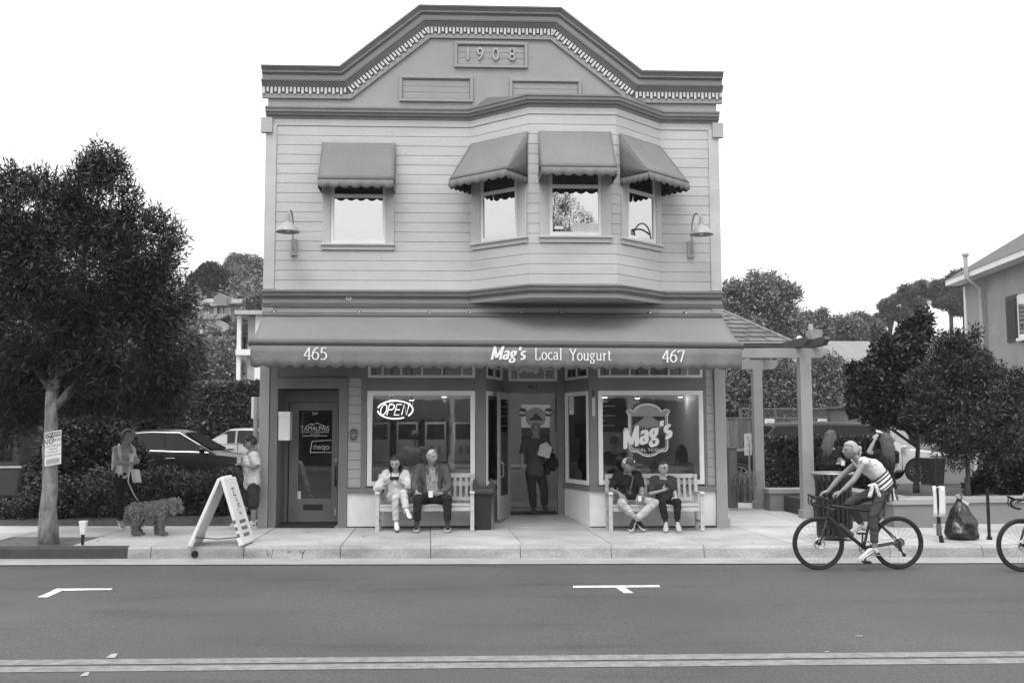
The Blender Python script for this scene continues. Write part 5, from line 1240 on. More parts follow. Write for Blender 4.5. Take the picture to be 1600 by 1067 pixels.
# seat each knee/foot so that feet meet the pavement
w1, J1, h1 = person('seated woman with dark bob looking at her phone, pale blouse, legs crossed', J, (b1.x-.45, YS, gz(b1.x, SW)), skin3, .93, cl_('blouse_pale', .62, .22, 16, .3), .82, .02, -.02, cl_('trousers_pale', .5), .93, .014, M('sandal_white', .55, .5), 'bob', hair_d, 1.,
    hands=dict(l=(px(615, 748, Y-.4)-px(606, 754.5, Y-.33), V3((.3, .8, .5)), .9), r=(px(618, 748, Y-.4)-px(626, 755.5, Y-.33), V3((-.3, .8, .5)), .9)), sole=M('sole_dark', .06), headsc=1.04)
ph = thing('mobile_phone', 'dark mobile phone held by the seated woman', 'phone', px(616, 747, Y-.41)); MB().box(-.075, .075, -.006, .006, -.036, .036).build('case', M('phone_black', .02, .3), ph, bevel=.006); MB().box(-.06, .06, .006, .008, -.03, .03).build('screen', M('phone_screen', .05, .1), ph); ph.rotation_euler = (R(35), 0, 0)
# scarf-like cord of her bag
MB().tube([h1[0](.07, -.02, -.12), px(611, 741, Y-.11), px(612, 752, Y-.17)], .007, 6).build('lanyard', M('cord_dark', .05), w1, True, True); MB().tube([h1[0](-.07, -.02, -.12), px(624, 741, Y-.11), px(622, 752, Y-.17)], .007, 6).build('lanyard', M('cord_dark', .05), w1, True, True)
# ---------------- older man on the first bench
J = dict(head=px(675.3, 714, Y-.06), face=V3((.62, -.8, -.04)), sl=px(655, 731.5, Y+.03), sr=px(695, 731.5, Y+.03), el=px(646, 757, Y-.08), wl=px(651, 768, Y-.32), er=px(702, 759, Y-.08), wr=px(689, 771, Y-.3),
         hl=px(666, 782, Y+.02), hr=px(686, 782, Y+.02), kl=px(652.5, 778.5, Y-.46), kr=px(699, 778.5, Y-.46), al=px(651.5, 818, Y-.44), ar=px(699.2, 818, Y-.44), tl=px(650, 829, Y-.62), tr=px(699.5, 829, Y-.62))
m1, J2, h2 = person('seated older man with white hair in open grey jacket holding a white cup', J, (b1.x+.15, YS, gz(b1.x, SW)), skin, 1.02, cl_('check_shirt', .32, .5, 26, .4), 0, .003, .0, cl_('jeans_black', .022), .93, .018, cl_('shoe_black', .03), 'fringe', hair_w, 0, 1.06, 1.05, .12,
    hands=dict(l=(px(652.5, 776, Y-.4)-px(651, 768, Y-.32), V3((.2, .6, -.6)), .25), r=(px(675, 772.5, Y-.4)-px(689, 771, Y-.3), V3((0, .9, .35)), .8)), sole=M('sole_white', .6), sock=cl_('sock_dark', .03), collar=True)
# jacket: an open shell over back, sides and arms
def jacket(t, J, m, infl=.03, gap=62, hem=-.02, k=1., sleeve=1., wide=1., deep=1., name='jacket'):
    secs = torso_secs(J, infl, hem, 1.06, wide, deep); hcv = J['face']; n = 26; th = .022
    mb = MB(); vs = []; fs = []
    fr = -1 if secs[3][2].dot(V3((0, -1, 0))) < 0 else 1
    for c, u, d, w, h in secs:
        row = []
        for k2 in range(n):
            a = R(gap/2)+(2*math.pi-R(gap))*k2/(n-1); ca, sa = math.sin(a), math.cos(a)
            o_ = u*(w*math.copysign(abs(ca)**.85, ca))+d*fr*(h*math.copysign(abs(sa)**.85, sa)); row.append((c+o_, c+o_*(1-th/max(w, h))))
        vs += [p for p, q in row]+[q for p, q in row]
    m_ = len(secs)
    for i in range(m_-1):
        a, b = i*2*n, (i+1)*2*n
        for k2 in range(n-1): fs += [(a+k2, a+k2+1, b+k2+1, b+k2), (a+n+k2+1, a+n+k2, b+n+k2, b+n+k2+1)]
        fs += [(a, b, b+n, a+n), (a+n-1, a+2*n-1, b+2*n-1, b+n-1)]
    for i in (0, m_-1):
        for k2 in range(n-1): fs.append((i*2*n+k2, i*2*n+n+k2, i*2*n+n+k2+1, i*2*n+k2+1)[::(1 if i == 0 else -1)])
    mb.add(vs, fs); sct = (J['sl']+J['sr'])/2
    for s in 'lr':
        S_, E, Wr = J['s'+s], J['e'+s], J['w'+s]; mb.caps_(lerp(S_, sct, .2), S_, .07*k+infl*.6, .06*k+infl*.7); mb.caps_(S_, E, .056*k+infl*.7, .046*k+infl*.7)
        if sleeve > .5: mb.tube([E, lerp(E, Wr, (sleeve-.5)*2-.06)], [.046*k+infl*.7, .034*k+infl*.6], 12)
    return link_mesh(name, remesh(mb, .010, 2, .008, 9, 4.), m, t, True)
jk = cl_('jacket_grey', .1); jacket(m1, J2, jk, .03, 60, .05)
for s in (-1, 1): MB().tube([h2[0](.0, -.07, -.13)+V3((s*.03, 0, 0)), J2['head']+V3((s*.095, -.0, -.155)), J2['head']+V3((s*.075, -.11, -.2)), J2['head']+V3((s*.07, -.12, -.3))], [.02, .03, .026, .008], 8).build('jacket_collar', jk, m1, True, True)
cup('white paper cup held in the older man\'s lap', px(673, 776.5, Y-.42), .1, .04, .045)
# ---------------- man in black tee and two-tone cap on the second bench
Y = YS+.12
J = dict(head=px(981.5, 727, Y-.05), face=V3((.75, -.62, -.06)), sl=px(964, 742, Y+.02), sr=px(996.5, 742, Y+.02), el=px(955.5, 766, Y-.05), wl=px(968, 770.5, Y-.3), er=px(1003, 765, Y-.1), wr=px(1004, 775.5, Y-.33),
         hl=px(973, 783, Y+.02), hr=px(992, 783, Y+.02), kl=px(971.5, 786, Y-.46), kr=px(1023, 785.5, Y-.42), al=px(997, 817, Y-.43), ar=px(990.5, 815, Y-.56), tl=px(1007, 827, Y-.58), tr=px(985, 828, Y-.74))
m2, J3, h3 = person('seated man in black tee and two-tone cap with a camera on his chest', J, (b2.x-.4, YS, gz(b2.x, SW)), skin2, 1.0, cl_('tee_black', .016), .42, .02, .0, cl_('jeans_pale', .36, .35, 7, .3), .93, .016, cl_('sneaker_black', .02), 'short', M('hair_grey', .2, .6, .2, 26), 0, 1.08, 1.06, .18,
    hands=dict(l=(px(972, 779, Y-.36)-px(968, 770.5, Y-.3), V3((.3, .5, -.6)), .35), r=(px(1000, 777, Y-.42)-px(1004, 775.5, Y-.33), V3((-.6, .4, .2)), .8)), sole=M('sole_white', .6))
cap_hat(m2, h3[0], h3[1:], cl_('cap_dark', .06), cl_('cap_white', .65))
MB().ball(h3[0](.0, .115, .07), (.022, .006, .022), 10, 6, h3[1:]).build('cap_badge', white, m2, True, True)
MB().tube([h3[0](.06, -.02, -.11), px(989, 745, Y-.16), px(987, 757, Y-.2), px(984.5, 766, Y-.22)], .014, 6).build('camera_strap', M('strap_grey', .08), m2, True, True)
cm_ = thing('camera', 'black compact camera hanging on the chest of the man in the cap', 'camera', px(983, 769, Y-.25)); MB().box(-.06, .06, -.02, .025, -.035, .035).build('body', M('phone_black', .02), cm_, bevel=.008); MB().cyl((0, -.02, 0), (0, -.07, -.01), .028, .026, 16).build('lens', M('lens_grey', .08, .25), cm_, True); MB().box(-.02, .02, -.015, .02, .035, .05).build('viewfinder', M('phone_black', .02), cm_)
cup('small white cup held on the knee by the man in the cap', px(999.5, 782.5, Y-.42), .085, .03, .038)
# ---------------- boy with glasses
J = dict(head=px(1036, 731, Y-.06), face=V3((.42, -.9, -.06)), sl=px(1022, 749, Y), sr=px(1050, 749.5, Y), el=px(1016.5, 771.5, Y-.08), wl=px(1034.5, 766.5, Y-.24), er=px(1054, 769, Y-.05), wr=px(1056.5, 777, Y-.27),
         hl=px(1031, 784, Y+.02), hr=px(1047, 784, Y+.02), kl=px(1034, 784, Y-.4), kr=px(1058.5, 784.5, Y-.4), al=px(1041, 818.5, Y-.42), ar=px(1058, 818.5, Y-.42), tl=px(1040, 829, Y-.6), tr=px(1062, 828.8, Y-.59))
m3, J4, h4 = person('seated boy with glasses in dark tee and black trousers beside the man in a cap', J, (b2.x+.25, YS, gz(b2.x, SW)), skin3, .88, cl_('tee_dark', .045), .42, .022, -.04, cl_('trousers_black', .016), .88, .016, M('sneaker_pale', .36, .6), 'short', hair_d, 0, .9, .92,
    hands=dict(l=(px(1042, 763, Y-.27)-px(1034.5, 766.5, Y-.24), V3((0, .8, .4)), .7), r=(px(1055, 782, Y-.36)-px(1056.5, 777, Y-.27), V3((-.2, .6, -.5)), .5)), sole=M('sole_white', .6), sock=cl_('sock_dark', .03), glasses=True, headsc=1.03)
dv_ = thing('handheld_gadget', 'small dark gadget held to his chest by the seated boy', 'gadget', px(1044, 757.5, Y-.28)); MB().box(-.035, .035, -.02, .02, -.04, .05).build('case', M('phone_black', .02), dv_, bevel=.01); MB().cyl((0, -.02, .02), (0, -.03, .02), .014, n=10).build('lens', M('lens_grey', .08), dv_)
# ---------------- man in the doorway
Y = D+1.02
zf_ = .285
fl = lambda a, b, Yq: px(a, b, Yq)
J = dict(head=px(837, 671.5, Y), face=V3((-.03, -1, -.05)), sl=px(821, 686.5, Y+.02), sr=px(852.5, 685.5, Y+.02), el=px(815.5, 711, Y+.03), wl=px(816.5, 730, Y-.06), er=px(861, 709, Y-.02), wr=px(850, 711, Y-.2),
         hl=px(829, 740, Y+.02), hr=px(845, 740, Y+.02), kl=px(831.5, 767, Y-.04), kr=px(850.5, 765, Y+.02), al=px(834, 795, Y+.0), ar=px(850.5, 791, Y+.1), tl=px(833.5, 802.5, Y-.16), tr=px(853.5, 799, Y-.06))
m4, J5, h5 = person('man in dark short-sleeved shirt standing in the shop doorway with a paper bag', J, (m4x := fx(838, 790, Y), Y, ZE), skin2, .97, cl_('shirt_dark', .055), .45, .014, -.12, cl_('jeans_dark', .02), .94, .022, cl_('shoe_black', .03), 'fringe', M('hair_grey', .2), 0, 1.02, 1.05, .12,
    hands=dict(l=(V3((.05, -.05, -1)), V3((1, .2, 0)), .4), r=(V3((-.8, -.3, .3)), V3((0, .9, .2)), .5)), collar=True)
pbag = thing('paper_bag', 'crumpled pale paper bag held to his chest by the man in the doorway', 'bag', px(851, 704, Y-.25))
mb = MB(); mb.add([(-.13, -.03, -.08), (.08, -.05, -.14), (.14, -.03, .06), (.03, -.02, .16), (-.09, -.03, .11), (-.13, .05, -.08), (.08, .05, -.14), (.14, .05, .06), (.03, .05, .16), (-.09, .05, .11), (0, -.075, 0), (0.01, .07, 0)], [(0, 1, 10), (1, 2, 10), (2, 3, 10), (3, 4, 10), (4, 0, 10), (6, 5, 11), (7, 6, 11), (8, 7, 11), (9, 8, 11), (5, 9, 11), (0, 5, 6, 1), (1, 6, 7, 2), (2, 7, 8, 3), (3, 8, 9, 4), (4, 9, 5, 0)])
mb.build('sack', M('paper_bag', .42, .8, .15, 14, .5, 40), pbag, bevel=.01)
jd = thing('draped_jacket', 'black jacket draped over the forearm of the man in the doorway', 'jacket', px(862, 720, Y-.08))
mb = MB(); mb.ball((0, 0, .07), (.09, .07, .09)); mb.ball((.02, 0, -.05), (.11, .06, .13)); mb.ball((-.07, .02, -.12), (.07, .05, .16)); link_mesh('cloth', remesh(mb, .012, 2, .03, 9, 2.), cl_('jacket_black', .012), jd)
# ---------------- woman with the dog
g0 = G(193, 828, SW); Y = g0.y
J = dict(head=px(199.5, 682, Y), face=V3((.97, -.25, -.1)), sl=px(181, 702.5, Y-.02), sr=px(206, 702, Y+.05), el=px(184.5, 721, Y-.12), wl=px(206.5, 724, Y-.26), er=px(213, 720.5, Y-.02), wr=px(200, 717.5, Y-.26),
         hl=px(186, 752, Y), hr=px(203, 752, Y+.02), kl=px(188, 784, Y-.05), kr=px(213, 780, Y+.06), al=px(187.5, 816, Y+.02), ar=px(217, 811, Y+.2), tl=px(193, 826, Y-.12), tr=px(224, 822, Y+.1))
w2, J6, h6 = person('woman in dark leggings and pale vest walking a dog with a drink in hand', J, (g0.x, Y, gz(g0.x, SW)), skin2, .97, cl_('tank_grey', .3), .1, .01, -.0, cl_('leggings_black', .014), .93, .008, M('shoe_grey', .2, .7), 'bun', hair_d, 1., 1.02,
    hands=dict(l=(V3((.9, -.1, .15)), V3((0, .4, .8)), .7), r=(V3((-.5, -.6, .3)), V3((.2, .7, .3)), .8)), sole=M('sole_white', .6))
vest = cl_('vest_white', .5); 
mb = MB()
loft(mb, [(px(180, 700, Y), V3((.3, -1, 0)).normalized(), V3((1, .3, 0)).normalized(), .075, .045), (px(178.5, 718, Y-.02), V3((.3, -1, 0)).normalized(), V3((1, .3, 0)).normalized(), .07, .04), (px(176, 733, Y-.03), V3((.3, -1, 0)).normalized(), V3((1, .3, 0)).normalized(), .06, .025)]); mb.tube([px(186, 695, Y+.1), px(186, 698, Y-.08), px(189, 714, Y-.13), px(190, 724, Y-.14)], [.024, .03, .03, .02], 8)
mb.tube([px(204, 694, Y+.04), px(209, 701, Y-.02), px(212, 714, Y-.03)], [.022, .03, .022], 8); link_mesh('vest', remesh(mb, .01, 2, .006), vest, w2, True)
for a, b, c, d in ((183, 727, 191, 741), (204, 733, 218, 754)):
    q = MB(); g = []
    for j in range(5): g.append([px(a+(c-a)*i/4+j*.9*(1 if a > 200 else .2), b+(d-b)*j/4+math.sin(i*2)*.4, Y-.22+.02*math.sin(i*2.2)) for i in range(5)])
    cloth(q, g); o = q.build('hanging_cloth', vest, w2, True, True); so = o.modifiers.new('t', 'SOLIDIFY'); so.thickness = .02
cup('pale cup in the hands of the woman with the dog', px(205.5, 721.5, Y-.33), .14, .034, .042, M('cup_grey', .42))
# ---------------- youth leaning on the corner pilaster
g1 = G(394, 826, SW); Y = g1.y-.08
J = dict(head=px(391, 692, Y-.02), face=V3((-1, -.12, -.22)), sl=px(398, 712.5, Y-.17), sr=px(388, 712, Y+.16), el=px(401.5, 729.5, Y-.2), wl=px(385, 727.5, Y-.3), er=px(392, 730, Y+.18), wr=px(379, 724, Y-.02),
         hl=px(396, 758, Y-.08), hr=px(393, 758, Y+.09), kl=px(396.5, 788, Y-.1), kr=px(387, 785, Y+.1), al=px(396, 816, Y-.02), ar=px(376, 812, Y+.06), tl=px(382, 826, Y-.1), tr=px(357, 824.5, Y+.02))
w3, J7, h7 = person('youth in long white printed tee and dark shorts leaning on the corner pilaster', J, (g1.x, Y, gz(g1.x, SW)), skin2, .93, cl_('tee_print', .46, .5, 7), .46, .03, -.16, cl_('shorts_dark', .035), .5, .035, M('sneaker_pale', .55), 'short', hair_d, .5, .95,
    hands=dict(l=(V3((-1, -.1, .25)), V3((0, .6, .5)), .7), r=(V3((-.9, -.4, .1)), V3((0, -.6, .6)), .8)), sole=M('sole_white', .6))
cap_hat(w3, h7[0], h7[1:], cl_('cap_black', .02), cl_('cap_black', .02))
MB().box(*[v for p in (0,) for v in (-.001, .001, -.001, .001, -.001, .001)]).build('cap_button', white, w3, True, True).location = h7[0](0, 0, .14)-w3.location
MB().tube([h7[0](.075*a, .08-.02*abs(a), .045) for a in (-1, -.5, 0, .5, 1)], .009, 6).build('sunglasses', M('lens_pale', .5, .2), w3, True, True)
cup('pale cup of frozen yogurt held out by the youth at the corner', px(373.5, 724, Y-.2), .11, .03, .042, M('cup_grey', .42))
# ---------------- two women behind the cyclist
g2 = G(1298, 813, SW); Y = g2.y
def stand(cx, hy, fy, Y, lean=0, wide=15):
    s = FPX/Y
    return dict(head=px(cx, hy, Y), sl=px(cx-wide, hy+21, Y), sr=px(cx+wide, hy+21, Y), hl=px(cx-8, hy+73, Y), hr=px(cx+8, hy+73, Y), kl=px(cx-9, hy+106, Y-.05), kr=px(cx+9, hy+106, Y-.05), al=px(cx-9, fy-9, Y), ar=px(cx+9, fy-9, Y), tl=px(cx-9, fy, Y-.2), tr=px(cx+10, fy, Y-.2))
J = stand(1298, 683, 815, Y); J.update(face=V3((.9, .25, -.3)), el=px(1288, 728, Y-.1), wl=px(1309, 724, Y-.22), er=px(1311, 727, Y+.12), wr=px(1312, 722, Y-.1))
w4, J8, h8 = person('woman with long brown hair in a black jacket holding a cup by the hedge', J, (g2.x, Y, gz(g2.x, SW)), skin, .97, cl_('jacket_black', .012), .95, .03, -.1, cl_('jeans_dark', .02), .93, .014, cl_('shoe_black', .03), 'long', M('hair_auburn', .075, .5, .4, 26, .3, 160), 1.,
    hands=dict(l=(V3((.9, 0, .2)), V3((0, .5, .6)), .7)))
cup('white cup held by the woman in the black jacket', px(1317, 727, Y-.24), .09, .036, .042)
g3 = G(1387, 820, SW); Y = g3.y
J = stand(1384, 688, 821, Y); J.update(face=V3((-.35, .9, -.1)), sl=px(1369, 709, Y), sr=px(1399, 709, Y), el=px(1357.5, 706, Y-.08), wl=px(1366.5, 688, Y-.12), er=px(1399, 731, Y+.1), wr=px(1390, 744, Y-.1), al=px(1381, 812, Y), tl=px(1376, 820, Y-.15), ar=px(1395, 810, Y), tr=px(1397, 819, Y-.15))
w5, J9, h9 = person('woman with long dark hair raising one hand to her head, black top', J, (g3.x, Y, gz(g3.x, SW)), skin, .97, cl_('tee_black', .016), .3, .016, -.05, cl_('trousers_grey', .14), .8, .014, M('sneaker_pale', .55), 'long', hair_m, 1.,
    hands=dict(l=(V3((.4, .1, 1)), V3((.6, .5, 0)), .5)))
# ---------------- dim customers inside the shop, seen through the windows
def inside(cx, hy, fy, Y, label, topm, fc, hairst, hm, sc=.95, sk=skin, fem=0.):
    J = stand(cx, hy, fy, Y, wide=15*sc); J.update(face=fc, el=px(cx-19, hy+46, Y-.03), wl=px(cx-8, hy+54, Y-.25), er=px(cx+19, hy+46, Y-.03), wr=px(cx+8, hy+54, Y-.25))
    return person(label, J, (fx(cx, 790, Y), Y, ZE), sk, sc, topm, .5, .02, -.05, cl_('trousers_grey', .14), .93, .016, cl_('shoe_black', .03), hairst, hm, fem, lod=1.5)
inside(648, 682, 803, D+1.7, 'shop customer in a grey top behind the left window, back turned', cl_('tee_grey', .22), V3((.2, 1, 0)), 'short', hair_d)
inside(1064, 706, 812, D+.95, 'woman with pale top sitting inside behind the right window', cl_('top_pale', .4), V3((-.3, .8, 0)), 'bob', hair_m, .9, fem=1.)
inside(962, 690, 808, D+1.2, 'dark-clothed customer inside at the left end of the right window', cl_('jacket_black', .012), V3((1, .2, -.1)), 'short', hair_d)
# ================================================================== BICYCLES, RIDERS, DOG
frm = M('bike_frame', .018, .35, .1, 5, coat=.3); rub = M('tyre_rubber', .02, .8, .15, 20, .2, 60); alu = M('bike_metal', .35, .35, .1, 8, metal=.9); blk = M('bike_black', .015, .5)
def make_bike(loc, label, rim=.345):
    """local frame: x forward = -X world (riding left), z up; front hub at x=-.53, rear hub at x=.53"""
    t = thing('bicycle', label, 'bicycle', loc, 0, 'drop-bar bicycles ridden past the shop')
    Rw = rim; fh, rh = V3((-.53, 0, Rw)), V3((.53, 0, Rw))
    for h, rear in ((fh, 0), (rh, 1)):
        w = MB(); w.tube([h+V3(((Rw-.0235)*math.cos(a), 0, (Rw-.0235)*math.sin(a))) for a in np.linspace(0, 2*math.pi, 57)], .0235, 10); wo_ = w.build('wheel', rub, t, True, ang=180)
        r = MB(); 
        for dy in (-.011, .011): r.tube([h+V3(((Rw-.05)*math.cos(a), dy, (Rw-.05)*math.sin(a))) for a in np.linspace(0, 2*math.pi, 49)], .011, 6)
        r.build('rim', blk, wo_, True)
        sp = MB()
        for i in range(24):
            a = 2*math.pi*i/24; b = a+(.5 if i % 2 else -.5); d = .03 if i % 4 < 2 else -.03
            sp.tube([h+V3((.022*math.cos(b), d, .022*math.sin(b))), h+V3(((Rw-.055)*math.cos(a), 0, (Rw-.055)*math.sin(a)))], .0014, 3, False)
        sp.build('spokes', M('spoke', .12, .3, metal=.8), wo_); MB().cyl(h+V3((0, -.055, 0)), h+V3((0, .055, 0)), .022, n=14).build('hub', blk, wo_, True)
        ro = MB(); ro.tube([h+V3((.068*math.cos(a), -.045, .068*math.sin(a))) for a in np.linspace(0, 2*math.pi, 25)], .009, 5)
        for i in range(6): a = math.pi*i/3; ro.bar(h+V3((.02*math.cos(a), -.045, .02*math.sin(a))), h+V3((.066*math.cos(a+.4), -.045, .066*math.sin(a+.4))), .004, .01, (0, 1, 0))
        ro.build('brake_rotor', alu, wo_)
    bb = V3((.075, 0, .285)); st_ = V3((.2, 0, .78)); ht, hb = V3((-.36, 0, .85)), V3((-.405, 0, .68)); seat = V3((.225, 0, .9))
    f = MB(); f.tube([ht+V3((.0, 0, -.02)), st_+V3((0, 0, -.03))], .018, 10); f.tube([hb+V3((0, 0, .015)), lerp(hb, bb, .5), bb], [.026, .026, .024], 10); f.tube([bb, st_], .018, 10); f.cyl(hb, ht, .025, n=12); f.cyl(bb+V3((0, -.04, 0)), bb+V3((0, .04, 0)), .028, n=12)
    for s in (-1, 1):
        f.tube([st_+V3((-.01, .02*s, -.09)), rh+V3((0, .06*s, .02))], [.011, .009], 8); f.tube([bb+V3((.02, .025*s, 0)), lerp(bb, rh, .5)+V3((0, .05*s, 0)), rh+V3((0, .06*s, 0))], [.014, .012, .01], 8)
    f.build('frame', frm, t, True)
    k = MB(); k.cyl(hb, hb+V3((-.012, 0, -.045)), .026, n=12)
    for s in (-1, 1): k.tube([hb+V3((-.01, .0, -.035)), hb+V3((-.03, .05*s, -.08)), fh+V3((.01, .055*s, .03)), fh+V3((0, .055*s, 0))], [.02, .018, .013, .011], 8)
    k.build('fork', frm, t, True)
    MB().tube([st_, seat], .0136, 8).build('seat_post', blk, t, True)
    sd_ = MB(); sd_.add([(seat.x-.15, -.018, seat.z+.035), (seat.x-.15, .018, seat.z+.035), (seat.x, .04, seat.z+.04), (seat.x, -.04, seat.z+.04), (seat.x+.12, .07, seat.z+.05), (seat.x+.12, -.07, seat.z+.05), (seat.x-.15, -.014, seat.z+.01), (seat.x-.15, .014, seat.z+.01), (seat.x, .03, seat.z+.005), (seat.x, -.03, seat.z+.005), (seat.x+.12, .05, seat.z+.01), (seat.x+.12, -.05, seat.z+.01)], [(0, 1, 2, 3), (3, 2, 4, 5), (6, 9, 8, 7), (9, 11, 10, 8), (0, 6, 7, 1), (1, 7, 8, 2), (2, 8, 10, 4), (3, 9, 6, 0), (5, 11, 9, 3), (4, 10, 11, 5)]); sd_.build('saddle', blk, t, bevel=.01)
    hbz = ht.z+.075; bx = ht.x-.08
    h = MB(); h.tube([ht, ht+V3((-.008, 0, .05))], .02, 10); h.tube([ht+V3((-.005, 0, .045)), V3((bx, 0, hbz))], .016, 8); h.build('stem', blk, t, True)
    b = MB()
    for s in (-1, 1): b.tube([V3((bx, 0, hbz)), V3((bx, .17*s, hbz)), V3((bx-.03, .2*s, hbz-.0)), V3((bx-.085, .21*s, hbz-.015)), V3((bx-.1, .215*s, hbz-.05)), V3((bx-.075, .225*s, hbz-.1)), V3((bx-.0, .235*s, hbz-.125)), V3((bx+.05, .24*s, hbz-.13))], .015, 8)
    b.build('handlebar', blk, t, True)
    for s in (-1, 1):
        l = MB(); l.caps_(V3((bx-.06, .208*s, hbz+.005)), V3((bx-.13, .212*s, hbz+.035)), .019, .016, 10); l.tube([V3((bx-.125, .212*s, hbz+.01)), V3((bx-.135, .215*s, hbz-.05)), V3((bx-.115, .22*s, hbz-.1))], [.01, .008, .006], 6); l.build('brake_hood', blk, t, True)
    c = MB(); c.tube([bb+V3((.085*math.cos(a), -.052, .085*math.sin(a))) for a in np.linspace(0, 2*math.pi, 37)], .006, 5)
    for i in range(4): a = math.pi/2*i+.4; c.bar(bb+V3((0, -.052, 0)), bb+V3((.085*math.cos(a), -.052, .085*math.sin(a))), .006, .016, (0, 1, 0))
    c.build('chainring', blk, t, True)
    ca = R(-97); d_ = V3((math.cos(ca), 0, math.sin(ca)))
    for s in (-1, 1):
        e = bb+d_*.17*(1 if s < 0 else -1); cr = MB(); cr.tube([bb+V3((0, .06*s, 0)), e+V3((0, .075*s, 0))], [.016, .011], 8); co = cr.build('crank', blk, t, True)
        MB().box(e.x-.05, e.x+.05, e.y+(.08*s if s > 0 else .17*s), e.y+(.17*s if s > 0 else .08*s), e.z-.012, e.z+.012).build('pedal', blk, co, bevel=.004)
    cs = MB()
    for i in range(7): cs.lathe([(.022, .0), (.03+.007*i, .0), (.03+.007*i, .002), (.022, .002)], (0, 0, .004*i), 24, False)
    o = cs.build('cassette', alu, t); o.location = rh+V3((0, -.055, 0)); o.rotation_euler = (R(-90), 0, 0)
    dr_ = MB(); dr_.caps_(rh+V3((.01, -.065, -.03)), rh+V3((.0, -.07, -.08)), .02, .014, 8); dr_.caps_(rh+V3((.0, -.07, -.08)), rh+V3((.05, -.07, -.15)), .012, .01, 8); dr_.cyl(rh+V3((.05, -.08, -.15)), rh+V3((.05, -.06, -.15)), .024, n=12); dr_.cyl(rh+V3((0, -.08, -.085)), rh+V3((0, -.06, -.085)), .022, n=12); dr_.build('derailleur', blk, t, True)
    ch = MB(); ch.tube([bb+V3((0, -.053, .085)), rh+V3((0, -.06, .06))], .005, 5); ch.tube([bb+V3((0, -.053, -.085)), rh+V3((.05, -.07, -.17))], .005, 5); ch.build('chain', alu, t)
    MB().tube([lerp(hb, bb, .35)+V3((0, 0, .035)), lerp(hb, bb, .7)+V3((0, 0, .035))], .034, 12).build('bottle', M('bottle_dark', .05, .4), t, True)
    return t
gf, gr_ = G(1280.4, 890), G(1403.5, 889.3); BYC = (gf.y+gr_.y)/2; bxc = (gf.x+gr_.x)/2
bike1 = make_bike((bxc, BYC, gz(bxc)), 'black drop-bar bicycle ridden left along the kerb by the blonde woman'); bike1.scale = ((gr_.x-gf.x)/1.06,)*3
Y = BYC
fst = bike1.scale[0]
def bl(x, y, z): return bike1.location+V3((x, y, z))*fst
J = dict(head=px(1329, 703.5, Y), face=V3((-1, -.06, -.02)), hup=V3((-.28, 0, 1)), sl=px(1351, 722, Y-.17), sr=px(1340, 722, Y+.17), el=px(1334, 750, Y-.24), wl=px(1313.5, 769, Y-.23), er=px(1311, 747, Y+.22), wr=px(1293, 768, Y+.22),
         hl=px(1383, 763, Y-.09), hr=px(1379, 763, Y+.09), kl=px(1364, 806, Y-.12), al=px(1367, 858, Y-.12), tl=px(1341, 875.5, Y-.12), kr=px(1327, 786, Y+.11), ar=px(1349, 822, Y+.12), tr=px(1326, 833, Y+.12), mid=px(1372, 740, Y))
c1, Jc, hc1 = person('blonde woman in white sleeveless top and jeans riding the black bicycle', J, (bxc+.1, BYC, gz(bxc)), skin2, .95, cl_('top_white', .68, .08, 9), .0, .012, .3, cl_('jeans_grey', .06), .9, .01, M('sandal_white', .72), 'bun', hair_b, 1., .95,
    hands=dict(l=(V3((-1, .1, -.25)), V3((0, .2, -1)), .8), r=(V3((-1, 0, -.2)), V3((0, 0, -1)), .8)), sole=M('sole_white', .6), headsc=1.03)
# striped cloth tied round the waist, ruffled shoulder straps, watch
stp_m = M('stripe_cloth', .68, .85, .05); std = M('stripe_dark', .04, .85); 
sw = torso_secs(Jc, .028, -.06, .5, .95, 1, 1.); ra, rb = sw[0], sw[-1]; nS = 9
for i in range(nS):
    a, b = i/nS, (i+1)/nS
    def sec(t):
        x = t*(len(sw)-1); i0 = min(int(x), len(sw)-2); f_ = x-i0; p, q = sw[i0], sw[i0+1]; return tuple(lerp(p[k], q[k], f_) for k in range(5))
    m_ = MB(); loft(m_, [sec(a), sec(b-.0)], 24); m_.build('striped_cloth', stp_m if i % 2 else std, c1, True, True)
tailp = [(1391, 755), (1396, 772), (1399, 790)]
for i in range(7):
    g = []; m_ = MB()
    for j in range(7): t_ = j/6; g.append([px(1381+2.6*(i+q)+t_*1.2*(i-2), 752+2.2*i+(34-3*i)*t_, Y-.1-.03*math.sin(t_*3+i*.8)+.0*q) for q in (0, 1)])
    cloth(m_, g); o = m_.build('striped_cloth', stp_m if i % 2 else std, c1, True, True); so = o.modifiers.new('t', 'SOLIDIFY'); so.thickness = .008
m_ = MB(); m_.ball(px(1363, 758, Y-.15), (.075, .03, .03)); link_mesh('cloth_knot', remesh(m_, .01, 2, .012, 14), stp_m, c1, True)
for a, b in ((1361, -2.2), (1366, 2.4)):
    g = []; m_ = MB()
    for j in range(6): g.append([px(a+q*1.9+b*j*.5, 758+3.6*j+q*.5, Y-.165-.012*math.sin(q*2+j)) for q in range(4)])
    cloth(m_, g); o = m_.build('knot_end', stp_m, c1, True, True); so = o.modifiers.new('t', 'SOLIDIFY'); so.thickness = .008
for (s, e) in ((Jc['sl'], Jc['el']), (Jc['sr'], Jc['er'])):
    for i in range(7):
        a = -1.2+2.4*i/6; c = s+V3((math.sin(a)*.07, 0, .035*math.cos(a)+.012)); MB().ball(c+V3((0, -.015 if s is Jc['sl'] else .015, .0)), (.026, .028, .018), 8, 6).build('ruffle', cl_('top_white', .68), c1, True, True)
MB().tube([Jc['wl']+V3((.02, .032*math.cos(a), .032*math.sin(a))) for a in np.linspace(0, 2*math.pi, 13)], .01, 6).build('watch', blk, c1, True, True)
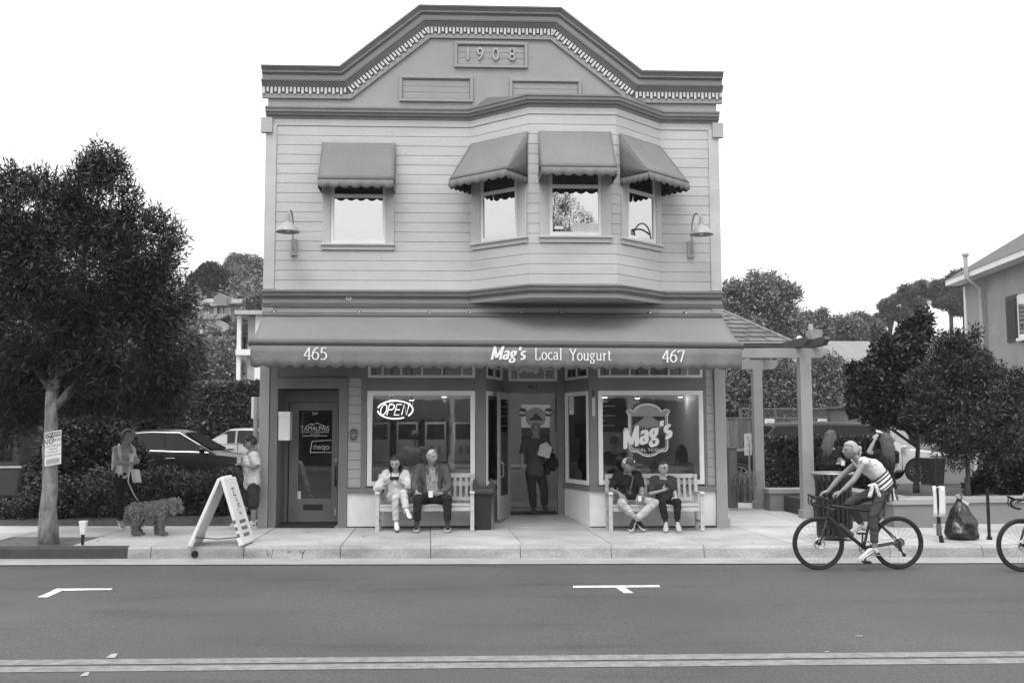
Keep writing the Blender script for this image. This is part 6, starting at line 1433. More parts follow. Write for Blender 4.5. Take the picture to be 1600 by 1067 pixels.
MB().tube([hc1[0](.0, -.1, .02), hc1[0](.0, -.13, -.03), hc1[0](.01, -.12, -.11)], [.03, .028, .008], 8).build('ponytail', hair_b, c1, True, True)
# ---------------- second rider, mostly beyond the right edge
g4 = G(1597, 893); bike2 = make_bike((g4.x+.56, g4.y, gz(g4.x)), 'black bicycle entering at the right edge of the picture, front wheel in view'); bike2.scale = (1.03,)*3
for ch in bike2.children:
    if ch.name.startswith('saddle'): pass
Y = g4.y; B = bike2.location
q = lambda x, y, z: B+V3((x, y, z))
J = dict(head=q(-.12, 0, 1.52), face=V3((-1, 0, -.1)), hup=V3((-.25, 0, 1)), sl=q(.02, -.18, 1.32), sr=q(-.0, .18, 1.32), el=q(-.2, -.25, 1.1), wl=q(-.41, -.22, .94), er=q(-.22, .24, 1.1), wr=q(-.42, .22, .94), hl=q(.26, -.09, .98), hr=q(.26, .09, .98), kl=q(-.14, -.12, .8), al=q(.05, -.12, .45), tl=q(-.12, -.12, .36), kr=q(-.02, .12, .62), ar=q(.12, .12, .2), tr=q(-.06, .12, .11))
person('rider in dark clothes on the bicycle at the right edge of the picture', J, (B.x+.1, Y, gz(B.x)), skin2, 1., cl_('tee_dark', .045), .42, .02, .0, cl_('trousers_black', .016), .9, .016, cl_('shoe_black', .03), 'short', hair_d, hands=dict(l=(V3((-1, .1, -.2)), V3((0, .2, -1)), .8), r=(V3((-1, 0, -.2)), V3((0, 0, -1)), .8)), sole=M('sole_white', .6))
# ---------------- the dog
g5 = G(236, 836, SW); Y = g5.y; dz0 = gz(g5.x, SW)
dog = thing('dog', 'shaggy grey curly-coated dog on a leash standing on the pavement', 'dog', (g5.x, Y, dz0))
furm = M('dog_fur', .24, .95, .35, 24, .6, 90, rnd=.5)
d = lambda a, b, dy=0.: px(a, b, Y+dy)
mb = MB()
loft(mb, [(d(205, 797), V3((0, 1, 0)), V3((0, 0, 1)), .07, .07), (d(209, 796), V3((0, 1, 0)), V3((0, 0, 1)), .115, .12), (d(222, 797), V3((0, 1, 0)), V3((0, 0, 1)), .115, .12), (d(236, 797), V3((0, 1, 0)), V3((0, 0, 1)), .125, .135), (d(250, 797), V3((0, 1, 0)), V3((0, 0, 1)), .13, .15), (d(260, 796), V3((0, 1, 0)), V3((0, 0, 1)), .11, .14), (d(265, 795), V3((0, 1, 0)), V3((0, 0, 1)), .06, .08)])
mb.caps_(d(257, 790), d(272, 787, -.02), .1, .085); mb.ball(d(274, 787, -.02), (.1, .085, .095)); mb.caps_(d(276, 790, -.03), d(282.5, 796, -.05), .055, .042)
for s in (-1, 1): mb.caps_(d(272, 783, .08*s-.02), d(271, 799, .1*s-.02), .035, .045)
mb.caps_(d(203, 793), d(200, 806), .045, .055); mb.caps_(d(200, 806), d(199, 815), .055, .02)
for s, o in ((-1, 0), (1, 5)):
    # hind leg: thigh forward, hock behind, upright shank; fore leg: straight with low wrist
    hy = .08*s
    mb.caps_(d(211+o, 799, hy), d(215+o, 813, hy), .085, .055); mb.caps_(d(215+o, 813, hy), d(209+o*1.3, 822, hy), .05, .038); mb.caps_(d(209+o*1.3, 822, hy), d(211+o*1.3, 833, hy), .04, .04); mb.caps_(d(211+o*1.3, 834, hy), d(217+o*1.3, 835, hy-.02), .035, .028)
    mb.caps_(d(253-o*1.2, 803, hy), d(252-o*1.2, 818, hy), .065, .045); mb.caps_(d(252-o*1.2, 818, hy), d(253-o*1.3, 831, hy), .043, .04); mb.caps_(d(253-o*1.3, 832, hy), d(259-o*1.3, 833, hy-.02), .035, .028)
me = remesh(mb, .011, 3, .016, 30, 1.); link_mesh('body', me, furm, dog, True)
# curls
n = len(me.vertices); co = np.empty(n*3, 'f'); no = np.empty(n*3, 'f'); me.vertices.foreach_get('co', co); me.vertices.foreach_get('normal', no); co = co.reshape(-1, 3); no = no.reshape(-1, 3)
def leafmesh(name, m, parent, c, dr, nr, L, Wd, world=True, kind=None, bend=0.):
    """diamond leaves: centre bases c, direction dr, facing nr; L and Wd arrays or numbers"""
    c = np.asarray(c, 'f'); N = len(c); dr = dr/np.maximum(np.linalg.norm(dr, axis=1, keepdims=True), 1e-6); sd_ = np.cross(dr, nr); sd_ /= np.maximum(np.linalg.norm(sd_, axis=1, keepdims=True), 1e-6)
    L = np.broadcast_to(np.asarray(L, 'f'), (N,))[:, None]; Wd = np.broadcast_to(np.asarray(Wd, 'f'), (N,))[:, None]
    v = np.empty((N, 4, 3), 'f'); v[:, 0] = c; v[:, 1] = c+dr*L*.45+sd_*Wd*.5; v[:, 2] = c+dr*L; v[:, 3] = c+dr*L*.45-sd_*Wd*.5
    if bend: v[:, 2, 2] -= (L*bend)[:, 0]
    me = bpy.data.meshes.new('leaves'); me.vertices.add(N*4); me.vertices.foreach_set('co', v.ravel()); me.loops.add(N*4); me.loops.foreach_set('vertex_index', np.arange(N*4, dtype='i')); me.polygons.add(N); me.polygons.foreach_set('loop_start', np.arange(0, N*4, 4, dtype='i'))
    a = me.attributes.new('rnd', 'FLOAT', 'POINT'); a.data.foreach_set('value', np.repeat(RNG.random(N).astype('f'), 4)); me.update(); me.validate()
    o = link_mesh(name, me, m, parent, world); return props(o, kind=kind)
idx = RNG.integers(0, n, 9000); tv = RNG.normal(size=(9000, 3)); dr_ = no[idx]*.5+tv*.5+np.array([0, 0, -.55]); leafmesh('curls', furm, dog, co[idx]-no[idx]*.006, dr_, RNG.normal(size=(9000, 3)), RNG.uniform(.022, .05, 9000), .012)
MB().ball(d(283.5, 795.5, -.06), .016).build('nose', M('nose_black', .01, .3), dog, True, True)
for s in (-1, 1): MB().ball(d(278, 787.5, .035*s-.065), .011).build('eye', eye_m, dog, True, True)
ls = thing('dog_leash', 'thin pale leash from the woman\'s hand down to the dog', 'leash', tuple(d(196, 745, -.15))); MB().tube([px(204, 723, g0.y-.3), d(200, 752, -.2), d(209, 772, -.1), d(215, 781, -.02)], .009, 6).build('strap', M('leash_grey', .35), ls, True, True)
# ================================================================== VEGETATION
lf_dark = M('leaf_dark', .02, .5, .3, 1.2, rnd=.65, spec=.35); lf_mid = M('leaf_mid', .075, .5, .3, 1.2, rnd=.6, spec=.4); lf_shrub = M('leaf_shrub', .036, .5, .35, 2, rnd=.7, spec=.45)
lf_hedge = M('leaf_hedge', .045, .4, .3, 1.5, rnd=.7, spec=.55); lf_pale = M('leaf_pale', .16, .6, .3, .6, rnd=.55); lf_far = M('leaf_far', .13, .7, .4, .25, rnd=.5); lf_eu = M('leaf_eucalyptus', .075, .6, .3, .3, rnd=.5)  # leaf_far is paler, putting part of the distant haze into its colour
bark = M('bark_pale', .19, .9, .55, 5, .8, 18, fine=.35, fscale=60, stretch=(3, 3, 1)); bark_d = M('bark_dark', .06, .9, .35, 5, .6, 25, fine=.3, fscale=60)
def unit(n):
    v = RNG.normal(size=(n, 3)); return v/np.linalg.norm(v, axis=1, keepdims=True)
def clusters(blobs, n, flat=.9, inner=.45):
    """points through the blobs' volume, thicker towards the skin, thinned by noise into light and dark clumps"""
    b = np.array([(*c, r) for c, r in blobs]); w = b[:, 3]**2.2; w /= w.sum(); i = RNG.choice(len(b), int(n*1.9), p=w)
    u = unit(len(i)); rr = inner+(1-inner)*RNG.random(len(i))**.6; p = b[i, :3]+u*(b[i, 3]*rr)[:, None]*np.array([1, 1, flat])
    sc = 1.1/np.median(b[:, 3]); k = np.array([mnoise.noise((q[0]*sc*1.6, q[1]*sc*1.6, q[2]*sc*1.6)) for q in p.tolist()])
    keep = k > np.quantile(k, .3); return p[keep][:n], u[keep][:n]
def foliage(name, m, parent, blobs, ncl, per, L, Wd, cr, spread=.9, droop=0., kind=None, flat=.9, inner=.45):
    p, u = clusters(blobs, ncl, flat, inner); n = len(p)*per
    P_ = np.repeat(p, per, 0)+RNG.normal(size=(n, 3))*cr; U = np.repeat(u, per, 0)*.55+unit(n)*spread; U[:, 2] += .15-droop
    return leafmesh(name, m, parent, P_, U, unit(n)+np.array([0, 0, .8]), RNG.uniform(.7, 1.25, n)*L, RNG.uniform(.75, 1.2, n)*Wd, kind=kind)
def limbs(mb, base, top, r0, blobs, rl=.35, rnd_=None):
    rnd_ = rnd_ or random.Random(9); base, top = V3(base), V3(top); n = 9
    pts = [lerp(base, top, i/(n-1))+V3((rnd_.uniform(-1, 1), rnd_.uniform(-1, 1), 0))*r0*.14*(1 if 0 < i < n-1 else 0) for i in range(n)]
    mb.tube(pts, [r0*(1.2 if i == 0 else 1.12 if i == 1 else 1-.35*i/(n-1)) for i in range(n)], 14)
    for c, r in blobs:
        c = V3(c); s = pts[-1] if rnd_.random() < .6 else pts[-2]; m = lerp(s, c, .5)+V3((rnd_.uniform(-.15, .15)*r, rnd_.uniform(-.15, .15)*r, -.12*r))
        mb.tube([s, m, c, c+(c-m).normalized()*r*.45], [r0*.45, r0*.28, r0*.14, r0*.03], 8)
def pxb(L, Y0):      # blobs given as (px, py, radius in px, depth offset)
    out = []
    for a in L:
        Y = Y0+(a[3] if len(a) > 3 else 0); out.append((tuple(P(a[0], a[1], Y)), a[2]*Y/FPX))
    return out
def tree(name, label, base, top, r0, blobs, m, bm, ncl, per, L, Wd, cr, droop=0., cat='tree', group=None, spread=.9, flat=.9, inner=.45):
    t = thing(name, label, cat, base, 0, group); mb = MB(); limbs(mb, base, top, r0, blobs[:9]); mb.build('trunk', bm, t, True, True, ang=180)
    foliage('crown', m, t, blobs, ncl, per, L, Wd, cr, spread, droop, None, flat, inner); return t
# street tree at the left
tb = G(76, 848, SW); YT = tb.y
bl_ = pxb([(60, 335, 72, .1), (152, 305, 58, .2), (163, 262, 30, .2), (157, 240, 13, .2), (222, 385, 64, .3), (125, 420, 108, .2), (236, 470, 62, .5), (60, 510, 100, .3), (182, 545, 94, .5), (252, 585, 48, .8), (105, 590, 62, .6), (215, 612, 46, 1.2), (0, 420, 80, .2), (15, 600, 70, .8), (2, 665, 44, .6), (35, 650, 26, .9), (20, 285, 22, .1), (150, 618, 36, 1.3), (262, 618, 36, 1.8)], YT)
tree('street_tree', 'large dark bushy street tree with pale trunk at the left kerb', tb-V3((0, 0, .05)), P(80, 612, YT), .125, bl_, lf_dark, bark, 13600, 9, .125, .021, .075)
for a, b_ in (((40, 600), .06), ((120, 600), .06)): pass
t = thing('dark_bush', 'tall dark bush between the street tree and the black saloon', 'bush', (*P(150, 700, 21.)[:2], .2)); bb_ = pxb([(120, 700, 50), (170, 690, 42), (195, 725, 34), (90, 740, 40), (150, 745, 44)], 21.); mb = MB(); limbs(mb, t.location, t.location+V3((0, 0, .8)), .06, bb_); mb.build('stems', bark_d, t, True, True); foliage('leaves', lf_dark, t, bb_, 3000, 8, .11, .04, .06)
# two small trees in the right planter
t2 = P(1512, 775, 18.6); bl_ = pxb([(1500, 565, 45, 0), (1470, 605, 52, .2), (1545, 612, 52, .2), (1500, 655, 66, 0), (1572, 640, 38, .1), (1592, 598, 20, .1), (1438, 642, 26, .1), (1565, 690, 38, 0), (1488, 538, 24, 0), (1515, 522, 14, 0), (1595, 690, 30, .2), (1498, 712, 24, -.2)], 18.6)
tree('planter_tree', 'small leafy tree with slim grey trunk nearest the right edge of the planter', t2, P(1512, 690, 18.6), .05, bl_, M('leaf_planter', .033, .5, .3, 1.2, rnd=.7, spec=.4), bark_d, 4200, 8, .1, .03, .05)
t3 = P(1432, 770, 20.2); bl_ = pxb([(1402, 560, 42), (1428, 522, 26), (1442, 500, 15), (1370, 602, 42), (1345, 585, 20), (1402, 620, 52), (1348, 630, 26), (1428, 640, 36), (1372, 642, 26)], 20.2)
tree('planter_tree', 'darker round-leaved tree in the planter behind the woman raising her hand', t3, P(1434, 690, 20.2), .06, bl_, M('leaf_black', .03, .5, .3, 1.2, rnd=.6), bark_d, 4200, 8, .1, .06, .05)
# shrubs in the bed at the left
gshr = 'shrubs in the bed beside the shop'
for i, (lab, L, Y0, n, sz) in enumerate((
    ('dark clipped shrub behind the pale tree trunk', [(55, 795, 36), (95, 788, 40), (75, 772, 28)], 18.6, 1500, (.07, .03)),
    ('dark low shrub at the left edge of the bed', [(20, 812, 30), (-15, 808, 30)], 18.5, 900, (.07, .03)),
    ('dark shrub between the tree trunk and the woman with the dog', [(130, 785, 34), (160, 770, 40), (150, 810, 28)], 18.7, 1500, (.07, .03)),
    ('pale-tipped juniper shrub right behind the dog walker', [(232, 768, 30), (262, 762, 30), (245, 796, 36)], 19.2, 1700, (.12, .02)),
    ('spreading shrub behind the dog in front of the dark car', [(285, 778, 32), (312, 768, 28), (300, 805, 28)], 19.0, 1500, (.1, .022)),
    ('spiky-leaved shrub behind the sandwich board', [(345, 775, 30), (372, 765, 26), (362, 800, 32), (335, 803, 28)], 19.0, 1700, (.15, .02)))):
    bb_ = pxb(L, Y0); c = V3(bb_[0][0]); t = thing('shrub', lab, 'shrub', (c.x, c.y, gz(c.x, .2)), 0, gshr)
    mb = MB(); limbs(mb, (c.x, c.y, .1), (c.x, c.y, .4), .03, bb_); mb.build('stems', bark_d, t, True, True); foliage('leaves', lf_shrub, t, bb_, n, 8, sz[0], sz[1], .05)
def hedge(name, label, x0, x1, y0, y1, z0, z1, m, n, L, Wd, cat='hedge', ang=0.):
    t = thing(name, label, cat, ((x0+x1)/2, (y0+y1)/2, z0)); q = RNG.random((n, 3)); k = RNG.integers(0, 4, n)
    p = np.empty((n, 3)); p[:, 0] = x0+(x1-x0)*q[:, 0]; p[:, 1] = y0+(y1-y0)*q[:, 1]; p[:, 2] = z0+(z1-z0)*q[:, 2]
    d = RNG.normal(size=(n, 3))*.5; e = RNG.random(n)**2*.12
    f = k == 0; p[f, 1] = y0+e[f]; d[f, 1] -= .8
    f = k == 1; p[f, 2] = z1-e[f]; d[f, 2] += .8
    f = k == 2; p[f, 1] = y0+e[f]; d[f, 1] -= .8
    f = k == 3; s = RNG.random(n) < .5; p[f & s, 0] = x0+e[f & s]; p[f & ~s, 0] = x1-e[f & ~s]
    p += .05*np.array([[mnoise.noise((a*1.7+c_, b*1.7, c*1.7)) for c_ in (0, 9, 17)] for a, b, c in p.tolist()])
    MB().box(x0+.08, x1-.08, y0+.1, y1-.1, z0, z1-.1).build('twigs', M('twig_dark', .02, .9), t, False, True)
    leafmesh('leaves', m, t, p, d, unit(n)+np.array([0, -.4, .6]), RNG.uniform(.7, 1.3, n)*L, RNG.uniform(.7, 1.2, n)*Wd); return t
YH = 22.6; hedge('clipped_hedge', 'clipped glossy hedge in the planter behind the pergola posts', fx(1204, 700, YH), fx(1386, 700, YH), YH-.4, YH+.5, .4, fz(684, 1290, YH), lf_hedge, 12000, .085, .05)
YH = 34.; hedge('tall_hedge', 'tall leafy hedge across the car park left of the shop', fx(230, 630, YH), fx(425, 630, YH), YH-.5, YH+.6, .2, fz(601, 340, YH), lf_mid, 12000, .17, .1)
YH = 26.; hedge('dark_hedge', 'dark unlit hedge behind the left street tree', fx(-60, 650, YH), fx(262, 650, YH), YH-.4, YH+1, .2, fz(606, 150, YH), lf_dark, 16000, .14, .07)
YH = 21.; hedge('box_hedge', 'dark dense box hedge at the right edge of the planter', fx(1552, 700, YH), fx(1680, 700, YH), YH-.4, YH+.7, .4, fz(700, 1580, YH), lf_dark, 7000, .09, .045)
b5 = pxb([(1538, 752, 18), (1520, 762, 12)], 20.2); t = thing('low_shrub', 'low dark shrub in the planter left of the box hedge', 'shrub', V3(b5[0][0])-V3((0, 0, .3))); foliage('leaves', lf_dark, t, b5, 500, 7, .08, .035, .03)
# tuft of grass by the pergola
gt = P(1163, 785, 21.2); tf = thing('grass_tuft', 'pale arching tuft of ornamental grass beside the first pergola post', 'plant', gt); n = 900
bs = np.array([gt]*n)+RNG.normal(size=(n, 3))*np.array([.1, .08, .02]); mb = MB()
for i in range(260):
    a = rs.uniform(0, 2*math.pi); r_ = rs.uniform(.15, .48); h = rs.uniform(.35, .7); b = gt+V3((rs.gauss(0, .07), rs.gauss(0, .06), 0)); c, s = math.cos(a), math.sin(a)
    p1, p2, p3 = b+V3((c*r_*.3, s*r_*.3, h*.7)), b+V3((c*r_*.7, s*r_*.7, h)), b+V3((c*r_*1.15, s*r_*1.15, h*.75)); o_ = V3((-s, c, 0))*.006
    mb.add([b-o_, b+o_, p1-o_, p1+o_, p2-o_*.8, p2+o_*.8, p3], [(0, 1, 3, 2), (2, 3, 5, 4), (4, 5, 6)])
mb.build('blades', M('grass_pale', .16, .7, .3, 6), tf, False, True)
# pale bushes behind the fence, trees and woods beyond
gb = 'pale bushes behind the board fence'
for lab, L, Y0 in (('pale rounded bush behind the fence, nearest the shop corner', [(1138, 618, 40), (1165, 640, 34), (1150, 590, 26)], 37.), ('pale rounded bush between the two pergola posts', [(1222, 590, 36), (1205, 618, 36), (1240, 620, 40), (1222, 640, 34)], 37.5), ('pale rounded bush right of the second pergola post', [(1290, 588, 36), (1280, 620, 40), (1310, 615, 36)], 37.), ('darker loose bush left of the dark planter tree', [(1345, 610, 34), (1330, 635, 28), (1362, 640, 30)], 38.)):
    bb_ = pxb(L, Y0); c = V3(bb_[0][0]); t = thing('background_bush', lab, 'bush', (c.x, Y0, .1), 0, gb); mb = MB(); limbs(mb, (c.x, Y0, 0), (c.x, Y0, 1.4), .08, bb_); mb.build('trunk', bark_d, t, True, True); foliage('leaves', lf_pale, t, bb_, 2600, 7, .18, .055, .12, inner=.6)
gtree = 'trees rising behind the car parks'
def bgtree(lab, L, Y0, m=lf_far, n=2200, sz=.26, name='background_tree', wd=.45, tr=.2, per=6, inner=.5, flat=.9, cr=.6):
    bb_ = pxb(L, Y0); c = np.mean([b[0] for b in bb_], 0); t = thing(name, lab, 'tree', (c[0], Y0, 0.), 0, gtree); mb = MB(); low = min(b[0][2] for b in bb_)
    limbs(mb, (c[0], Y0, -1), (c[0], Y0, low), tr, bb_); mb.build('trunk', bark_d, t, True, True); foliage('crown', m, t, bb_, n, per, sz, sz*wd, sz*cr, inner=inner, flat=flat); return t
bgtree('broad pale tree rising behind the pergola roof at the shop corner', [(1150, 470, 34), (1195, 465, 38), (1165, 520, 44), (1215, 510, 40), (1232, 465, 20), (1185, 440, 16), (1130, 520, 40)], 60, lf_pale, 6500, .26)
bgtree('small pointed conifer above the low house roof', [(1282, 520, 18), (1283, 502, 11), (1284, 490, 6)], 75, lf_far, 1600, .24)
bgtree('rounded tree directly right of the pointed conifer', [(1312, 515, 20), (1330, 520, 22)], 82, lf_far, 2400, .28)
bgtree('rounded tree left of the tall eucalyptus row', [(1342, 510, 20), (1362, 516, 18)], 84, lf_far, 2400, .28)
bgtree('low tree right behind the house chimney', [(1255, 520, 24), (1262, 505, 14)], 78, lf_far, 2400, .28)
eu = 'tall eucalyptus trees on the skyline at the right'
for lab, L in (('leftmost flat-topped eucalyptus on the right skyline', [(1385, 478, 12), (1392, 490, 13), (1378, 500, 14), (1402, 468, 9)]), ('tallest wide eucalyptus in the middle of the right skyline', [(1420, 455, 15), (1440, 448, 12), (1428, 475, 17), (1408, 490, 16), (1450, 460, 10)]), ('eucalyptus leaning right beside the neighbour house', [(1470, 448, 16), (1490, 440, 14), (1478, 470, 20), (1498, 462, 16)]), ('thin eucalyptus top just left of the neighbour house roof', [(1495, 432, 10), (1508, 428, 8), (1514, 445, 14), (1502, 480, 20)])):
    t = bgtree(lab, L, 105, lf_eu, 2200, .3, 'eucalyptus_tree', .4, .3, 6, .35, .6, .5); t['group'] = eu
# hillsides: terrain plus woods
def hill_z(x, y):
    l = max(0, min(1, (y-48)/60)); left = 14.5*math.exp(-((x+24)/24)**2) if x < 4 else 14.5*math.exp(-(28/24)**2)*math.exp(-((x-4)/12)**2)
    right = 9*math.exp(-((x-62)/22)**2)+2*math.exp(-((x-35)/16)**2); return -.2+(l*l*(3-2*l))*(left+right+1.5*mnoise.noise((x*.04, y*.04, 0)))
vs = []; fs = []; nx, ny = 80, 24
for j in range(ny+1):
    for i in range(nx+1): x = -110+240*i/nx; y = 46+110*j/ny; vs.append((x, y, hill_z(x, y)))
for j in range(ny):
    for i in range(nx): k = j*(nx+1)+i; fs.append((k, k+1, k+nx+2, k+nx+1))
props(MB().add(vs, fs).build('hill', M('hill_grass', .07, .95, .4, .2), smooth=True), kind='structure')
def woods(name, lab, n, xr, yr, sz, m, hgt=(2, 6)):
    bl = []
    for i in range(n):
        x, y = RNG.uniform(*xr), RNG.uniform(*yr); r = RNG.uniform(1.3, 2.5); v_ = V3((x, y, hill_z(x, y)+r*1.6))-CAM; pxx, pyy = 800+FPX*v_.dot(rt)/v_.dot(fw), 533.5-FPX*v_.dot(up)/v_.dot(fw)
        if 296 < pxx < 384 and pyy < 500 and y < 97: continue
        bl.append(((x, y, hill_z(x, y)+r*.5+RNG.uniform(*hgt)*.25), r))
    o = foliage(name, m, None, bl, 44*n, 6, sz*.9, sz*.4, sz*.6, inner=.7, kind='stuff'); o['label'] = lab; o['category'] = 'woods'; return o
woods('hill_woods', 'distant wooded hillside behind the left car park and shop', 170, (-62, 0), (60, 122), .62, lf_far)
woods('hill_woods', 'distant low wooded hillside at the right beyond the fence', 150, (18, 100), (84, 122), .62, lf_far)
# trees standing out on the left hill
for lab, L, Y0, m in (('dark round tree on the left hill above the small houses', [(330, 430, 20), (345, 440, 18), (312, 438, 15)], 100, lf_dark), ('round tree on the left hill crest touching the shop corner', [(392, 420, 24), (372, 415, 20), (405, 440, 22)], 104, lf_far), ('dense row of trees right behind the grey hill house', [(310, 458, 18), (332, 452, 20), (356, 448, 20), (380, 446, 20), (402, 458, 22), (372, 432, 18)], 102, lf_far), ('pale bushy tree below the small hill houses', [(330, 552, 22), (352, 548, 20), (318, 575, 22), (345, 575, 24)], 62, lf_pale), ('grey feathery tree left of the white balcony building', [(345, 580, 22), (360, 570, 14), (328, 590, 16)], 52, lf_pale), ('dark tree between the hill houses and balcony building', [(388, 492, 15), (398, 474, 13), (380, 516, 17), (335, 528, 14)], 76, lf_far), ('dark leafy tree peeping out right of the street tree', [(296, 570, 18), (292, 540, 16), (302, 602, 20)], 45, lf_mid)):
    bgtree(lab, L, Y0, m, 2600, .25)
# ================================================================== NEIGHBOURING STRUCTURES
wood_p = M('pergola_paint', .31, .65, .08, 2.5, .06, 60, fine=.06); wood_pd = M('pergola_dark', .08, .7)
def bxo(nm, m, t, a, bevel=.0): return MB().box(*a).build(nm, m, t, False, True, bevel=bevel)
pg = thing('pergola', 'painted timber pergola with two posts and crossing beams right of the shop', 'pergola', (fx(1220, 780, 20), 20, gz(6.5, SW)))
Yp1, Yp2 = G(1187, 794, SW).y, G(1263, 809, SW).y
for (xa, xb), Y, (ya, yb), base in (((1177.5, 1191.5), Yp1, (563, 577.5), 794), ((1250.5, 1268), Yp2, (544.5, 559.5), 810)):
    X_ = (fx(xa, 690, Y)+fx(xb, 690, Y))/2; h = (fx(xb, 690, Y)-fx(xa, 690, Y))/2; zb = gz(X_, SW); za_, zt_ = fz(yb, 1190, Y), fz(ya, 1190, Y)
    bxo('post', wood_p, pg, (X_-h, X_+h, Y-h, Y+h, zb, za_+.0), .006); bxo('post_base', wood_p, pg, (X_-h-.03, X_+h+.03, Y-h-.03, Y+h+.03, zb-.02, zb+.16), .006)
    xe = fx({0: 1215, 1: 1291}[int(Y == Yp2)], 570, Y); mb = MB(); mb.prism([(4.4, za_+.002), (xe-.12, za_+.002), (xe, za_+(zt_-za_)*.55), (xe, zt_), (4.4, zt_)], (0, Y-.06, 0), (1, 0, 0), (0, 0, 1), (0, .12, 0)); mb.build('beam', wood_p, pg, False, True, bevel=.005, fixn=True)
zr_ = fz(543, 1250, Yp2)
for px_a in (1246, 1272):
    xa = fx(px_a, 540, Yp2); mb = MB(); mb.prism([(Yp2-.75, zr_+.1), (Yp2-.7, zr_+.16), (Yp1+.6, zr_+.16), (Yp1+.6, zr_+.0), (Yp2-.55, zr_+.0)], (xa-.05, 0, 0), (0, 1, 0), (0, 0, 1), (.1, 0, 0)); mb.build('rafter', wood_pd, pg, False, True, fixn=True)
# shingled pavilion behind the shop's right corner
pv = thing('shingled_pavilion', 'low pavilion with hipped slate roof right behind the shop corner', 'building', (9.0, 43, .2)); Ye = 42.
xe = fx(1237, 535, Ye); ze = fz(536, 1200, Ye); YR = Ye+4.5; zr2 = fz(484, 1128, YR); xr2 = fx(1122, 484, YR)
bxo('wall', M('pavilion_wall', .12, .7), pv, (2.2, xe-.8, Ye+.8, Ye+9, 0, ze-.05)); bxo('fascia', trim_d, pv, (2.2, xe, Ye-.02, Ye+.02, ze-.13, ze+.02)); bxo('soffit', M('soffit_grey', .3), pv, (2.2, xe, Ye+.02, Ye+.5, ze-.12, ze-.09))
bxo('gutter', M('gutter_grey', .3, .4), pv, (2.2, xe+.02, Ye-.1, Ye-.022, ze-.02, ze+.05), .01)
for a in (1152, 1166): bxo('window', white, pv, (fx(a, 580, Ye+.5), fx(a+3, 580, Ye+.8), Ye+.76, Ye+.8, 2.2, ze-.3))
slate = [M('slate%d' % i, v, .75, .2, 5, .3, 60, fine=.2) for i, v in enumerate((.1, .12, .085, .11))]
nrow = 8; ridge_l = 3.0
for j in range(nrow):
    t0, t1 = j/nrow, (j+1)/nrow
    def rp(t, s): z = ze+.03+(zr2-ze)*t; y = Ye-.05+(YR-Ye)*t; xr_ = xe+(xr2-xe)*t; return V3((2.3+(xr_-2.3)*s, y, z))
    L0 = rp(t0, 1).x-2.3; n = max(2, int(L0/.85))
    for i in range(n):
        o_ = (j % 2)*.5
        a, b = max(0, (i+o_)/n), min(1, (i+1+o_)/n)
        if a >= 1: continue
        d = .06; q = [rp(t0, a), rp(t0, b-.006), rp(t1+.01, b-.006), rp(t1+.01, a)]; up1 = V3((0, -.5, .85))*d
        vs = [p+up1*(1.2 if k < 2 else .4) for k, p in enumerate(q)]+[p+up1*.1*(1 if k < 2 else 0) for k, p in enumerate(q)]
        MB().add(vs, [(0, 1, 2, 3), (0, 4, 5, 1), (1, 5, 6, 2), (3, 7, 4, 0)]).build('slate', slate[(i*7+j*3+rs.randint(0, 3)) % 4], pv, False, True)
mb = MB(); mb.add([(xe, Ye-.05, ze+.02), (xr2, YR, zr2), (xe, Ye+9, ze+.02), (2.3, YR, zr2), (2.3, Ye-.05, ze-.02), (2.3, Ye+9, ze)], [(0, 2, 1), (1, 2, 5, 3), (0, 1, 3, 4)]); mb.build('roof_deck', slate[2], pv, False, True)
hp = [V3((xe, Ye-.05, ze+.07)), V3((xr2, YR, zr2+.06))]
for i in range(10): MB().bar(lerp(*hp, i/10), lerp(*hp, (i+.97)/10)+V3((0, 0, .03)), .3, .05).build('hip_tile', slate[(i*5) % 4], pv, False, True)
# planter walls
stone = M('planter_wall', .2, .8, .1, 2, .1, 80, fine=.1); capm_ = M('planter_cap', .3, .7, .08, 3)
pw = thing('planter_wall', 'low grey seat wall of the planter with pale cap along the plaza', 'wall', (fx(1350, 780, 20), 19, gz(8.5, SW)))
Yw1, Yw2, Yw3 = G(1204, 798, SW).y, 18.15, 17.45
xa, xb, xc, xd = fx(1203, 780, Yw1), fx(1400, 780, Yw2), fx(1457, 780, Yw3), 16.
zt_ = fz(763.5, 1203, Yw1)
for nm, a, b, y0, y1, zz in (('back_run', xa, xb+.4, Yw1, Yw1+.42, zt_), ('front_run', xb+.4, xd, Yw2, Yw2+.42, zt_+.0), ('seat_block', fx(1396, 780, Yw3), xc, Yw3, Yw3+.4, zt_+.03)):
    bxo(nm, stone, pw, (a, b, y0, y1, -.1, zz-.11), .01); bxo('cap', capm_, pw, (a-.03, b+.03, y0-.035, y1+.03, zz-.108, zz), .015)
bxo('return_run', stone, pw, (xb+.002, xb+.398, Yw2+.0, Yw1-.04, -.1, zt_-.112), .01); bxo('cap', capm_, pw, (xb-.03, xb+.43, Yw2+.46, Yw1-.04, zt_-.11, zt_-.002), .01)
props(MB().box(xa+.3, 16, Yw2+.43, 25, .05, .45).build('planter_soil', soil), kind='structure')
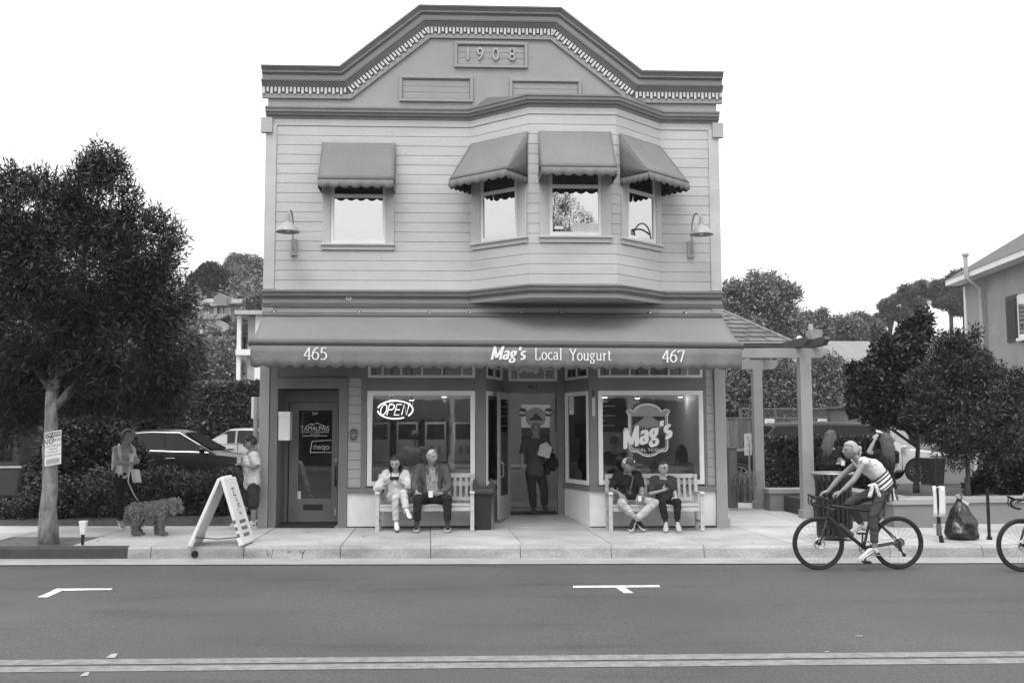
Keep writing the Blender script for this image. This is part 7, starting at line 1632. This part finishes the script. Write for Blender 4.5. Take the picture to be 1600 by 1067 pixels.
# board fence with lattice top
Yf = 34.6; fc = thing('board_fence', 'weathered board fence with lattice top across the parking lot', 'fence', (fx(1225, 680, Yf), Yf, .02)); fw_ = [M('fence_board%d' % i, v, .85, .25, 2, .2, 60, fine=.2, stretch=(8, 8, 1)) for i, v in enumerate((.12, .15, .1, .135))]
x0, x1 = fx(1120, 680, Yf), fx(1322, 680, Yf); zt_ = fz(655, 1225, Yf); n = int((x1-x0)/.15)
for i in range(n):
    a = x0+(x1-x0)*i/n; bxo('fence_board', fw_[rs.randint(0, 3)], fc, (a+.005, a+(x1-x0)/n-.008, Yf-.012+rs.uniform(-.004, .004), Yf+.012, 0, zt_+rs.uniform(-.015, .015)))
lx0 = fx(1157, 650, Yf); zl_ = fz(637.5, 1225, Yf); bxo('rail', fw_[1], fc, (x0, x1, Yf-.04, Yf+.0, zt_+.02, zt_+.07)); bxo('rail', fw_[1], fc, (lx0, x1, Yf-.03, Yf+.02, zl_-.04, zl_))
h = zl_-zt_-.1; sl_ = MB(); xx = lx0-h
while xx < x1:
    for s in (0, 1):
        p, q_ = (xx, xx+h) if s == 0 else (xx+h, xx)
        if p >= lx0-.02 and q_ >= lx0-.02 and p <= x1 and q_ <= x1: sl_.bar((p, Yf-.005-.01*s, zt_+.07), (q_, Yf-.005-.01*s, zl_-.04), .012, .035, (0, 1, 0))
    xx += .13
o = sl_.build('lattice', fw_[3], fc, False, True, kind='stuff')
for a in (1157, 1211, 1265, 1319): X_ = fx(a, 650, Yf); bxo('fence_post', fw_[2], fc, (X_-.05, X_+.05, Yf-.05, Yf+.05, 0, zl_+.02))
for a, lab in ((1202.5, 'white parking notice on the fence between the pergola posts'), (1285, 'white parking notice on the fence right of the second pergola post')):
    X_ = fx(a, 660, Yf-.05); t = thing('fence_notice', lab, 'notice', (X_, Yf-.05, fz(667, a, Yf)), 0, 'white notices on the board fence'); hh = fz(655, a, Yf)-fz(667.5, a, Yf)
    MB().box(-.17, .17, -.01, .01, 0, hh).build('panel', white, t)
    for k in range(3): MB().box(-.12, .12, -.014, -.0105, hh*(.25+.22*k), hh*(.32+.22*k)).build('print_line', M('print_pale', .3), t)
# grey shed with white corner board
Ys = 33.2; sh_t = thing('grey_shed', 'plain grey shed with a white corner post right of the fence', 'shed', (fx(1335, 680, Ys), Ys, .02)); xs0, xs1 = fx(1320, 680, Ys), fx(1352, 680, Ys); zs1 = fz(638, 1335, Ys)
for k in range(5):
    a = xs0+(xs1-xs0)*k/5; bxo('wall_panel', M('shed_grey', .15, .75, .1, 2), sh_t, (a+.004, a+(xs1-xs0)/5-.004, Ys, Ys+.1, 0, zs1))
bxo('shed_body', M('shed_grey', .15), sh_t, (xs0, xs1, Ys+.105, Ys+3, 0, zs1)); bxo('roof', M('shed_roof', .12), sh_t, (xs0-.1, xs1+.15, Ys-.12, Ys+3, zs1+.003, zs1+.08)); bxo('corner_post', white, sh_t, (xs1+.01, xs1+.1, Ys-.03, Ys+.06, 0, zs1-.1))
xs2 = fx(1405, 680, Ys); bxo('carport_roof', white, sh_t, (xs1+.15, xs2, Ys+.2, Ys+3, zs1-.16, zs1-.06))
for k in range(9): a = xs1+.25+(xs2-xs1-.3)*k/9; bxo('carport_board', fw_[k % 4], sh_t, (a, a+(xs2-xs1-.3)/9-.01, Ys+2.6, Ys+2.65, 0, zs1-.17))
# low house beyond with chimney and dish
Yh = 52.; lh = thing('low_house', 'low house with long shallow grey roof and chimney above the bushes', 'house', (fx(1330, 560, Yh), Yh, 0.)); xa, xb = fx(1245, 560, Yh), fx(1440, 560, Yh); za_, zb_ = fz(571, 1330, Yh), fz(533, 1330, Yh+4)
mb = MB(); mb.add([(xa, Yh-.3, za_), (xb, Yh-.3, za_), (xb, Yh+4, zb_), (xa, Yh+4, zb_), (xa, Yh+8, za_), (xb, Yh+8, za_)], [(0, 1, 2, 3), (3, 2, 5, 4)]); o = mb.build('roof', M('roof_shingle', .2, .9, .12, 3, .3, 30, fine=.15, fscale=40), lh, False, True); so = o.modifiers.new('t', 'SOLIDIFY'); so.thickness = .12
bxo('fascia', white, lh, (xa, xb, Yh-.36, Yh-.31, za_-.25, za_-.02)); bxo('wall', M('house_wall', .4, .8), lh, (xa+.4, xb-.4, Yh, Yh+7.6, -.2, za_-.1)); xq = fx(1273, 530, Yh+2); zq = fz(516, 1273, Yh+2); c = bxo('chimney', M('chimney_brick', .22, .8, .2, 8), lh, (fx(1263, 530, Yh+2), fx(1281, 530, Yh+2), Yh+1.6, Yh+2.4, za_, zq)); MB().cyl((xq-.2, Yh+2, zq), (xq-.2, Yh+2, zq+.35), .13, n=10).build('chimney_pot', M('pot_grey', .35), c, True, True).location = (0, 0, 0); c.children[0].location = (0, 0, 0)
for k in range(3): a = xa+1.5+2.2*k; bxo('window', M('window_dark', .03, .2), lh, (a, a+1.2, Yh-.03, Yh-.005, 1.0, 2.2))
dh = MB(); dh.lathe([(.001, 0), (.2, .03), (.32, .1)], n=16, close=False); o = dh.build('satellite_dish', M('dish_white', .6), lh, True); o.location = V3((fx(1257, 530, Yh), Yh+.8, fz(532, 1257, Yh)))-lh.location; o.rotation_euler = (R(70), 0, R(30)); o.modifiers.new('t', 'SOLIDIFY').thickness = .02
# neighbour house at the right edge: long side wall running towards the street
nh = thing('neighbour_house', 'tall pale stucco house with hipped roof and shuttered window at right edge', 'house', (15, 26, 0.))
C0 = P(1507, 441, 30.); zE = C0.z
def atz(px, py, z): d = ray(px, py); t_ = (z-CAMH)/d.z; return CAM+d*t_
C1 = atz(1600, 405.5, zE); dw = V3((C1.x-C0.x, C1.y-C0.y, 0)).normalized(); nw = V3((-dw.y, dw.x, 0)); nw = nw if nw.x < 0 else -nw
def Wp(px, py):
    d = ray(px, py); t_ = (C0-CAM).dot(nw)/d.dot(nw); p = CAM+d*t_; return (p-C0).dot(dw), p.z
stu = M('stucco', .29, .9, .08, 2, .35, 90, fine=.14, fscale=70)
Lw = 8.5; V0 = V3((C0.x, C0.y, 0)); rtv = -nw
mb = MB(); mb.obox(V0, dw, rtv, (0, 0, 1), (0, Lw), (0, 9), (-.2, zE-.05)); mb.build('wall', stu, nh, False, True, fixn=True)
mb = MB(); mb.obox(V0, dw, nw, (0, 0, 1), (-.35, Lw), (.003, .4), (zE-.06, zE-.02)); mb.build('soffit', white, nh, False, True, fixn=True)
mb = MB(); mb.obox(V0, dw, nw, (0, 0, 1), (-.38, Lw), (.4, .44), (zE-.06, zE+.11)); mb.build('fascia', white, nh, False, True, fixn=True)
mb = MB(); mb.obox(V0, dw, nw, (0, 0, 1), (-.03, .12), (.0, .04), (0, zE-.15)); mb.build('corner_trim', white, nh, False, True, fixn=True)
r = lambda a, b, z: V0+dw*a+rtv*b+V3((0, 0, z)); zR = zE+.1
mb = MB(); mb.add([r(-.42, -.46, zR), r(Lw, -.46, zR), r(Lw, 9.4, zR), r(-.42, 9.4, zR), r(4.5, 4.5, zR+3.3), r(Lw, 4.5, zR+3.3)], [(0, 1, 5, 4), (3, 0, 4), (2, 3, 4, 5)]); mb.build('roof', M('roof_dark', .1, .9, .15, 3, .3, 30, fine=.2, fscale=40), nh, False, True, fixn=True)
s0, z0_ = Wp(1541.5, 640); _, z1_ = Wp(1541.5, 520); s1, ztp = Wp(1541.5, 408)
pp_ = lambda s, o_, z: V0+dw*s+nw*o_+V3((0, 0, z)); sm = Wp(1541, 500)[0]
MB().tube([pp_(sm, .12, .6), pp_(sm, .12, z1_-.05), pp_(sm-.0, .1, z1_+.1), pp_(sm, .12, z1_+.2), pp_(sm, .12, zE-.4), pp_(sm, .52, zE-.1), pp_(sm, .52, zE+.55)], .06, 10).build('vent_pipe', M('pipe_grey', .4, .6, .1, 4), nh, True, True)
MB().lathe([(.06, 0), (.1, .02), (.1, .08), (.02, .12)], pp_(sm, .52, zE+.55), 12).build('vent_cap', M('pipe_grey', .4), nh, True, True)
(sa, zb2), (sb, _), (sc_, zt2) = Wp(1576, 535), Wp(1592, 500), Wp(1592, 459); zb2 = Wp(1584, 532)[1]; zt2 = Wp(1584, 464)[1]
shm = M('shutter_dark', .05, .6)
def wbox(nm, m, a, b, c_2, d2, e, f, par=nh): q = MB(); q.obox(V0, dw, nw, (0, 0, 1), (a, b), (c_2, d2), (e, f)); return q.build(nm, m, par, False, True, fixn=True)
sw_ = sb-sa
wf = wbox('window', white, sb+.05, sb+1.15, .0, .05, zb2+.03, zt2); wbox('pane', coated, sb+.13, sb+.57, .051, .055, zb2+.12, zt2-.1, wf); wbox('pane', coated, sb+.63, sb+1.07, .051, .055, zb2+.12, zt2-.1, wf); wbox('sill', white, sb, sb+1.2, .0, .1, zb2-.06, zb2+.025, wf)
for a in (sa, sb+1.2):
    s_ = wbox('shutter', shm, a, a+sw_-.02, .0, .04, zb2-.03, zt2+.05)
    for k in range(14): z_ = zb2+.08+(zt2-zb2-.12)*k/14; wbox('louvre', shm, a+.06, a+sw_-.08, .04, .06, z_, z_+.05, s_)
# garage wall, wheelie bin
gw = thing('garage_wall', 'low pale garage wall behind the slim planter tree', 'wall', (fx(1500, 740, 25), 25.2, .1)); xa, xb = fx(1463, 740, 25.2), fx(1560, 740, 25.2)
bxo('wall', stu, gw, (xa, xb, 25.2, 25.5, 0, fz(712, 1500, 25.2))); bxo('coping', white, gw, (xa-.05, xb, 25.12, 25.55, fz(712, 1500, 25.2)+.002, fz(709, 1500, 25.2)+.04)); bxo('corner_trim', white, gw, (fx(1525, 740, 25.1), fx(1530, 740, 25.1), 25.14, 25.195, 0, fz(712, 1500, 25.2)))
wb0 = P(1459, 758, 24.6); wb = thing('wheelie_bin', 'dark wheelie bin standing right of the white car', 'bin', (wb0.x, wb0.y, wb0.z)); taper_box(MB(), .17, .2, .21, .24, 0.04, .62).build('body', bm, wb, bevel=.015); MB().box(-.225, .225, -.27, .25, .62, .69).build('lid', bm, wb, bevel=.02)
for s in (-1, 1): MB().cyl((s*.2, .2, .08), (s*.15, .2, .08), .08, n=14).build('wheel', rub, wb, True)
# parking sign, timber post, white corner sign
q0 = P(1170, 745, 21.9); pk = thing('parking_sign', 'small white sign on a thin pole seen at an angle beside the grass tuft', 'sign', q0); zc_ = fz(694, 1170, 21.9)-q0.z
MB().cyl((0.03, .03, -.4), (.03, .03, zc_+.1), .022, n=8).build('pole', M('pole_grey', .3, .5), pk, True); MB().obox((0, 0, zc_), V3((.72, .69, 0)), V3((-.69, .72, 0)), (0, 0, 1), (-.15, .15), (-.006, .006), (-.24, .24)).build('plate', white, pk)
for i, (ch, h) in enumerate((('P', .14), ('2 HR', .06), ('ONLY', .05))): text(ch, h, dk, V3((0, 0, zc_+.12-.14*i))+V3((.69, -.72, 0))*.008, (.72, .69, 0), (0, 0, 1), pk, False)
q0 = P(1145, 786, 21.3); wp = thing('timber_post', 'square weathered timber post in front of the dark off-road car', 'post', q0); zt_ = fz(702, 1145, 21.3)-q0.z; MB().box(-.09, .09, -.09, .09, -.1, zt_).build('shaft', fw_[0], wp, bevel=.01); MB().box(-.1, .1, -.1, .1, zt_+.002, zt_+.05).build('cap', fw_[2], wp, bevel=.01)
q0 = P(399, 700, 18.6); cs = thing('corner_sign', 'white sign panel on a grey pole behind the youth at the shop corner', 'sign', (q0.x, q0.y, .2)); zt_ = fz(620, 399, 18.6)-.2; zb_ = fz(654, 399, 18.6)-.2
MB().cyl((0, 0, 0), (0, 0, zt_), .045, n=12).build('pole', M('pole_grey', .3), cs, True); MB().box(-.1, .13, .05, .065, zb_, zt_).build('panel', white, cs, bevel=.004)
# white building with balconies beyond the left car park
Yb_ = 40.; wbd = thing('balcony_building', 'white two-storey building with railed balconies glimpsed left of the shop', 'building', (fx(405, 600, Yb_), Yb_, .2)); X_ = lambda a, y_=0: fx(a, 600, Yb_+y_); Z_ = lambda a: fz(a, 395, Yb_)
wm = M('white_render', .72, .7, .05, 2)
bxo('wall', wm, wbd, (X_(397), X_(397)+9, Yb_, Yb_+10, -.2, Z_(489))); bxo('roof_slab', M('roof_edge', .4), wbd, (X_(367), X_(397)+9, Yb_-.3, Yb_+10, Z_(493)+.02, Z_(486)))
bxo('balcony_floor', wm, wbd, (X_(368), X_(397)-.01, Yb_-.1, Yb_+10, Z_(555), Z_(546)))
for k in range(4): y_ = Yb_+.05+2.8*k; bxo('balcony_post', wm, wbd, (X_(368), X_(368)+.16, y_, y_+.16, -.2, Z_(493)))
bxo('back_wall', M('wall_shade', .35), wbd, (X_(396)-.3, X_(397)-.02, Yb_+.2, Yb_+10, -.2, Z_(493)))
for zz in (524, 0):
    zb_ = Z_(546) if zz else .3; top_ = zb_+.55 if not zz else Z_(524)
    bxo('hand_rail', M('rail_dark', .05), wbd, (X_(369), X_(369)+.06, Yb_+.2, Yb_+9, top_-.05, top_)); 
    m_ = MB()
    for k in range(40): y_ = Yb_+.3+.22*k; m_.box(X_(369)+.02, X_(369)+.045, y_, y_+.03, zb_, top_-.05)
    m_.build('balusters', M('rail_dark', .05), wbd, False, True)
    bxo('front_rail', M('rail_dark', .05), wbd, (X_(369)+.2, X_(396)-.35, Yb_, Yb_+.05, top_-.05, top_))
    for k in range(6): a = X_(369)+.25+(X_(396)-X_(369)-.6)*k/6; bxo('baluster', M('rail_dark', .05), wbd, (a, a+.03, Yb_+.01, Yb_+.04, zb_, top_-.052))
for k in range(3): y_ = Yb_+1.2+2.8*k; bxo('balcony_door', M('window_dark', .03, .2), wbd, (X_(396)-.34, X_(396)-.305, y_, y_+1.5, Z_(546)+.05, Z_(500))); bxo('door_frame', white, wbd, (X_(396)-.37, X_(396)-.345, y_+.7, y_+.8, Z_(546)+.05, Z_(500)))
# small houses on the hill
def hill_house(lab, px0, px1, pe, pr, Y, wm_, rm, hgt, wins):
    a, b = fx(px0, pe, Y), fx(px1, pe, Y); ze_, zr_ = fz(pe, px0, Y), fz(pr, px0, Y); t = thing('hill_house', lab, 'house', ((a+b)/2, Y, ze_-hgt), 0, 'houses on the left hillside')
    bxo('wall', wm_, t, (a, b, Y, Y+6, ze_-hgt, ze_)); mb = MB(); mb.add([(a-.4, Y-.5, ze_-.1), (b+.4, Y-.5, ze_-.1), (b+.4, Y+3, zr_), (a-.4, Y+3, zr_), (a-.4, Y+6.5, ze_-.1), (b+.4, Y+6.5, ze_-.1)], [(0, 1, 2, 3), (3, 2, 5, 4)]); o = mb.build('roof', rm, t, False, True); o.modifiers.new('t', 'SOLIDIFY').thickness = .15
    for f in wins: w_ = (b-a)*.14; x = a+(b-a)*f; wf = bxo('window', white, t, (x-w_*.6, x+w_*.6, Y-.06, Y-.003, ze_-hgt*.7, ze_-hgt*.2)); q = bxo('pane', M('window_sky', .35, .15), wf, (x-w_*.45, x+w_*.45, Y-.075, Y-.065, ze_-hgt*.65, ze_-hgt*.25))
    return t
hill_house('grey house with gabled middle and pale windows on the left hill', 317, 371, 472, 460, 92, M('house_grey', .2, .8), M('roof_grey', .25, .9), 2.6, (.1, .42, .5, .72)); t = hill_house('small bright house below the grey house on the left hill', 311, 337, 497, 484, 84, M('house_white', .6, .8), M('roof_dark', .1), 1.6, (.3, .7))
Yg = 91.5; xg0, xg1 = fx(337, 470, Yg), fx(357, 470, Yg); mb = MB(); mb.prism([(xg0, fz(479, 345, Yg)), (xg1, fz(479, 345, Yg)), (xg1, fz(466, 345, Yg)), ((xg0+xg1)/2, fz(459, 345, Yg)), (xg0, fz(466, 345, Yg))], (0, Yg-.8, 0), (1, 0, 0), (0, 0, 1), (0, 2, 0)); hhs = [o for o in COL.objects if o.name == 'hill_house'][0]; mb.build('gable', M('house_grey', .2), hhs, False, True, fixn=True)
# across the street, behind the camera: what the shop windows mirror
ob_ = thing('opposite_shopfront', 'long dark shopfront with white porch columns across the street', 'building', (2, -9, 0)); dkw = M('opposite_wall', .1, .8, .2, 1)
bxo('wall', dkw, ob_, (-26, 30, -16, -11, -.2, 4.7)); bxo('porch_roof', dkw, ob_, (-26, 30, -11, -8.6, 3.55, 3.7)); bxo('beam', white, ob_, (-26, 30, -8.75, -8.55, 3.15, 3.55)); bxo('beam', M('trim_mid', .25), ob_, (-26, 30, -8.6, -8.5, 3.7, 3.9))
for k in range(14): x = -24+3.9*k; bxo('column', white, ob_, (x, x+.22, -8.75, -8.53, -.2, 3.15)); bxo('shop_window', M('window_dark', .03, .2), ob_, (x+.8, x+3.2, -10.998, -10.95, .7, 2.6))
bxo('pavement', slab_m[0], ob_, (-40, 40, -11, -6.5, -.2, .15))
rtb = [((3.2, -7.6, 9.6), 1.3), ((4.4, -7.6, 10.3), 1.1), ((3.8, -7.8, 11.4), .8), ((2.6, -7.4, 8.6), 1.2), ((4.6, -7.6, 9.), .7), ((3.4, -7.6, 7.6), 1.)]
tree('opposite_tree', 'tall slim street tree on the far side of the street', (3.4, -7.5, .1), (3.4, -7.5, 7.4), .14, rtb, lf_dark, bark_d, 2200, 8, .12, .03, .1)
# ================================================================== PARKED CARS
def cpaint(n, v, rough=.28): return M(n, v, rough, .04, 3, coat=.0, spec=.22)
cglass = M_glass('car_glass', .022, .012, rough=.03); chrome = M('chrome', .6, .15, .05, 6, metal=1); lampg = M('lamp_lens', .5, .12, .1, 10); tail = M('tail_lens', .06, .2)
def car(name, label, loc, rz, kind, paint, group=None):
    t = thing(name, label, 'car', loc, rz, group)
    if kind == 'sedan': Lh, wd, xs = 2.4, .92, [(-2.4, .55, .78, .78), (-2.3, .4, .95, .86), (-1.6, .24, 1.0, .92), (-.9, .2, .98, .93), (0, .2, .96, .93), (.9, .2, .94, .93), (1.3, .22, .9, .92), (1.9, .26, .82, .9), (2.3, .34, .68, .82), (2.42, .42, .56, .62)]; gh = dict(b=[(-1.75, 1.0), (1.08, .93)], r=[(-.95, 1.4), (-.3, 1.45), (.25, 1.43)], win=[[(-1.35, 1.02), (-.85, 1.02), (-.85, 1.36), (-1.0, 1.33)], [(-.8, 1.01), (-.02, .99), (-.02, 1.39), (-.8, 1.375)], [(.04, .99), (.93, .96), (.3, 1.37), (.04, 1.39)]]); wr, wx = .335, (-1.42, 1.42)
    elif kind == 'boxy': Lh, wd, xs = 2.3, .94, [(-2.3, .6, 1.1, .88), (-2.25, .42, 1.16, .92), (-1.5, .35, 1.18, .94), (0, .33, 1.17, .94), (.75, .34, 1.15, .94), (1.0, .36, 1.12, .92), (1.8, .4, 1.08, .9), (2.2, .45, 1.0, .86), (2.3, .5, .85, .8)]; gh = dict(b=[(-2.22, 1.17), (.98, 1.13)], r=[(-2.12, 1.8), (-.8, 1.84), (.42, 1.8)], win=[[(-2.0, 1.22), (-1.0, 1.22), (-1.0, 1.72), (-1.95, 1.7)], [(-.92, 1.22), (-.1, 1.21), (-.1, 1.74), (-.92, 1.73)], [(0.0, 1.21), (.78, 1.19), (.42, 1.72), (0, 1.74)]]); wr, wx = .39, (-1.4, 1.42)
    else: Lh, wd, xs = 2.3, .92, [(-2.28, .6, 1.0, .84), (-2.2, .42, 1.06, .9), (-1.4, .3, 1.08, .92), (0, .28, 1.05, .92), (.9, .3, 1.02, .92), (1.25, .32, 1.0, .91), (1.9, .36, .94, .88), (2.2, .42, .84, .82), (2.32, .5, .68, .66)]; gh = dict(b=[(-2.1, 1.08), (1.22, 1.0)], r=[(-1.8, 1.56), (-.5, 1.66), (.35, 1.6)], win=[[(-1.9, 1.14), (-1.1, 1.12), (-1.1, 1.5), (-1.7, 1.46)], [(-1.03, 1.12), (-.1, 1.09), (-.1, 1.54), (-1.03, 1.52)], [(-.02, 1.09), (1.0, 1.04), (.4, 1.5), (-.02, 1.54)]]); wr, wx = .35, (-1.36, 1.4)
    mb = MB(); vs = []; fs = []
    for x, zb, zt, w in xs:
        half = [(0, zb), (w*.8, zb), (w*.97, zb+.08), (w, zb+(zt-zb)*.45), (w*.985, zb+(zt-zb)*.72), (w*.94, zt-.03), (w*.82, zt), (0, zt+.03)]
        vs += [(x, y, z) for y, z in half]+[(x, -y, z) for y, z in half[1:-1][::-1]]
    m = 14; n = len(xs)
    for i in range(n-1):
        for k in range(m): fs.append((i*m+k, (i+1)*m+k, (i+1)*m+(k+1) % m, i*m+(k+1) % m))
    fs.append(tuple(range(m))); fs.append(tuple(range((n-1)*m, n*m))[::-1]); mb.add(vs, fs)
    b = mb.build('body', paint, t, True, fixn=True, ang=35)
    cut = MB()
    for x in wx: cut.cyl((x, -1.2, wr), (x, 1.2, wr), wr+.06, n=28)
    co = bpy.data.objects.new('cut', cut.mesh(fixn=True)); COL.objects.link(co); co.location = loc; co.rotation_euler = (0, 0, rz); bo = b.modifiers.new('bo', 'BOOLEAN'); bo.operation = 'DIFFERENCE'; bo.object = co; bo.solver = 'EXACT'
    bpy.context.view_layer.update(); me = bpy.data.meshes.new_from_object(b.evaluated_get(bpy.context.evaluated_depsgraph_get())); b.modifiers.clear(); b.data = me; bpy.data.objects.remove(co)
    if not me.materials: me.materials.append(paint)
    # cabin
    (xb0, zb0), (xb1, zb1) = gh['b']; rf = gh['r']; wB, wR = wd*.93, wd*.74
    prof = [(xb0, zb0, wB)]+[(x, z, wR) for x, z in rf]+[(xb1, zb1, wB)]
    vs = []; fs = []
    st = [xb0]+[p[0] for p in rf]+[xb1]
    rows = []
    for i, (x, z) in enumerate([(xb0, zb0)]+rf+[(xb1, zb1)]):
        zbel = zb0+(zb1-zb0)*(x-xb0)/(xb1-xb0)-.02
        if i in (0, len(rf)+1): half = [(wB, zbel), (wB, zbel+.005), (wB*.9, zbel+.01), (0, zbel+.015)]
        else: half = [(wB, zbel), (wR+.03, z-.07), (wR-.06, z-.01), (0, z+.02)]
        rows.append([(x, y, zz) for y, zz in half]+[(x, -y, zz) for y, zz in half[:-1][::-1]])
    m = 7
    for rr in rows: vs += rr
    for i in range(len(rows)-1):
        for k in range(m-1): fs.append((i*m+k, i*m+k+1, (i+1)*m+k+1, (i+1)*m+k))
    MB().add(vs, fs).build('cabin', paint, t, True, fixn=True, ang=30)
    def ysurf(x, z):
        zbel = zb0+(zb1-zb0)*(x-xb0)/(xb1-xb0); xs_ = [xb0]+[p[0] for p in rf]+[xb1]; zs_ = [zb0]+[p[1] for p in rf]+[zb1]; zr = np.interp(x, xs_, zs_)-.07; k = (z-zbel)/max(.05, zr-zbel); return wB+(wR+.03-wB)*min(1, k)
    for s in (-1, 1):
        for w in gh['win']:
            po = [(x, s*(ysurf(x, z)+.012), z) for x, z in w]; cen = np.mean(po, 0)
            MB().add(po, [(0, 1, 2, 3) if s < 0 else (3, 2, 1, 0)]).build('window', cglass, t)
        if kind == 'sedan':
            MB().tube([(x, s*(ysurf(x, z)+.014), z) for x, z in ((-1.45, 1.01), (-.8, 1.0), (0, .98), (.98, .945))], .011, 5).build('chrome_trim', chrome, t, True)
            MB().tube([(x, s*(ysurf(x, z)+.016), z) for x, z in ((-1.4, 1.1), (-1.0, 1.35), (-.3, 1.4), (.28, 1.385), (.98, .96))], .009, 5).build('chrome_trim', chrome, t, True)
        MB().ball((gh['b'][1][0]-.25, s*(wd+.07), gh['b'][1][1]+.07), (.07, .1, .065), 12, 8).build('door_mirror', paint, t, True)
        for x in (-.75, .15): MB().box(x-.1, x+.1, s*wd-.01*s, s*(wd+.025), .8 if kind == 'sedan' else .95, .835 if kind == 'sedan' else .985).build('door_handle', chrome if kind == 'sedan' else paint, t, bevel=.006)
        for x in (-1.0, -.06, .92):
            MB().box(x-.004, x+.004, s*(wd*.975), s*(wd+.004), .35, .95 if kind == 'sedan' else 1.05).build('door_seam', black, t)
        MB().ball((Lh-.12, s*wd*.66, .66 if kind == 'sedan' else .84), (.1, .17, .07), 12, 8).build('headlight', lampg, t, True); MB().ball((-Lh+.06, s*wd*.72, .82 if kind == 'sedan' else .98), (.07, .14, .08), 12, 8).build('tail_light', tail, t, True)
    # glass front and rear
    for (x0, z0, w0), (x1, z1, w1), nm in (((xb1, zb1, wB), (rf[-1][0], rf[-1][1], wR), 'windscreen'), ((xb0, zb0, wB), (rf[0][0], rf[0][1], wR), 'rear_window')):
        a, c = .12, .88; d = V3((z1-z0, 0, -(x1-x0))).normalized()*.012; d = d if d.z > 0 else -d
        po = [V3((x0+(x1-x0)*k, s*(w0+(w1-w0)*k)*.86, z0+(z1-z0)*k))+d+V3((0, 0, .012)) for k, s in ((a, -1), (a, 1), (c, 1), (c, -1))]; MB().add(po, [(0, 1, 2, 3)]).build(nm, cglass, t)
    for x in wx:
        for s in (-1, 1):
            c = V3((x, s*(wd-.13), wr)); w = MB().tube([c+V3(((wr-.075)*math.cos(a), 0, (wr-.075)*math.sin(a))) for a in np.linspace(0, 2*math.pi, 37)], .085, 10).build('wheel', rub, t, True, ang=180)
            rm = MB(); ax = V3((0, s, 0)); 
            rm.tube([c+ax*.05+V3(((wr-.13)*math.cos(a), 0, (wr-.13)*math.sin(a))) for a in np.linspace(0, 2*math.pi, 33)], .018, 6)
            for k in range(10): a = 2*math.pi*k/10; rm.bar(c+ax*.05+V3((.03*math.cos(a), 0, .03*math.sin(a))), c+ax*.05+V3(((wr-.13)*math.cos(a), 0, (wr-.13)*math.sin(a))), .03, .035, (0, 1, 0))
            rm.cyl(c+ax*.02, c+ax*.075, .05, n=12); rm.build('rim', M('rim_alloy', .35, .3, .1, 5, metal=.8), w, True, fixn=True)
            MB().cyl(c-ax*.06, c+ax*.01, wr-.1, n=20).build('brake_drum', black, w)
    MB().box(-Lh-.02, -Lh+.06, -.26, .26, .62 if kind == 'sedan' else .72, .74 if kind == 'sedan' else .84).build('number_plate', white, t, bevel=.004)
    MB().box(Lh-.1, Lh+.02, -.45, .45, .42, .52).build('grille', M('dark_metal', .05), t, bevel=.01)
    return t
YC = 24.; pb_ = P(398, 700, YC); s_ = .345
t_ = car('parked_car', 'black saloon car with bright window line parked behind the shrubs', (P(274, 700, YC).x, YC, .38), 0, 'sedan', cpaint('paint_black', .008))
t_.scale = (1.05, 1, 1.03)
p_ = P(378, 690, 33.); car('parked_car', 'white saloon car parked behind the black saloon', (p_.x, 33, .45), R(180), 'sedan', cpaint('paint_pale', .4))
p_ = P(118, 740, 25.6); car('parked_car', 'dark car seen from behind with pale number plate left of the dog walker', (p_.x, 28.3, .02), R(90), 'sedan', cpaint('paint_dark', .015))
p_ = P(1226, 700, 28.6); t_ = car('offroad_car', 'dark boxy off-road car parked behind the pergola posts', (p_.x, 28.6, .1), R(180), 'boxy', cpaint('paint_grey', .014, .35)); t_.scale = (1.12, 1, 1.05)
p_ = P(1456, 700, 31.); car('parked_car', 'white crossover car parked right of the clipped hedge', (p_.x-2.3, 31.0, .2), 0, 'suv', cpaint('paint_white', .55))
p_ = P(1330, 680, 31.6); 
# grey van end at the left edge
vq = P(4, 700, 22.6); vn = thing('parked_van', 'grey van half out of frame at the left edge behind the shrubs', 'van', (vq.x, 23.5, .1)); vm = M('van_grey', .04, .45, .06, 3)
mb = MB(); mb.prism([(-2.6, .3), (.35, .3), (.42, .8), (.4, 1.05), (.28, 1.75), (.15, 1.9), (-2.6, 1.95)], (0, -.9, 0), (1, 0, 0), (0, 0, 1), (0, 1.8, 0)); mb.build('body', vm, vn, bevel=.06, fixn=True)
MB().box(-.9, .22, -.912, -.903, 1.1, 1.65).build('window', cglass, vn, bevel=.0); MB().box(-2.6, .43, -.92, -.905, .95, .99).build('side_strip', M('strip_grey', .5), vn); MB().box(.3, .5, -.8, .8, .35, .55).build('bumper', blk, vn, bevel=.03)
for x in (-2., -.2): MB().tube([V3((x+.26*math.cos(a), -.82, .33+.26*math.sin(a))) for a in np.linspace(0, 2*math.pi, 25)], .08, 8).build('wheel', rub, vn, True)
# ================================================================== AIR
hz = MB().box(-130, 150, -30, 165, -1.5, 34); hzo = hz.build('haze', None); hzo['kind'] = 'stuff'
hm = bpy.data.materials.new('haze'); hm.use_nodes = True; hn = hm.node_tree; hn.nodes.clear(); ho = hn.nodes.new('ShaderNodeOutputMaterial'); hv = hn.nodes.new('ShaderNodeVolumePrincipled')
hv.inputs['Color'].default_value = (.9, .9, .9, 1); hv.inputs['Density'].default_value = .0005; hn.links.new(hv.outputs[0], ho.inputs['Volume']); hzo.data.materials.append(hm)
